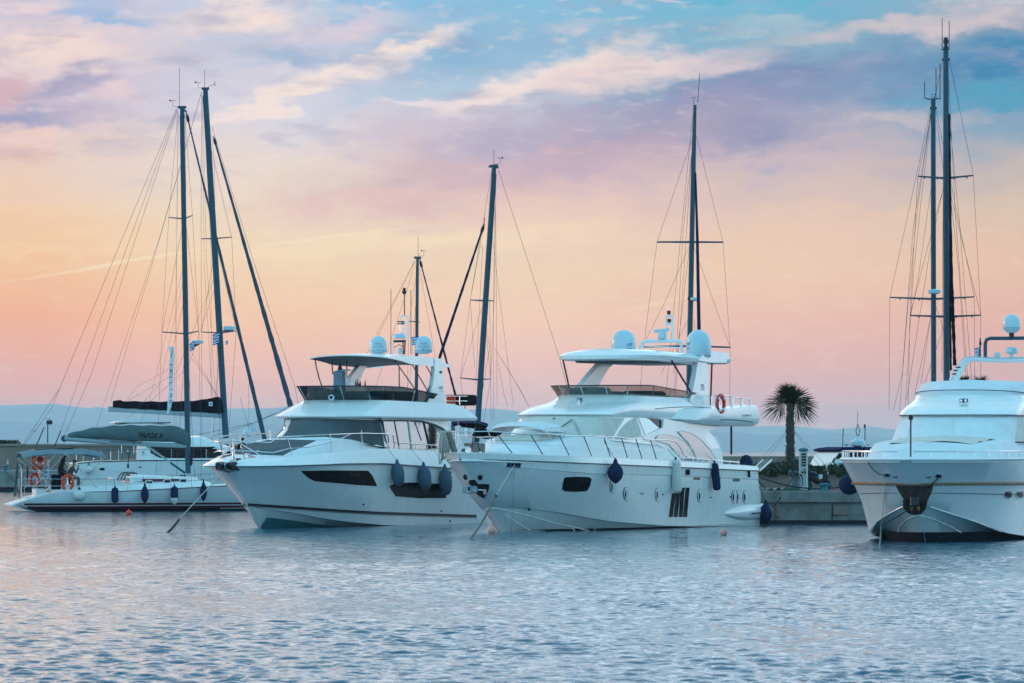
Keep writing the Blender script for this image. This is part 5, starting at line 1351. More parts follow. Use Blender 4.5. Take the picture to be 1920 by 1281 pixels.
def person(label, loc, rz, scale=1., shirt=cloth, hairlong=False, lean=.15, hand_face=False, legsdown=True, seat=.45, headtilt=0., capm=None):
    """seated figure: one skinned body with head, arms and legs; clothing and hair as child meshes"""
    t = thing('person', label, 'person', loc, rz)
    V = Vector
    J = {'pel': (V((0, 0, seat+.08)), .16), 'wst': (V((.02, 0, seat+.28)), .155), 'chest': (V((.04+lean*.4, 0, seat+.46)), .18), 'neck': (V((.06+lean*.7, 0, seat+.63)), .06), 'head0': (V((.09+lean*.8, 0, seat+.72)), .075), 'head1': (V((.10+lean*.9+headtilt, 0, seat+.84)), .092)}
    E = [('pel','wst'),('wst','chest'),('chest','neck'),('neck','head0'),('head0','head1')]
    for s, n_ in ((1,'l'),(-1,'r')):
        J['sh'+n_] = (V((.05+lean*.5, s*.19, seat+.54)), .085)
        if hand_face and s < 0:
            J['el'+n_] = (V((.30, s*.20, seat+.32)), .045); J['wr'+n_] = (V((.26+lean, s*.09, seat+.62)), .03); J['hd'+n_] = (V((.23+lean, s*.05, seat+.69)), .036)
        else:
            J['el'+n_] = (V((.08, s*.27, seat+.28)), .062); J['wr'+n_] = (V((.30, s*.20, seat+.18)), .030); J['hd'+n_] = (V((.38, s*.17, seat+.17)), .036)
        J['hip'+n_] = (V((.05, s*.10, seat+.05)), .095); J['kn'+n_] = (V((.46, s*.13, seat+.06)), .068)
        J['an'+n_] = (V((.44, s*.13, .09)), .045); J['ft'+n_] = (V((.60, s*.14, .05)), .042)
        E += [('chest','sh'+n_),('sh'+n_,'el'+n_),('el'+n_,'wr'+n_),('wr'+n_,'hd'+n_),('pel','hip'+n_),('hip'+n_,'kn'+n_),('kn'+n_,'an'+n_),('an'+n_,'ft'+n_)]
    keys = list(J); me = bpy.data.meshes.new('body'); me.from_pydata([tuple(J[k][0]*scale) for k in keys], [(keys.index(a), keys.index(b)) for a, b in E], [])
    o = bpy.data.objects.new('body', me); COL.objects.link(o)
    sk = o.modifiers.new('s', 'SKIN'); ss = o.modifiers.new('u', 'SUBSURF'); ss.levels = 2; ss.render_levels = 2
    for i, k in enumerate(keys):
        r = J[k][1]*scale; me.skin_vertices[0].data[i].radius = (r, r); me.skin_vertices[0].data[i].use_root = (k == 'pel')
    bpy.context.view_layer.update()
    m2 = bpy.data.meshes.new_from_object(o.evaluated_get(bpy.context.evaluated_depsgraph_get())); bpy.data.objects.remove(o)
    m2.materials.clear(); m2.materials.append(shirt); m2.materials.append(skin)
    hz = (seat+.66)*scale
    for p in m2.polygons:
        c = p.center; p.use_smooth = True
        nearhand = any((c-J['hd'+n_][0]*scale).length < .075*scale for n_ in 'lr')
        p.material_index = 1 if (c.z > hz and abs(c.y) < .13*scale and c.x < .35*scale+lean) or nearhand else 0
    b = bpy.data.objects.new('body', m2); COL.objects.link(b); b.parent = t
    # face, fingers and hair
    hd = J['head1'][0]*scale; f = MB()
    f.lathe(hd+V((.095, 0, -.02))*scale, [(.004, .02), (.016, .0), (.02, -.02), (.006, -.03)], 8, axis=(.5, 0, .8))
    f.build('nose', skin, b)
    for s in (1, -1):
        MB().lathe(hd+V((.083, s*.032, .01))*scale, [(.004, 0), (.012, .006), (.004, .012)], 8, axis=(1, 0, 0)).build('eye', darkm, b)
        MB().lathe(hd+V((0, s*.092, -.01))*scale, [(.01, 0), (.028, .01), (.01, .02)], 8, axis=(0, s, 0)).build('ear', skin, b)
        for k in range(4):
            h0 = J['hd'+('l' if s > 0 else 'r')][0]*scale
            MB().tube([h0+V((.02, (k-1.5)*.017, 0))*scale, h0+V((.06, (k-1.5)*.02, -.01))*scale, h0+V((.075, (k-1.5)*.02, -.035))*scale], [.009, .008, .006], 6).build('finger', skin, b)
        MB().tube([h0+V((0, s*-.03, 0))*scale, h0+V((.035, s*-.055, -.01))*scale], [.011, .008], 6).build('thumb', skin, b)
    h = MB(); rows = []
    for i in range(9):
        a = i/8*PI*.62; r_ = []
        for j in range(16):
            q = 2*PI*j/16; rr = .108*math.sin(a)*scale; fx = math.cos(q)
            z = hd.z+.112*math.cos(a)*scale+(.05*scale if fx > .3 and a > 1. else 0)
            r_.append(V((hd.x-.012*scale+rr*fx, hd.y+rr*math.sin(q)*.95, z)))
        rows.append(r_)
    h.grid(rows, True)
    if hairlong:
        for k in range(26):
            q = PI*.42+k/25*PI*1.16; rng = random.Random(k); d = V((math.cos(q), math.sin(q), 0))
            p0 = hd+V((-.01, 0, .03))*scale+d*.09*scale
            h.tube([p0, p0+V((-.01, 0, -.14))*scale+d*.03*scale, p0+V((-.03, 0, -.34-.06*rng.random()))*scale+d*.035*scale], [.03*scale, .034*scale, .012*scale], 6)
    h.build('hair', hair, t)
    return t

furlm = mat('dark_blue_sun_strip', (.035, .075, .115), .8, var=.15)
# ---------------------------------------------------------------- striped charter yacht (nearest sailing boat)
def sloop_striped():
    fr = Fr(522, 219, -104)
    root = thing('sailing_yacht', 'white sailing yacht with maroon stripes, grey-green sail cover and orange horseshoe buoys', 'sailing yacht', fr.o, fr.rz)
    rS = pxy(0, 800, 7.117); r1 = pxy(0, 700, 4)
    sheer = [(20,926),(99,921.3),(200,919.5),(290,915),(395,910),(470,905),(522,899)]
    L = 14.0
    lines = [dict(a0=1.5, B=0, E=1, z=[(1.5,-.3),(4,-.7),(10,-.5),(12.6,-.02)], L=12.2),
             dict(a0=1.3, B=1.35, E=8, n=1.7, m=1., z=[(1.3,-.03),(12.4,-.03)], L=12.5),
             dict(a0=1.15, B=1.62, E=8, n=1.7, m=1., z=[(1.1,.16),(11,.14),(13.9,.22)], L=13.45, taper=.1),
             dict(a0=.9, B=1.80, E=8, n=1.8, m=1.05, z=[(.9,.42),(13.9,.36)], L=13.75, taper=.1),
             dict(a0=.5, B=1.92, E=7.6, n=1.9, m=1.1, z=[(.5,.78),(10.5,.70),(12.9,.66)], L=12.95, taper=.1),
             dict(a0=0, B=2.0, E=7.2, n=2., m=1.1, z=('px', sheer), L=11.85, taper=.1)]
    hull = Hull(fr, L, lines, te=1.35); hull.mb.build('hull', gel, root, smooth=40); hull.L = 11.9
    # near side is starboard (y < 0)
    SB = bvh_of(hull.port.mirror_y())
    hull.deck(drop=.02, inset=.0, camber=.08).build('deck', gel2, root)
    def stripe(z0, z1, m, nm, a1=13.3):
        mb = band_on(hull, 1.0, a1, z0, z1)
        mb.build(nm, m, root); mb.mirror_y().build(nm, m, root)
    stripe(.31, .41, maroon, 'maroon_stripe'); stripe(.13, .26, maroon, 'maroon_stripe'); stripe(-.25, .10, anti, 'bottom_paint', 11.5)
    pr = MB().grid([[Vector((p.x, p.y*1.01+.004, p.z-.008)) for p in r_[12:]] for r_ in hull.rows[:3]])
    pr.build('bottom_paint', anti, root); pr.mirror_y().build('bottom_paint', anti, root)
    pp = [hull.edge(.1+11.6*k/50) for k in range(51)]
    for s in (1, -1): MB().tube([Vector((p.x, s*(p.y+.005), p.z-.02)) for p in pp], .022, 5).build('toe_rail', maroon, root)
    # coachroof, coamings
    coach = loft([ring(3.4, 7.9, 1.28, 3., [(3.4,1.30),(8,1.06)], p=2.3), ring(3.6, 7.85, 1.20, 3., [(3.6,1.45),(8,1.60)], p=2.3), ring(4.2, 7.8, 1.0, 2.8, [(4.2,1.60),(8,1.78)], p=2.3)], camber=.10)
    coach.build('coachroof', gel2, root); CB = bvh_of(coach)
    for s in (1, -1):
        MB().prism([fr.L(7.8, s*1.25, 1.0), fr.L(7.8, s*1.25, 1.42), fr.L(9.4, s*1.28, 1.38), fr.L(11.6, s*1.3, 1.25), fr.L(11.8, s*1.3, .95)], (0, s*.2, 0)).build('cockpit_coaming', gel2, root, smooth=0)
    MB().box(fr.L(8.3, -.0, 1.62), (.9, 1.4, .16), bev=.06).build('hatch_garage', gel2, root)
    d = decal(fr, CB, [(231,899),(265,898.4),(320,898.3),(395,898.6),(395,900.8),(320,903),(265,904.2),(231,904.4)], .015, .03, 4, 2); d.build('maroon_stripe', maroon, root)
    text_on(fr, CB, 'FAFOS II', 257.5, 901.2, 4.6, 1.05, -.02, off=.03, bold=.02).build('boat_name', white, root, smooth=0)
    for (x, y) in ((237,905.5),(279.5,904.3),(313,903),(343.5,902)):
        o = decal(fr, CB, ell(x, y, 7.2, 3.3, 14, 4), .02, .03, 1, 2); f = o.build('coach_window', gel, root)
        decal(fr, CB, ell(x+.2, y+.1, 5.6, 2.2, 12, 4), .03, .03, 1, 2).build('pane', dglass, f)
    # mast, boom, cover
    m_, mt, mb_ = mast(root, fr, (341.5, 202), (353, 888), 8.0, 9.6)
    P = lambda x, y, yy=0: fr.P(x, y, yy)
    bo = [P(120.5, 822.5), P(200, 829), P(280, 833.5), P(350, 836)]
    MB().tube(bo, .115, 12, flat=.8).build('boom', boomp, root)
    MB().lathe(bo[0], [(.09, -.05), (.17, -.02), (.17, .03), (.1, .06)], 14, axis=(0, 1, 0)).build('boom_end', alu, root)
    topl = [(127,814),(140,810),(170,803),(210,798.5),(240,797.2),(325,798.7),(336,800),(347,806),(355,811),(357.5,816)]
    botl = [(127,820.5),(140,821),(170,822.5),(210,825),(250,827.6),(325,829),(335,832),(347,836),(353,838),(357.5,835)]
    rows = []
    for k in range(50):
        x = 127+230*k/49; zt, zb = P(x, interp(topl, x)), P(x, interp(botl, x)); c = zt.lerp(zb, .5); h = (zt.z-zb.z)/2; w = min(.22, h*.6)
        fold = .012*math.sin(k*1.3)+.01*math.sin(k*.47+1)
        rows.append([Vector((c.x, c.y+(w+fold)*math.cos(t)*(1.1-.35*math.sin(t)), c.z+h*math.sin(t)+.02*math.sin(k*.8)*(math.sin(t) > .5))) for t in [2*PI*j/16 for j in range(16)]])
    cov = MB().grid(rows, True); cov.f.append(tuple(range(15, -1, -1))); n0 = 49*16; cov.f.append(tuple(n0+i for i in range(16)))
    cov.build('sail_cover', greenc, root); CV = bvh_of(cov)
    text_on(fr, CV, 'FAFOS II', 281, 817.2, 12.5, .98, .045, off=.03, shear=.3, bold=.035).build('cover_lettering', blackp, root, smooth=0)
    bb = MB().tube(bo, .115, 16, flat=.8)
    text_on(fr, bvh_of(bb), 'www.yakosailing.com', 236, 829.2, 6.2, 1.12, .035, off=.02, bold=.01).build('boom_lettering', navys, root, smooth=0)
    for x in (229.5, 276, 323): MB().box(fr.hit(CV, x, 803, .02)[0], (.14, .03, .08)).build('cover_patch', greyp, root)
    MB().box(fr.hit(CV, 328, 815, .02)[0], (.14, .02, .12)).build('cover_patch', greyp, root)
    MB().tube([P(274.5, 836), P(347, 886)], .05, 8).build('boom_vang', boomp, root)
    MB().tube([P(347, 887), P(320, 868)], .06, 8).build('vang_body', alu, root)
    for dx in (0, 3): MB().tube([P(242+dx, 838), P(240, 872)], .012, 4).build('mainsheet', drope, root)
    MB().lathe(P(240, 874), [(.04, -.12), (.07, 0), (.04, .12)], 8).build('sheet_block', darkm, root)
    MB().lathe(P(357.5, 863), [(.03, -.3), (.1, -.2), (.11, .2), (.04, .34)], 8).build('halyard_bag', drope, root)
    for k in range(6): MB().tube([P(349+k*1.4, 840, .14), P(349.5+k*1.4, 884, .14)], .012, 4).build('halyard', drope, root)
    spreader(root, fr, [(303.7, 622.7, 1.1), (348.7, 626, 0), (372.6, 621, -1.1)]); spreader(root, fr, [(316.4, 408, .9), (345, 410.5, 0), (360.8, 404, -.9)])
    vane(root, fr, (336.5, 200), 2.0, -1)
    MB().tube([P(333, 201), P(341, 203), P(350, 210)], .05, 6).build('masthead_fitting', alu, root)
    wires(root, fr, [((334, 208, .05), (316.4, 408, .9), (303.7, 622.7, 1.1), (292, 905, 1.6)), ((346, 212, -.05), (360.8, 404, -.9), (372.6, 621, -1.1), (378, 906, -1.6)),
                     ((344, 415, 0), (303.7, 622.7, 1.1)), ((348, 415, 0), (372.6, 621, -1.1)), ((348, 630, 0), (330, 906, 1.5)), ((350, 630, 0), (366, 906, -1.5))])
    wires(root, fr, [((331, 204), (111.5, 729)), ((111.5, 729), (90, 762, .4), (38, 842, 1.1)), ((111.5, 729), (97, 765, -.4), (44, 838, -1.2))], r=.010, name='backstay')
    wires(root, fr, [((332, 205), (152, 700), (114, 809))], r=.009, name='topping_lift'); wires(root, fr, [((333, 206), (172, 700), (121, 817))], r=.009, name='topping_lift')
    wires(root, fr, [((333, 210), (331, 500), (330, 798)), ((335, 212), (329, 600), (326, 798)), ((347, 216), (349, 400), (358, 815)), ((344, 500), (280, 752), (262, 797)), ((345, 520), (300, 720), (228, 798)), ((320, 690), (255, 727), (237, 752)), ((346, 640), (408, 742), (418, 760))], r=.006, name='halyard')
    for x0, y0, x1, y1 in ((114, 808, 102, 838), (83, 801, 68, 836)): MB().tube([P(x0, y0), P(x1, y1)], .028, 6).build('backstay_tensioner', darkm, root)
    MB().tube([P(60, 808), P(68, 809)], .012, 5).build('backstay_bridle', darkm, root)
    furl(root, fr, (351, 218), (515, 902), .035, .125, furlm, seed=3)
    # radar and courtesy flag
    c = P(370, 641, 0); MB().lathe(c, [(.30, -.09), (.32, -.03), (.31, .06), (.2, .09)], 20).build('radar', radw, root)
    MB().prism([P(355, 645), P(376, 645), P(358, 655)], (0, .06, 0)).build('radar_bracket', darkm, root)
    greek_flag('flag', 'crumpled blue and white flag under the radar of the striped sailing yacht', fr.M @ P(356, 644, -.35), 0, .24, .42, .06, .1, 'Greek flags flying in the marina')
    # stern pole with small wind generator head
    MB().tube([P(89.5, 831), P(89.5, 789)], .03, 7).build('stern_pole', darkm, root)
    MB().box(P(92.5, 792), (.3, .16, .2), bev=.03).build('stern_lamp', darkm, root); MB().tube([P(86, 786), P(93, 785), P(94, 798)], .02, 5).build('lamp_arm', darkm, root)
    # bimini in two sheets with solar panel
    def sheet(a0, a1, z0, z1, crown, nm, m, zed=.26):
        rows = []
        for i in range(11):
            t = i/10; r_ = []
            for j in range(13):
                u = -1+2*j/12; z = z0+(z1-z0)*t+crown*math.sin(t*PI)*.6-zed*abs(u)**2.4
                r_.append(fr.L(a0+(a1-a0)*t, u*1.55, z+.012*math.sin(i*1.9+j)))
            rows.append(r_)
        m_ = MB().grid(rows); m_.grid([[p-Vector((0, 0, .05)) for p in r_] for r_ in rows])
        m_.grid([rows[0], [p-Vector((0, 0, .05)) for p in rows[0]]]); m_.grid([rows[-1], [p-Vector((0, 0, .05)) for p in rows[-1]]])
        m_.grid([[r_[0] for r_ in rows], [r_[0]-Vector((0, 0, .05)) for r_ in rows]]); m_.grid([[r_[-1] for r_ in rows], [r_[-1]-Vector((0, 0, .05)) for r_ in rows]])
        return m_.build(nm, m, root)
    sheet(11.2, 13.35, 3.16, 2.98, .12, 'bimini', bluec); sheet(9.15, 11.25, 2.98, 3.14, .16, 'bimini', bluec)
    MB().prism([fr.L(10.6, -.7, 3.22), fr.L(12.6, -.7, 3.13), fr.L(12.6, -.7, 3.09), fr.L(10.6, -.7, 3.18)], (0, 1.4, 0)).build('solar_panel', blackp, root, smooth=0)
    for s in (1, -1):
        for (a0, z0, a1, z1) in ((13.3,2.72,11.3,1.1), (11.2,2.9,12.9,1.1), (9.2,2.72,10.6,1.2), (11.2,2.9,9.6,1.2)):
            MB().tube([fr.L(a0, s*1.55, z0), fr.L(a1, s*1.5, z1)], .018, 6).build('bimini_frame', steel, root)
        # pushpit rails
        rail(root, [fr.L(13.2, s*1.0, .9), fr.L(13.2, s*1.15, 1.62), fr.L(12.2, s*1.75, 1.64), fr.L(10.6, s*1.88, 1.60), fr.L(10.6, s*1.88, .95)], .016, 'pushpit_rail')
        rail(root, [fr.L(13.2, s*1.1, 1.28), fr.L(12.2, s*1.75, 1.28), fr.L(10.6, s*1.88, 1.28)], .014, 'pushpit_rail')
        MB().tube([fr.L(12.2, s*1.75, .9), fr.L(12.2, s*1.75, 1.64)], .015, 6).build('stanchion', steel, root)
        for k in range(9):
            a = 9.2-k*1.1; e = hull.edge(a, -1, .06); MB().tube([Vector((e.x, s*e.y, e.z)), Vector((e.x, s*e.y, e.z+.62))], .014, 6).build('stanchion', steel, root)
        for h in (.6, .32):
            MB().tube([Vector((hull.edge(a).x, s*(hull.edge(a).y-.06), hull.edge(a).z+h)) for a in (.9,2,4,6,8,10.6)], .006, 4).build('lifeline', wire, root)
    # transom platform, steps, gangway upright on the stern
    MB().prism([fr.L(12.0, -1.55, .95), fr.L(12.0, -1.55, .62), fr.L(13.9, -1.45, .30), fr.L(13.9, -1.45, .36)], (0, 3.0, 0)).build('transom', gel2, root, smooth=0)
    MB().box(fr.L(12.25, .3, .88), (.6, 1.4, .5), bev=.06).build('transom_locker', gel2, root)
    MB().box(fr.L(12.9, -.4, .62), (.35, .5, .22), bev=.04).build('transom_step', gel2, root)
    for dx in (0, .22): MB().tube([P(26.5+dx*42, 932, -.3), P(32.5+dx*42, 868.5, -.3)], .035, 6).build('gangway_beam', alu, root)
    MB().prism([P(27.5, 930, -.28), P(33, 869, -.28), P(36, 869, -.28), P(31.5, 930, -.28)], (0, .05, 0)).build('gangway_board', gteak, root, smooth=0)
    MB().tube([P(36, 870, -.5), P(40, 880, -.5), P(40, 934, -.5)], .03, 6).build('boarding_ladder', steel, root)
    MB().tube([P(30, 932, -.5), P(36, 936, -.5), P(41, 932, -.5)], .03, 6).build('boarding_ladder', steel, root)
    MB().lathe(P(51, 884, -1.0), [(.04, -.5), (.05, -.2), (.07, 0), (.05, .3)], 8).build('outboard_motor', darkm, root)
    # wheel and winches
    MB().tube([P(75, 880, 0)+Vector((0, .42*math.cos(t), .42*math.sin(t))) for t in [2*PI*k/24 for k in range(24)]], .018, 6, closed=True).build('steering_wheel', steel, root)
    for x in (340, 346): MB().lathe(P(x, 893, .3), [(.07, -.06), (.05, 0), (.08, .06)], 10).build('winch', darkm, root)
    for x0 in (226, 232, 238):
        MB().tube([P(x0-6, 900, -.9), P(x0-2, 892, -.9), P(x0+3, 887, -.9), P(x0+12, 886, -.9), P(x0+20, 889, -.9)], .04, 6).build('sprayhood_fold', greyp if x0 > 230 else gteak, root)
    # ---- loose things
    rz = fr.rz
    H_ = 'horseshoe buoys on the stern rail of the striped yacht'
    lifering('horseshoe_buoy', 'orange horseshoe buoy beside the two seated people, legs splayed down', fr.M @ P(127, 904, -1.95), rz+PI/2, .30, .075, True, H_, orange)
    lifering('horseshoe_buoy', 'red horseshoe buoy on the stern rail behind the upright gangway', fr.M @ P(65.5, 899, 1.0), rz+PI/2, .25, .08, True, H_, redp)
    lifering('lifebuoy', 'salmon orange rope-wound ring hung under the bimini of the striped yacht', fr.M @ P(75.3, 862, -1.2), rz+PI/2, .24, .065, False, None, mat('salmon_plastic', (.80,.20,.13), .5))
    bx = thing('rescue_bag', 'tall red rescue bag hanging behind the salmon life ring on the striped yacht', 'rescue bag', fr.M @ P(70.5, 865, -.6), rz)
    MB().box((0, 0, 0), (.56, .2, .9), bev=.07).build('bag_body', redp, bx); MB().box((0, -.11, .1), (.58, .02, .06)).build('bag_strap', blackp, bx); MB().box((0, -.11, -.2), (.58, .02, .06)).build('bag_strap', blackp, bx)
    person('woman with long dark hair in dark clothes seated in the striped yacht cockpit', fr.M @ (lambda p: Vector((p.x, p.y, 1.30)))(fr.P(112, 890, -1.0)), fr.rz-.2, 1.1, cloth, True, .12)
    person('man in grey top seated beside the long-haired woman, hand raised to his face', fr.M @ (lambda p: Vector((p.x, p.y, 1.12)))(fr.P(130, 890, -1.1)), fr.rz+.1, 1.05, cloth2, False, .18, True)
    MB().box(fr.P(105, 904, -1.35), (.46, .4, .75), bev=.05).build('cockpit_locker', blackc, root)
    greek_flag('flag', 'Greek ensign hanging furled from the striped yacht stern rail', fr.M @ P(88, 876, -1.6), .5, .16, .62, .05, .1, 'Greek flags flying in the marina')
    N = 'navy fenders along the striped sailing yacht'
    fender(fr, SB, 147, 918, 940, 11.2, 'ball', whitef, 'white ball fender at the stern of the striped sailing yacht', ropeto=(146, 893), capm=navyf)
    fender(fr, SB, 214.5, 914, 943, 6.7, 'long', navyf, 'blunt navy fender, first forward of the white ball on the striped yacht', group=N, ropeto=(213.5, 899))
    fender(fr, SB, 270, 909, 944, 7.4, 'drop', navyf, 'pointed navy fender, second forward of the white ball on the striped yacht', group=N, ropeto=(268, 893))
    f = fender(fr, SB, 325, 912, 938, 6.8, 'long', navyf, 'navy fender with a white lower end on the striped yacht', group=N, ropeto=(323, 893))
    MB().lathe((0, 0, -.36), [(.02, -.22), (.06, -.2), (.14, -.12), (.188, .02), (.19, .1), (.186, .12)], 16).build('white_end', whitef, f)
    fender(fr, SB, 379, 903, 940, 6.4, 'drop', navyf, 'slender navy fender of the striped yacht partly behind the mooring rope', group=N, ropeto=(375, 888))
    # long advertising pennant on the flag halyard
    pn = thing('pennant', 'long narrow white pennant with blue lettering hanging by the rigging of the sailing yachts', 'pennant', fr.M @ P(323, 642, -.8))
    o = fr.M @ P(323, 642, -.8); w = lambda x, y: Vector((at(x, y, o.y).x-o.x, .05*math.sin(y*.09), at(x, y, o.y).z-o.z))
    le = [(315,652),(318.5,661),(318,680),(317,700),(316.5,720),(316,740),(314.5,752),(314,764),(312.5,776)]; ri = [(327,642.5),(326,657),(327.5,668),(325.5,680),(324.5,700),(324.3,720),(324,740),(323,752),(321,764),(316,776)]
    rows = []
    for k in range(40):
        y = 650+126*k/39; xl = interp([(b, a) for a, b in le], y); xr = interp([(b, a) for a, b in ri], y)
        rows.append([w(xl+(xr-xl)*j/4, y)+Vector((0, .03*math.sin(j+k*.3), 0)) for j in range(5)])
    MB().grid(rows).build('pennant_cloth', white, pn)
    for i, ch in enumerate('SAILING'):
        v, f_ = text2d(ch, 1.); cy = 684+i*11.5; MB().add([w(320.7+y*9.5, cy+x*9.5)+Vector((0, -.06, 0)) for x, y in v], f_).build('pennant_lettering', bluep, pn, smooth=0)
    MB().face([w(323.5, 652)+Vector((0, -.06, 0)), w(324.5, 650)+Vector((0, -.06, 0)), w(322.5, 670)+Vector((0, -.06, 0)), w(320.5, 671)+Vector((0, -.06, 0))]).build('red_flash', redp, pn, smooth=0)
    MB().tube([w(327, 642)+Vector((0, 0, 0)), w(346, 560)], .008, 4).build('flag_halyard', wire, pn)
    return fr
fa_fr = sloop_striped()

# ---------------------------------------------------------------- white catamaran-like cruiser behind it
def cruiser_behind():
    fr = Fr(560, 234, -101)
    root = thing('sailing_yacht', 'tall masted white cruising yacht with black boom bag and long dark cabin windows', 'sailing yacht', fr.o, fr.rz)
    r1 = pxy(0, 700, 4); P = lambda x, y, yy=0: fr.P(x, y, yy)
    hull = sail_hull(fr, root, 12.7, 2.3, 2.35, sheer=('px', [(130,869),(165,865.5),(240,863.5),(440,862.5),(560,861)]), trans=.3, lo=.7)
    hull.deck(drop=.02, inset=.0).build('deck', gel2, root); SB = bvh_of(hull.port.mirror_y())
    for s in (1, -1): MB().tube([Vector((hull.edge(a).x, s*(hull.edge(a).y+.01), hull.edge(a).z)) for a in [12.3*k/30 for k in range(31)]], .03, 5).build('toe_rail', navys, root)
    cab = loft([ring(2.2, 8.7, 1.75, 2.6, 2.35, p=2.6), ring(2.7, 8.7, 1.72, 2.5, [(2.7,2.75),(5,3.3),(9,3.35)], p=2.6), ring(3.2, 8.7, 1.70, 2.4, [(3.2,2.95),(5,3.42),(9,3.45)], p=2.6), ring(3.6, 8.7, 1.5, 2.4, [(3.6,3.1),(5.5,3.80),(9,3.72)], p=2.6)], camber=.08)
    cab.build('cabin', gel, root); CB = bvh_of(cab)
    d = decal(fr, CB, r1((1100,552),(1400,552),(1720,552),(1730,600),(1720,636),(1400,638),(1200,636),(1130,600)), .02, .04, 6, 3); f = d.build('cabin_window', dglass, root)
    for x in (308, 350, 385): decal(fr, CB, [(x, 838), (x+1.6, 838), (x+1.6, 859), (x, 859)], .035, .03, 2, 2).build('window_mullion', darkm, f)
    MB().prism([P(257.5, 862, -1.76), P(260, 842, -1.76), P(281, 840, -1.76), P(285, 862, -1.76)], (0, .1, 0)).build('cabin_bulkhead', gel, root, smooth=0)
    MB().lathe(P(268.2, 848.5, -1.78), [(.045, 0), (.045, .015)], 12, axis=(0, -1, 0)).build('round_emblem', tealp, root)
    for x in (263, 268, 273): MB().box(P(x, 853, -1.78), (.05, .01, .03)).build('emblem_dash', greyp, root)
    # hardtop over the cockpit
    rows = []
    for i in range(13):
        t = i/12; rows.append([fr.L(7.2+3.0*t+0., u*1.5/4, 4.55+.16*math.sin(t*PI)-.05*(u/4)**2) for u in range(-4, 5)])
    m = MB().grid(rows); m.grid([[p-Vector((0, 0, .09)) for p in r_] for r_ in rows]); m.build('cockpit_roof', gel2, root)
    MB().prism([P(215.5, 793.5, -1.55), P(320.5, 792.5, -1.55), P(319, 790, -1.55), P(285, 787.5, -1.55), P(250, 786.2, -1.55), P(230, 788.5, -1.55), P(216, 791.5, -1.55)], (0, 3.0, 0)).build('cockpit_roof', gel2, root, smooth=20)
    MB().tube([P(215.5, 793.8, -1.6), P(320.5, 792.8, -1.6)], .03, 5).build('roof_edge', darkm, root)
    for x in (228, 251, 286, 308): MB().tube([P(x, 794, -1.4), P(x, 850, -1.4)], .022, 5).build('roof_post', steel, root)
    m_, mt, mb_ = mast(root, fr, (385, 167), (423.5, 822), 9.0, 11.5)
    bo = [P(203, 767), P(280, 771), P(350, 775.5), P(415, 779)]
    MB().tube(bo, .15, 12, flat=.75).build('boom', boomp, root)
    topl = [(212,752),(227,750),(229,752),(268,752.6),(310,753),(360,751.5),(385,748.5),(400,745),(411,743.5),(417,752)]
    botl = [(212,764.5),(280,768.5),(350,772),(417,776)]
    rows = []
    for k in range(46):
        x = 212+205*k/45; zt, zb = P(x, interp(topl, x)), P(x, interp(botl, x)); c = zt.lerp(zb, .5); h = (zt.z-zb.z)/2; w = .2
        rows.append([Vector((c.x, c.y+w*math.copysign(abs(math.cos(t))**.6, math.cos(t))*(1-.3*math.sin(t))+.015*math.sin(k*1.7+t), c.z+h*math.sin(t)+.015*math.sin(k*.9))) for t in [2*PI*j/14 for j in range(14)]])
    cov = MB().grid(rows, True); cov.f.append(tuple(range(13, -1, -1))); cov.f.append(tuple(45*14+i for i in range(14))); cov.build('boom_bag', blackc, root)
    CV = bvh_of(cov); d = decal(fr, CV, [(391.5,754),(398.5,754),(398.5,761.5),(391.5,761.5)], .02, .03, 2, 2); o = d.build('bag_emblem', white, root)
    text_on(fr, CV, 'A', 395, 757.8, 7.5, 1., off=.04, bold=.03).build('emblem_letter', bluep, o, smooth=0)
    for k in range(14): MB().box(P(409+3*math.sin(k*2.1), 747+k*2.3, -.22), (.10, .05, .05)).build('sail_slide', drope, root)
    spreader(root, fr, [(377, 448, 1.1), (403, 447.5, 0), (434.4, 444.7, -1.1)]); spreader(root, fr, [(378, 622.7, 1.3), (413, 624.5, 0), (443, 620.8, -1.3)])
    vane(root, fr, (383.5, 165), 1.0, -1); MB().tube([P(388, 165), P(397, 160), P(403, 157)], .014, 5).build('wind_sensor', wire, root); MB().box(P(403, 157), (.03, .05, .25)).build('wind_sensor', wire, root)
    wires(root, fr, [((378, 173, .05), (377, 448, 1.1), (378, 622, 1.3), (379, 862, 1.8)), ((389, 250, 0), (434.4, 444.7, -1.1), (443, 620.8, -1.3), (428, 822, -1.8)), ((404, 460), (378, 622, 1.3)), ((406, 460), (443, 620.8, -1.3)), ((413, 630, 0), (396, 862, 1.8)), ((416, 630, 0), (410, 862, -1.8))], r=.009)
    wires(root, fr, [((377.5, 175), (290, 480), (208, 752)), ((377.5, 174), (301, 440), (160, 862))], r=.008, name='topping_lift')
    wires(root, fr, [((379, 178), (383, 500), (398, 745)), ((380, 178), (387, 480), (404, 744)), ((381, 180), (396, 480), (396, 862)), ((410, 520), (352, 690), (283, 752)), ((410, 500), (330, 700), (240, 751)), ((395, 240), (402, 300), (408, 742)), ((386, 700), (404, 748)), ((360, 672), (420, 760)), ((396, 862), (396, 590))], r=.007, name='lazy_jack')
    furl(root, fr, (402, 262), (545, 762), .05, .15, furlm, seed=8, y=0)
    wires(root, fr, [((397, 236), (472, 480), (552, 722), (560, 760))], r=.010, name='forestay')
    c = P(430, 616, 0); MB().lathe(c, [(.26, -.1), (.32, -.08), (.32, .1), (.2, .14)], 18).build('radar', radw, root); MB().tube([P(416, 621), P(437, 621)], .04, 5).build('radar_bracket', alu, root)
    greek_flag('flag', 'rippling Greek flag hoisted under the lower spreader of the tall white cruising yacht', fr.M @ P(399, 627, -.9), 0, .36, .62, .07, .12, 'Greek flags flying in the marina')
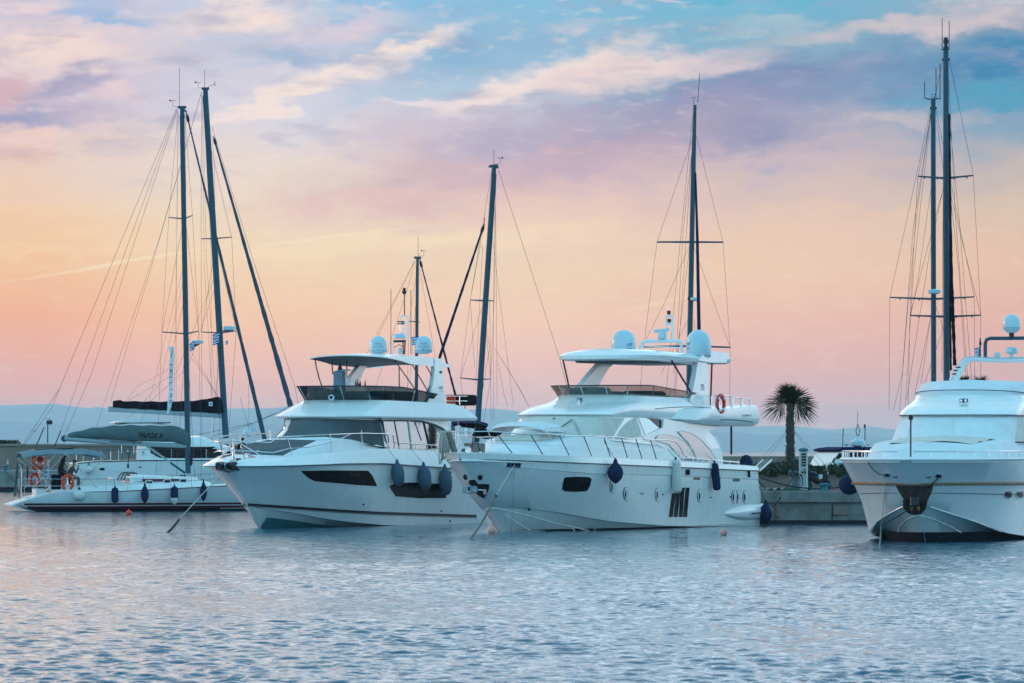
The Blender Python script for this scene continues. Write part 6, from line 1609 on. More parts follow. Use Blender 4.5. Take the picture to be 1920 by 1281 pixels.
    greek_flag('flag', 'tiny folded Greek flag forward of the tallest left mast', fr.M @ P(423, 640, -.9), 0, .14, .2, .02, .05, 'Greek flags flying in the marina')
    # fenders, rail, details
    fender(fr, SB, 166, 873, 889, 8.2, 'ball', whitef, 'white ball fender on the hull of the tall masted white cruising yacht', ropeto=(168, 858), capm=navyf)
    decal(fr, SB, [(187,877.5),(196,877.5),(196,882),(187,882)], .02, .03, 1, 2).build('hull_port', dglass, root)
    decal(fr, SB, [(205,872.5),(230,872.5),(230,884),(205,884)], .015, .02, 2, 2).build('hull_hatch', gel2, root)
    text_on(fr, SB, 'S', 145, 880, 8, 1., off=.02).build('hull_letter', tealp, root, smooth=0)
    decal(fr, SB, ell(263, 876, 3, 1.6, 10), .02, .03, 1, 2).build('through_hull_fitting', greyp, root)
    for s in (1, -1):
        for k in range(13):
            a = .6+k*.95; e = hull.edge(a, -1, .05); MB().tube([Vector((e.x, s*e.y, e.z)), Vector((e.x, s*e.y, e.z+.6))], .014, 5).build('stanchion', steel, root)
        MB().tube([Vector((hull.edge(a).x, s*(hull.edge(a).y-.05), hull.edge(a).z+.6)) for a in (.6,3,6,9,12)], .008, 4).build('lifeline', wire, root)
    for x, h in ((178, 14), (203, 18), (228, 20), (240, 12)):
        b = P(x, 862, -1.2); MB().tube([b, b+Vector((0, 0, h*.03))], .05, 6).build('deck_fitting', tealp if x != 178 else greyp, root)
        MB().box(b+Vector((0, 0, h*.03)), (.34, .12, .1), bev=.02).build('deck_fitting_head', tealp, root)
    for k, x in enumerate((256, 264, 289)): MB().tube([P(x, 862, -2.0), P(x, 838, -2.0)], .014, 5).build('gate_post', steel if k < 2 else teak, root)
    # white radar cluster and whips forward of the mast
    cl = P(470, 806, 0)
    MB().lathe(P(465, 812), [(.02, -.2), (.2, -.16), (.27, -.02), (.2, .12), (.05, .16)], 16, axis=(.5, 0, .8)).build('tv_dome', radw, root)
    for k in range(10):
        rng = random.Random(k); q = P(472+rng.uniform(-9, 7), 800+rng.uniform(-10, 8)); MB().box(q, (.12+.1*rng.random(), .1, .09), rng.random(), .02).build('antenna_fitting', radw, root)
    MB().tube([P(472, 815), P(477, 782)], .04, 6).build('antenna_post', radw, root)
    MB().tube([P(466.5, 808), P(466.5, 720)], .008, 5).build('whip_antenna', wire, root); MB().tube([P(466, 800), P(450, 746)], .008, 5).build('whip_antenna', wire, root)
    MB().tube([P(397, 822), P(397, 778)], .03, 6).build('cabin_post', steel, root)
    for pl in (((372, 815), (470, 795), (535, 767)), ((400, 818), (480, 793), (548, 760))): MB().tube([P(*q) for q in pl], .012, 5).build('bow_line', wire, root)
    person('person with dark hair looking over the bow rail of the tall white cruising yacht', fr.M @ fr.P(452, 868, -.6), fr.rz-1.2, .95, cloth, False, .1, seat=.5)
    return fr
ca_fr = cruiser_behind()

# ---------------------------------------------------------------- small sloop far behind the left yacht
def sloop_far():
    fr = Fr(868, 245, -110)
    root = thing('sailing_yacht', 'small sailing yacht behind the left flybridge yacht, navy furled forestay and short mast', 'sailing yacht', fr.o, fr.rz)
    P = lambda x, y, yy=0: fr.P(x, y, yy); h = sail_hull(fr, root, 9.5, 1.6, 1.2); h.deck().build('deck', gel2, root)
    loft([ring(2.5, 6.5, 1.0, 2, 1.2), ring(2.8, 6.4, .85, 2, 1.65)], camber=.05).build('coachroof', gel2, root)
    mast(root, fr, (783, 484), (779.5, 895), 5.4, 6.4)
    furl(root, fr, (788.5, 492), (859, 760), .035, .07, navyf, seed=4); vane(root, fr, (784, 480), 1.1, 1)
    spreader(root, fr, [(767, 602.5, .7), (782, 604, 0), (786.5, 604, -.7)])
    wires(root, fr, [((778, 488), (707, 625), (640, 760)), ((778.5, 489), (711, 625), (655, 760)), ((779, 492), (758, 560), (700, 740)), ((783, 500, .1), (767, 602, .7), (762, 800, 1.0)), ((786, 500, -.1), (816, 668, -.9), (820, 780, -1.)), ((784, 510), (770, 700), (757, 760))], r=.008, name='stay')
sloop_far()

# ---------------------------------------------------------------- sloop with navy canopies between the two motor yachts
def sloop_blue():
    fr = Fr(800, 216, 118)
    root = thing('sailing_yacht', 'sailing yacht with navy canopies between the two flybridge yachts, mast raked right', 'sailing yacht', fr.o, fr.rz)
    P = lambda x, y, yy=0: fr.P(x, y, yy); h = sail_hull(fr, root, 12.5, 1.9, 1.35); h.deck().build('deck', gel2, root)
    loft([ring(3., 8.5, 1.3, 2.5, 1.3), ring(3.4, 8.4, 1.1, 2.5, 1.85)], camber=.06).build('coachroof', gel2, root)
    mast(root, fr, (926.5, 312), (888.5, 905), 9., 11.5)
    MB().tube([P(917, 312), P(934, 314)], .06, 6).build('masthead_fitting', alu, root); vane(root, fr, (926, 308), .7, -1)
    furl(root, fr, (906, 426), (801, 740), .05, .085, navyf, seed=6)
    MB().tube([P(909, 408), P(906, 428)], .02, 5).build('stay_strop', darkm, root)
    spreader(root, fr, [(881.8, 562.4, 1.0), (905, 564, 0), (926.6, 564.4, -1.)]); spreader(root, fr, [(863.4, 708.8, 1.2), (893, 712, 0), (920, 710.7, -1.2)])
    wires(root, fr, [((934.4, 318.5), (1046.8, 664), (1062, 720), (1075, 790))], r=.010, name='backstay')
    wires(root, fr, [((922, 320, .1), (881.8, 562, 1.), (863.4, 708.8, 1.2), (875, 800, 1.5)), ((930, 330, -.1), (926.6, 564, -1.), (920, 710.7, -1.2), (905, 800, -1.5)), ((906, 430, .0), (881.8, 562, 1.)), ((881.8, 562, 1.), (890, 690, 0)), ((904, 575, 0), (863.4, 708.8, 1.2)), ((907, 575, 0), (920, 710, -1.2))], r=.008)
    wires(root, fr, [((922, 432), (937, 560), (963, 762)), ((928, 326), (925, 600), (926, 790)), ((929, 326), (932, 760)), ((910, 600), (918, 650), (902, 750)), ((928, 654), (960, 705), (992, 762)), ((928, 654), (975, 730), (996, 770)), ((934, 680), (945, 740), (952, 762)), ((918, 560), (921, 790)), ((905, 460), (892, 720))], r=.0075, name='halyard')
    MB().lathe(P(905, 722, -.6), [(.02, -.15), (.05, -.1), (.05, .0), (.0201, .1)], 6).build('deck_light', darkm, root)
    # bimini tube and sprayhood
    Q = lambda x, y, yy=-1.2: fr.P(800+x/9.15, 740+y/9.15, yy)
    for (pl, r) in ((((440,500),(620,482),(780,492),(900,500),(1030,535)), .13), (((600,530),(760,545),(880,560),(1000,570)), .09)):
        mb = MB(); rows = []
        for u in range(9):
            yy = -1.3+2.6*u/8; rows.append([Q(x, y-14*math.sin(u/8*PI), yy) for x, y in pl])
        MB().grid(rows).build('bimini', navyc, root); MB().tube([Q(x, y, -1.35) for x, y in pl], r, 8).build('bimini_roll', navyc, root)
    rows = [[Q(x, y, yy) for x, y in ((760,712),(850,600),(1000,590),(1180,596),(1320,606),(1280,680),(1180,752),(1000,765))] for yy in (-1.4, 1.2)]
    MB().grid(rows, True).build('sprayhood', navyc, root); MB().face(rows[0]).build('sprayhood_side', navyc, root, smooth=0)
    MB().prism([Q(870,535,-1.5), Q(990,570,-1.5), Q(900,605,-1.5)], (0, .06, 0)).build('white_burgee', white, root, smooth=0)
    for k in range(12):
        rng = random.Random(k+5); x = 400+k*45
        MB().tube([Q(x, 510, -1.5), Q(x+rng.uniform(-50, 50), 610, -1.5), Q(x+rng.uniform(-70, 70), 860, -1.5)], .018, 5).build('frame_tube', white if k % 3 else steel, root)
    MB().tube([Q(440, 520, -1.3), Q(455, 640, -1.3)], .12, 6).build('furled_screen', bluec, root)
sloop_blue()

# ---------------------------------------------------------------- sloop behind the central yacht, seen end-on
def sloop_endon():
    fr = Fr(1296, 224, 6)
    root = thing('sailing_yacht', 'end-on sailing yacht whose slim mast stands behind the right radome of the central yacht', 'sailing yacht', fr.o, fr.rz)
    h = sail_hull(fr, root, 14, 2.1, 1.5); h.deck().build('deck', gel2, root); loft([ring(4., 10, 1.4, 2.5, 1.4), ring(4.4, 9.9, 1.2, 2.5, 1.95)], camber=.06).build('coachroof', gel2, root)
    A = lambda x, y, a=6.: fr.A(x, y, a)
    MB().tube([A(1290, 905), A(1292.5, 680), A(1300, 320), A(1303, 197)], [.15,.15,.13,.09], 12).build('mast', alu, root)
    MB().tube([A(1304, 324, 3.), A(1307.5, 450, 3.), A(1310.5, 612, 3.), A(1310.5, 640, 3)], [.05,.08,.10,.11], 10).build('furled_headsail', navyc, root)
    MB().tube([A(1303, 200, 3), A(1304, 324, 3)], .02, 5).build('forestay', wire, root)
    for pl in (((1232, 454), (1294, 454), (1355.7, 454.3)), ((1207, 650.5), (1292, 649), (1370, 651.5))): MB().tube([A(*p) for p in pl], [.045, .06, .045], 7).build('spreader', alu, root)
    MB().tube([A(1308, 192), A(1312, 138)], .018, 5).build('whip_antenna', wire, root)
    MB().tube([A(1301, 198), A(1301, 184), A(1296, 183)], .014, 5).build('wind_vane', wire, root); MB().tube([A(1301, 184), A(1305, 182)], .014, 5).build('wind_vane', wire, root)
    c = A(1303, 561, 5.7); MB().lathe(c, [(.2, -.10), (.27, -.05), (.27, .06), (.2, .1)], 16).build('radar', radw, root)
    c = A(1292, 560, 5.7); MB().lathe(c, [(.08, -.08), (.09, .05), (.04, .09)], 10).build('deck_light', darkm, root)
    for pl in (((1299, 258), (1232, 454), (1207, 650), (1196, 780)), ((1306, 256), (1355.7, 454), (1369, 651), (1368, 800)), ((1293, 460), (1250, 560), (1207, 645)), ((1300, 460), (1368, 648)), ((1299, 215), (1268, 530), (1245, 780)),
               ((1300, 260), (1281, 430), (1262, 780)), ((1300, 240), (1286, 454), (1277, 590), (1265, 760)), ((1300, 400), (1270, 660), (1262, 700)), ((1304, 640), (1330, 760)), ((1302, 600), (1302, 760)), ((1290, 600), (1240, 700))):
        MB().tube([A(*p) for p in pl], .009, 5).build('shroud', wire, root)
sloop_endon()

# ---------------------------------------------------------------- two-masted ketch behind the right yacht
def ketch():
    fr = Fr(1772, 196, 4)
    root = thing('sailing_yacht', 'tall ketch whose two masts rise behind the right-hand yacht, black sails rolled at the mast', 'sailing yacht', fr.o, fr.rz)
    h = sail_hull(fr, root, 22, 2.7, 2.0); h.deck().build('deck', gel2, root); loft([ring(5., 17, 1.8, 2.5, 1.9), ring(5.4, 16.9, 1.6, 2.5, 2.6)], camber=.06).build('deckhouse', gel2, root)
    A = lambda x, y, a=7.: fr.A(x, y, a)
    MB().tube([A(1775, 905), A(1775, 700), A(1774, 400), A(1773.5, 94)], [.16,.16,.155,.13], 14).build('main_mast', alu, root)
    MB().tube([A(1751, 905, 15), A(1750.7, 715, 15), A(1750, 400, 15), A(1749.8, 186, 15)], [.135,.135,.13,.12], 14).build('mizzen_mast', alu, root)
    for a, x in ((7, 1775), (15, 1751)): MB().tube([A(x+1.2, 700, a-.18), A(x-.2, 300, a-.18)], .02, 5).build('mast_groove', darkm, root)
    c = A(1773.5, 92); MB().lathe(c, [(.12, 0), (.13, .1), (.08, .12), (.08, .25), (.13, .28), (.13, .42), (.08, .53), (.02, .57)], 14).build('masthead_light', darkm, root)
    MB().tube([A(1765.5, 93), A(1780.5, 93)], .03, 6).build('masthead_bracket', alu, root)
    for x, y in ((1766.6, 33), (1779.7, 39)): MB().tube([A(x, 93), A(x, y)], .018, 5).build('whip_antenna', wire, root)
    for x in (1768.5, 1779): MB().box(A(x, 112), (.1, .1, .12)).build('shroud_tang', darkm, root)
    B_ = lambda x, y: A(x, y, 15)
    MB().tube([B_(1733.5, 184), B_(1741, 186), B_(1758, 185.5), B_(1764, 184)], .03, 6).build('antenna_bar', alu, root)
    for x, y0, y1 in ((1733.5, 184, 153), (1755, 185, 128), (1762.5, 184, 120)): MB().tube([B_(x, y0), B_(x, y1)], .022, 5).build('whip_antenna', wire, root)
    MB().tube([B_(1750, 180)+Vector((0, .09*math.cos(t), .09*math.sin(t))) for t in [2*PI*k/14 for k in range(14)]], .015, 5, closed=True).build('antenna_loop', wire, root)
    for x in (1745.5, 1754.5): MB().box(B_(x, 203), (.1, .1, .12)).build('shroud_tang', darkm, root)
    for pl, a in ((((1721, 330.7), (1773, 334.5), (1825.4, 329.2)), 7), (((1706, 591.7), (1775, 594), (1839, 591.2)), 7), (((1668.4, 557.8), (1750, 561), (1826.8, 556.8)), 15)):
        MB().tube([A(*p, a) for p in pl], [.035, .06, .035], 7).build('spreader', alu, root)
        for k in (.12, .35, .65, .88):
            q = A(pl[0][0], pl[0][1], a).lerp(A(pl[2][0], pl[2][1], a), k); q.z = A(*pl[1], a).z+(A(*pl[0], a).z-A(*pl[1], a).z)*abs(2*k-1); MB().box(q-Vector((0, 0, .05)), (.06, .06, .08)).build('spreader_fitting', darkm, root)
    c = B_(1752, 547); MB().lathe(c, [(.18, -.12), (.30, -.08), (.33, .05), (.30, .10), (.12, .13)], 18).build('radar', radw, root)
    rng = random.Random(9); n = 60
    for pl, r, nm in ((((1780, 214), (1781.7, 400), (1784, 520), (1787, 600), (1790.5, 692)), (.05, .085), 'rolled_sail'), (((1781, 330), (1781, 560), (1783.2, 705)), (.02, .05), 'rolled_sail')):
        pts = []; rs = []
        for (p, q) in zip(pl, pl[1:]):
            for k in range(14): t = k/14; pts.append(A(p[0]+(q[0]-p[0])*t, p[1]+(q[1]-p[1])*t, 5.5)); 
        m = len(pts); rs = [(r[0]+(r[1]-r[0])*min(1, i/m*1.6))*(1+.35*(rng.random()-.5)) for i in range(m)]
        MB().tube(pts, rs, 8).build(nm, blackc, root)
    W = [((1768, 112), (1754, 177), (1721, 331), (1706, 592), (1703, 770)), ((1780, 112), (1825, 329), (1839, 591), (1839, 770)), ((1772, 340), (1706, 592)), ((1776, 340), (1839, 591)), ((1770, 345), (1742, 480), (1700, 750)), ((1780, 350), (1797, 500), (1815, 760)), ((1774, 600), (1740, 700), (1715, 780)), ((1771, 112), (1767, 500), (1766, 700)), ((1779, 150), (1791, 400), (1815, 715)), ((1778, 200), (1800, 430), (1822, 715))]
    X = [((1745, 204), (1703, 400), (1668.4, 558), (1667, 770)), ((1754.5, 204), (1780, 330), (1826.8, 557), (1827.8, 770)), ((1746, 206), (1712, 430), (1692, 700), (1675, 770)), ((1746.5, 206), (1719, 400), (1700, 600), (1687, 770)), ((1747, 206), (1725, 395), (1712, 520), (1697, 770)), ((1749, 565), (1727, 720)), ((1752, 565), (1800, 715)), ((1750, 570), (1715, 740)), ((1749, 330), (1722, 520), (1708, 590)), ((1756, 225), (1770, 330), (1778, 420))]
    for pl in W: MB().tube([A(*p) for p in pl], .009, 5).build('shroud', wire, root)
    for pl in X: MB().tube([B_(*p) for p in pl], .009, 5).build('shroud', wire, root)
ketch()
# ================================================================ quays, walls, planting
leafm = mat('palm_leaf', (.012, .026, .012), .55, var=.35, vscale=2)
barkm = mat('palm_bark', (.10, .085, .07), .9, var=.3, vscale=6, bump=.6, bscale=12)
barkd = mat('palm_bark_dark', (.035, .028, .022), .9, var=.3)
hedgem = mat('hedge_leaf', (.018, .038, .018), .6, var=.4, vscale=1.5)
def quay():
    z = 1.36; xa = at(1395, 0, 178).x; xb = 46
    b = MB(); b.box(((xa+xb)/2, 185, z/2-.62), (xb-xa, 13.4, z+1.0), bev=.05)
    q = b.build('quay', concrete); tag(q, 'concrete quay with stained face and plank-marked joints beside the palm', 'quay')
    # face: overhanging cope, panel joints, dark strip at the foot
    cp = MB().box(((xa+xb)/2, 178.25, 1.13), (xb-xa+.02, .22, .50), bev=.03); cp.build('cope', concrete, q)
    x = xa+.6; k = 0
    while x < xb:
        MB().box((x, 178.27, .45), (.025, .06, .82)).build('panel_joint', anti, q); x += 2.45 if k % 2 else 3.1; k += 1
    MB().box(((xa+xb)/2, 178.32, .02), (xb-xa, .16, .26)).build('foot_strip', anti, q)
    # rough beige patches in the face
    for px0, px1, y0, y1 in ((1562, 1592, 948, 966), (1455, 1461, 944, 970)):
        a, c = at(px0, y0, 178.2), at(px1, y1, 178.2); MB().box(((a.x+c.x)/2, 178.24, (a.z+c.z)/2), (c.x-a.x, .08, a.z-c.z), bev=.02).build('face_patch', stucco, q)
    # planter wall with hedge
    w = MB(); x0 = at(1372, 0, 187).x; w.box(((x0+xb)/2, 188.2, z+.38), (xb-x0, 1.5, .78), bev=.03)
    pw = w.build('planter_wall', stucco); tag(pw, 'low beige rendered planter wall running along the back of the quay', 'wall')
    MB().box(((x0+xb)/2, 187.45, z+.03), (xb-x0, .08, .1)).build('wall_foot', concrete, pw)
    hd = MB(); rng = random.Random(11); 
    X0, X1 = x0+.1, xb
    for i in range(15000):
        x = rng.uniform(X0, X1); y = rng.uniform(187.5, 188.9); hgt = .42+.10*math.sin(x*1.7)+.07*math.sin(x*4.1)
        front = rng.random() < .35
        if front: y = 187.42-rng.random()*.12; zz = z+.78-rng.random()*(.12+.14*(math.sin(x*2.3)+math.sin(x*5.7) > .6))
        else: zz = z+.72+rng.random()*hgt*(1-((y-188.2)/1.1)**2*.3)
        c = Vector((x, y, zz)); d = Vector((rng.uniform(-1, 1), rng.uniform(-1, .6), rng.uniform(-.2, 1.2))).normalized(); L_ = rng.uniform(.10, .20); n = d.cross(Vector((rng.uniform(-1, 1), rng.uniform(-1, 1), rng.uniform(-1, 1)))).normalized()*L_*.22
        hd.add([c-d*L_*.3-n*.2, c+n, c+d*L_, c-n], [(0, 1, 2, 3)])
    h = hd.build('hedge', hedgem, smooth=0); tag(h, 'low dark green hedge filling the beige planter behind the quay', 'hedge')
    # further beige breakwater seen over the hedge
    bw = MB(); xs = at(1335, 0, 228).x; zt = H-10.5/F*226
    bw.box(((xs+60)/2, 228, zt/2-.4), (60-xs, 1.2, zt+.8), bev=.04)
    o = bw.build('breakwater_wall', stucco); tag(o, 'plain beige sea wall beyond the hedge and palm on the right', 'wall')
quay()
def breakwater_left():
    Y = 332; xa, xb = at(-260, 0, Y).x, at(640, 0, Y).x; zt = H+12.5/F*Y
    b = MB().box(((xa+xb)/2, Y, zt/2), (xb-xa, 1.4, zt), bev=.06).build('breakwater_wall', stucco); tag(b, 'long beige sea wall behind the sailing yachts on the left', 'wall')
    MB().box(((xa+xb)/2, Y-.05, zt-.12), (xb-xa+.02, 1.54, .2), bev=.03).build('coping', stucco, b)
    Yq = 318; x2 = at(150, 0, Yq).x; z = 1.58
    q = MB().box(((xa+x2+20)/2, Yq+6.5, z/2+.15), (x2+20-xa, 13, z-.3), bev=.05).build('quay', concrete); tag(q, 'concrete quay with bollards at the left edge below the beige sea wall', 'quay')
    MB().box(((xa+x2+20)/2, Yq+6.5, .0), (x2+20-xa-.4, 12.4, .5)).build('quay_foot', anti, q)
    # shrubs showing above the wall
    rng = random.Random(21); m = MB()
    for i in range(1500):
        x = at(rng.triangular(-70, 36, 5), 0, Y+4).x; c = Vector((x, Y+3.5+rng.random()*2, zt-.1+rng.random()**1.4*.30)); d = Vector((rng.uniform(-1, 1), rng.uniform(-1, 1), rng.uniform(0, 1))).normalized()*.22; n = d.cross(Vector((.3, 1, .2))).normalized()*.07
        m.add([c-d*.3, c+n, c+d, c-n], [(0, 1, 2, 3)])
    o = m.build('shrub', hedgem, smooth=0); tag(o, 'dark shrubs just showing over the far left sea wall', 'shrubs')
    for px, nm, lab in ((14.2, 'a', 'red and white banded post on the left quay beside the blue bollard'), (90.5, 'b', 'red and white banded post on the left quay behind the bimini')):
        c = at(px, 882, Yq+1); t = thing('marker_post', lab, 'post', (c.x, c.y, z), 0, 'banded posts on the left quay')
        MB().lathe((0, 0, 0), [(.07, 0), (.07, .75)], 10).build('post_body', white, t)
        for k in range(4): MB().lathe((0, 0, .06+k*.18), [(.074, 0), (.074, .09)], 10).build('red_band', redp, t)
    c = at(11, 880, Yq+.6); t = thing('bollard', 'blue mooring bollard on the left quay at the picture edge', 'bollard', (c.x, c.y, z))
    MB().lathe((0, 0, 0), [(.28, 0), (.26, .08), (.15, .12), (.15, .25), (.3, .3), (.3, .38), (.1, .42)], 14).build('bollard_body', tealp, t)
    l = thing('mooring_line', 'thin dark rope sagging down the face of the left quay', 'mooring line', (c.x, c.y-.7, z)); MB().tube(arc((0, 0, 0), (2.4, -.2, -1.5), .4), .02, 5).build('rope', drope, l)
breakwater_left()

def palm():
    D = 188.2; b = at(1481.5, 878, D); t = thing('palm_tree', 'fan palm with shaggy trunk standing in the hedge behind the quay', 'palm tree', (b.x, b.y, 2.1))
    h = at(0, 750, D).z-2.1; rng = random.Random(5)
    pts = [Vector((.03*math.sin(k*.8), 0, h*k/12-.2)) for k in range(13)]; pts = [Vector((p.x, p.y, p.z)) for p in pts]
    tr = MB().tube(pts, [.14, .14, .135, .14, .135, .13, .13, .125, .12, .11, .10, .09, .08], 12).build('trunk', barkd, t)
    bo = MB()
    for i in range(420):
        zz = rng.random()**.95*h*.93-.05; a = rng.random()*2*PI; r = .135-.04*zz/h; d = Vector((math.cos(a), math.sin(a), 0)); p = d*r+Vector((0, 0, zz)); s = Vector((-d.y, d.x, 0))*(.055+.02*rng.random())
        out = d*(.07+.05*rng.random())+Vector((0, 0, .10+.06*rng.random()))
        bo.add([p-s, p+s, p+out+s*.45, p+out-s*.45, p-s+Vector((0, 0, -.03)), p+s+Vector((0, 0, -.03)), p+out+s*.45-Vector((0, 0, .02)), p+out-s*.45-Vector((0, 0, .02))], [(0, 1, 2, 3), (7, 6, 5, 4), (0, 4, 5, 1), (1, 5, 6, 2), (2, 6, 7, 3), (3, 7, 4, 0)])
    bo.build('leaf_base_stubs', barkm, tr, smooth=0)
    # crown of fan leaves
    crown = Vector((0, 0, h-.05)); rows = []
    F_ = [(0,1.0,.78),(.3,.98,.82),(-.35,.95,.85),(-.75,.75,.95),(.95,.62,1.0),(1.35,.0,1.15),(-1.3,-.12,1.2),(1.1,-.5,1.25),(.12,.7,.6),(-.2,.6,.6),(-.45,.3,.6),(.45,.2,.6),(.02,.45,.42),(-.12,.2,.42),(.2,.1,.45)]
    n = 0
    for depth in (-.5, .4):
        for (lx, lz, ln) in [(q0, q1, q2*1.18) for q0, q1, q2 in F_]:
            d = Vector((lx*.9+rng.uniform(-.2, .2), depth*(1.1-abs(lx)*.3)+rng.uniform(-.3, .3), lz+rng.uniform(-.15, .15))).normalized(); ln2 = ln*(.16+.14*rng.random())
            if abs(lx) > 1.0 and depth > .3 and rng.random() < .4: continue
            lf = MB(); tip = crown+d*ln2*1.05+Vector((0, 0, -.05*abs(lx))); lf.tube([crown+d*.08, crown+d*ln2*.6, tip], [.018, .014, .012], 5)
            ax = (d+Vector((0, 0, -.35*abs(lx)-.05))).normalized(); side = ax.cross(Vector((0, 1, 0))); side = side.normalized() if side.length > .2 else Vector((1, 0, 0)); nn = side.cross(ax).normalized()
            side = (side+nn*rng.uniform(-.5, .5)).normalized()
            for k in range(16):
                a = (-1+2*k/15)*.95+rng.uniform(-.04, .04); dir_ = ax*math.cos(a)+side*math.sin(a); L_ = (.80+.22*rng.random())*(1-.30*abs(a)/1.05)*ln*.95; w = .019
                p0 = tip; p1 = tip+dir_*L_*.55; p2 = tip+dir_*L_+Vector((0, 0, -.03-.10*rng.random())); sd = dir_.cross(nn).normalized()*w
                lf.add([p0, p1-sd, p1+sd, p2, p1+nn*.012], [(0, 1, 4), (0, 4, 2), (1, 3, 4), (4, 3, 2)])
            lf.build('frond', leafm, t, smooth=0); n += 1
    hb = MB()
    for k in range(60):
        a = rng.random()*2*PI; d = Vector((math.cos(a), math.sin(a), rng.uniform(-.2, 1.3))).normalized(); p = crown+Vector((0, 0, -.12)); hb.tube([p, p+d*.22, p+d*rng.uniform(.3, .5)], [.03, .02, .006], 4)
    hb.build('crown_heart', leafm, t, smooth=0)
    # guy ropes
    for (x0, y0, x1, y1) in ((1474, 808.5, 1420, 853), (1474, 811, 1433, 854), (1490, 808.5, 1544, 854), (1490, 811, 1548, 876)):
        a = at(x0, y0, D)-Vector((b.x, b.y, 2.1)); c = at(x1, y1+14, D+.6)-Vector((b.x, b.y, 2.1)); MB().tube([a, c], .011, 5).build('guy_rope', rope, t)
palm()
def far_palms():
    # crowns of two palms peeping over the flybridge cover of the right-hand yacht
    for px, lab in ((1808, 'tip of a distant palm crown left, seen under the radar arch of the right yacht'), (1838, 'tip of a distant palm crown right, seen under the radar arch of the right yacht')):
        D = 262; b = at(px, 900, D); t = thing('palm_tree', lab, 'palm tree', (b.x, b.y, .5), 0, 'distant palms beyond the sea wall'); h = at(0, 724, D).z-.5
        MB().tube([(0, 0, 0), (.1, 0, h*.5), (0, 0, h)], [.25, .2, .16], 8).build('trunk', barkd, t)
        m = MB(); rng = random.Random(px)
        for k in range(26):
            a = rng.random()*2*PI; e = rng.uniform(-.3, 1.2); d = Vector((math.cos(a)*math.cos(e), math.sin(a)*math.cos(e), math.sin(e))); s = d.cross(Vector((0, 0, 1))).normalized()*.09
            for q in range(7):
                dd = (d+s*(q-3)*1.2).normalized(); m.add([Vector((0, 0, h)), Vector((0, 0, h))+dd*.5+s*.3, Vector((0, 0, h))+dd*.9-Vector((0, 0, .1)), Vector((0, 0, h))+dd*.5-s*.3], [(0, 1, 2, 3)])
        m.build('crown', leafm, t, smooth=0)
far_palms()

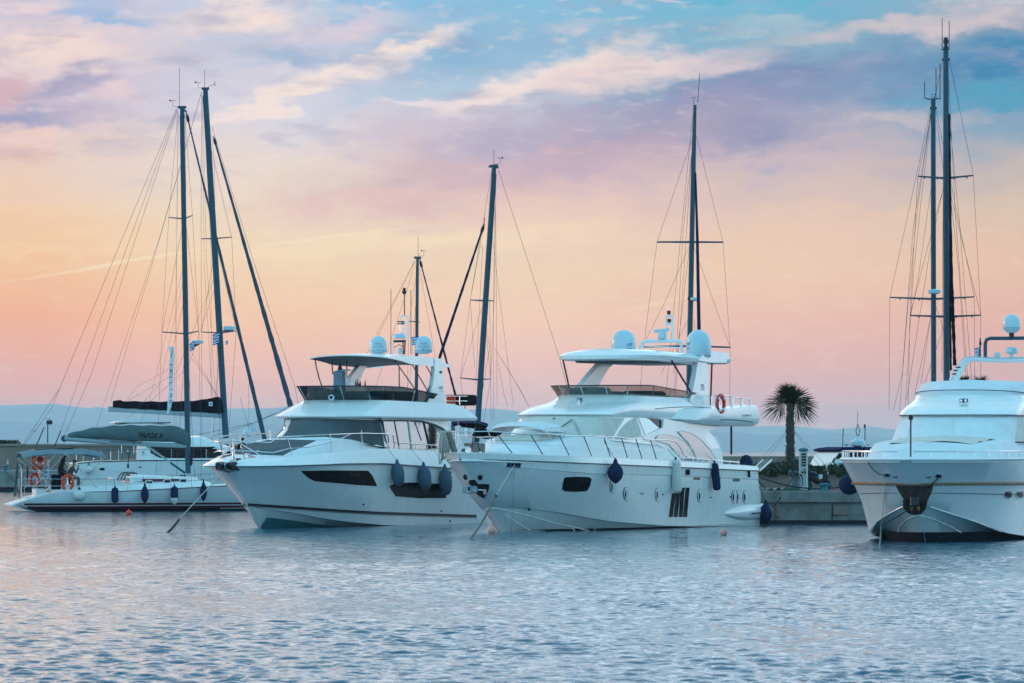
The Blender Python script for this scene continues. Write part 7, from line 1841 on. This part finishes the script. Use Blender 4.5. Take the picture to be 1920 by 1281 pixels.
def quay_things():
    z = 1.36
    # power pedestal
    c = at(1506.5, 921, 181); t = thing('power_pedestal', 'tall grey service pedestal with louvres and sockets standing on the quay', 'power pedestal', (c.x, c.y, z))
    MB().box((0, 0, .84), (.36, .34, 1.68), bev=.04).build('pedestal_body', lgrey, t)
    MB().lathe((0, 0, 1.68), [(.21, 0), (.22, .04), (.19, .10), (.06, .14)], 16).build('cap', tealp, t)
    for k in range(5): MB().box((0, -.175, 1.54-k*.115), (.20, .03, .075), bev=.01).build('louvre', blackp, t)
    MB().box((.035, -.175, .90), (.07, .03, .07), bev=.01).build('red_socket', redp, t)
    for x in (-.06, .05): MB().box((x, -.175, .78), (.08, .04, .1), bev=.015).build('socket', blackp, t)
    MB().box((.14, -.172, .8), (.02, .01, 1.5)).build('corner_strip', white, t)
    # bollard
    c = at(1546, 922, 179.2); t = thing('bollard', 'teal cast bollard near the edge of the quay by the right yacht', 'bollard', (c.x, c.y, z))
    MB().box((0, 0, .03), (.62, .36, .06), bev=.02).build('base_plate', tealp, t)
    MB().lathe((0, 0, .05), [(.16, 0), (.12, .05), (.11, .14), (.13, .18)], 14).build('bollard_neck', tealp, t)
    MB().tube([(-.26, 0, .24), (-.1, 0, .26), (.1, 0, .26), (.26, 0, .24)], [.05, .075, .075, .05], 10).build('bollard_horns', tealp, t)
    # bin with rubbish and dark bags
    c = at(1489.5, 921, 182.5); t = thing('litter_bin', 'grey-blue tub heaped with rubbish left of the pedestal', 'litter bin', (c.x, c.y, z))
    MB().lathe((0, 0, 0), [(.17, 0), (.19, .3), (.22, .56), (.235, .58), (.20, .56), (.18, .4)], 18).build('tub', bluec, t)
    rng = random.Random(3); m = MB()
    for k in range(16): m.lathe((rng.uniform(-.22, .2), rng.uniform(-.15, .15), .58+rng.random()*.24), [(.01, -.06), (.07, -.03), (.08, .03), (.02, .06)], 7, axis=(rng.uniform(-1, 1), rng.uniform(-1, 1), 1))
    m.build('rubbish', greycan, t)
    c = at(1531, 921, 182); t = thing('scooter', 'dark parked scooter under a cover right of the pedestal', 'scooter', (c.x, c.y, z))
    for x in (-.42, .40): 
        w = MB().tube([Vector((x+.19*math.cos(a), 0, .22+.19*math.sin(a))) for a in [2*PI*k/18 for k in range(18)]], .055, 8, closed=True).build('wheel', blackp, t); MB().lathe((x, -.03, .22), [(.04, 0), (.12, .02), (.12, .04), (.04, .06)], 10, axis=(0, 1, 0)).build('rim', alu, w)
    b = MB(); b.tube([(-.52, 0, .50), (-.30, 0, .58), (-.1, 0, .52), (.08, 0, .34), (.25, 0, .33), (.36, 0, .55), (.42, 0, .80)], [.08, .17, .17, .12, .12, .14, .07], 10, flat=.8); b.build('bodywork', blackp, t)
    MB().tube([(-.45, 0, .70), (-.2, 0, .72), (.02, 0, .66)], [.08, .11, .09], 8, flat=1.2).build('seat', darkm, t)
    MB().tube([(.36, -.28, .88), (.42, 0, .84), (.36, .28, .88)], .025, 6).build('handlebar', darkm, t)
    MB().lathe((.47, 0, .72), [(.03, -.03), (.08, 0), (.06, .03)], 10, axis=(1, 0, 0)).build('headlight', radw, t)
    MB().box((.16, -.16, .58), (.16, .12, .20), bev=.03).build('white_box', radw, t)
    MB().box((-.44, 0, .86), (.3, .34, .2), bev=.05).build('top_box', blackp, t)
    # hoses and ropes
    a = at(1412, 890, 176.4); e = at(1572, 914, 181.5)
    t = thing('mooring_line', 'pair of dark stern ropes from the central yacht stretched low across the quay', 'mooring line', a)
    MB().tube(arc((0, 0, 0), e-a, .25, 14), .03, 6).build('rope', drope, t); MB().tube(arc((0, 0, .02), e-a+Vector((-2.4, .5, -.1)), .3, 14), .022, 6).build('rope', drope, t)
    c = at(1502, 905, 180.7); t = thing('water_hose', 'black hose looping from the pedestal down to the stern of the central yacht', 'hose', c)
    f = lambda x, y, Y=180.6: at(x, y, Y)-c
    MB().tube([f(1505, 893), f(1500, 889), f(1490, 893), f(1480, 905, 180), f(1470, 920, 179), f(1462, 936, 177.9), f(1450, 950, 177.6), f(1440, 957, 176.5)], .022, 6).build('hose', drope, t)
    MB().tube([f(1500, 890), f(1505, 897), f(1505, 908), f(1498, 916), f(1500, 905), f(1499, 893)], .02, 6).build('hose_loop', drope, t)
    c = at(1483, 920.5, 181); t = thing('coiled_hose', 'green hose coil lying flat on the quay left of the pedestal', 'hose', (c.x, c.y, z+.03)); m = MB()
    for k in range(4): m.tube([Vector(((.42-.07*k)*1.2*math.cos(q), (.42-.07*k)*math.sin(q), .03*k)) for q in [2*PI*j/24 for j in range(24)]], .024, 6, closed=True)
    m.build('coil', mat('green_hose', (.02, .09, .05), .5), t)
    c = at(1454, 920, 181); t = thing('rope_heap', 'small heap of dark and white rope ends on the quay near the yacht stern', 'rope', (c.x, c.y, z+.02)); m = MB(); m2 = MB()
    for k in range(7): (m if k % 3 else m2).tube([Vector((-.32+.1*k+.08*math.cos(q), .08*math.sin(q), .05+.035*math.sin(q*2+k))) for q in [2*PI*j/14 for j in range(14)]], .02, 6, closed=True)
    m.build('dark_rope', drope, t); m2.build('white_rope', white, t)
    c = at(1567, 921.5, 179.5); t = thing('red_cord', 'short red cord lying on the quay beside the teal bollard', 'cord', (c.x, c.y, z+.02)); MB().tube([(-.4, 0, 0), (-.2, .05, .02), (0, -.03, 0), (.2, .04, .02), (.42, 0, 0)], .024, 6).build('cord', redp, t)
quay_things()

def cabin_cruiser():
    fr = Fr(1560, 203, 68)
    root = thing('cabin_cruiser', 'small motorboat with navy canopy and radar dome moored beyond the hedge', 'motorboat', fr.o, fr.rz)
    h = sail_hull(fr, root, 8.5, 1.6, 1.5); h.deck().build('deck', gel2, root)
    P = lambda x, y, yy=1.3: fr.P(1380+x/4.133, 690+y/4.133, yy)
    MB().prism([P(742,758), P(770,700), P(798,655), P(830,640), P(1062,640), P(1062,758)], (0, -2.4, 0)).build('cabin', gel, root, smooth=20)
    MB().prism([P(770,700,1.34), P(800,662,1.34), P(1062,648,1.34), P(1062,690,1.34), P(800,706,1.34)], (0, -.05, 0)).build('cabin_window', dglass, root, smooth=0)
    MB().prism([P(795,632,1.45), P(830,620,1.45), P(900,612,1.45), P(1000,612,1.45), P(1062,614,1.45), P(1062,646,1.45), P(800,648,1.45)], (0, -2.7, 0)).build('canopy', navyc, root, smooth=20)
    MB().tube([P(765,700,1.36), P(748,735,1.36)], .05, 6).build('window_pillar', blackp, root)
    c = P(944, 612, 0); MB().lathe(c, [(.1, -.02), (.32, .05), (.36, .14), (.34, .3), (.15, .36), (.08, .5)], 18).build('radar', radw, root)
    MB().tube([c+Vector((0, 0, .4)), c+Vector((-.1, 0, .75)), c+Vector((0, 0, 1.1)), c+Vector((.1, 0, .75)), c+Vector((0, 0, .4))], .02, 5).build('light_cage', darkm, root)
    MB().tube([c+Vector((0, 0, 1.1)), c+Vector((0, 0, 1.7))], .012, 5).build('whip_antenna', wire, root)
    for x, y in ((826, 468), (996, 448)): MB().tube([P(x, 630, 0), P(x+5, y, 0)], .022, 5).build('whip_antenna', wire, root)
    MB().lathe(P(998, 452, 0), [(.03, -.1), (.06, 0), (.03, .1)], 8).build('antenna_tip', darkm, root)
    for x in (856, 1026): MB().lathe(P(x, 600, 0), [(.14, .05), (.02, -.02), (.015, -.3)], 10).build('gps_mushroom', radw, root)
    # small white mast light by the hedge
    c = at(1550, 877, 187.6); t = thing('garden_spotlight', 'small white spotlight standing in the hedge left of the motorboat', 'spotlight', c); MB().lathe((0, 0, -.2), [(.05, 0), (.05, .3), (.02, .42)], 8).build('light_body', radw, t)
cabin_cruiser()
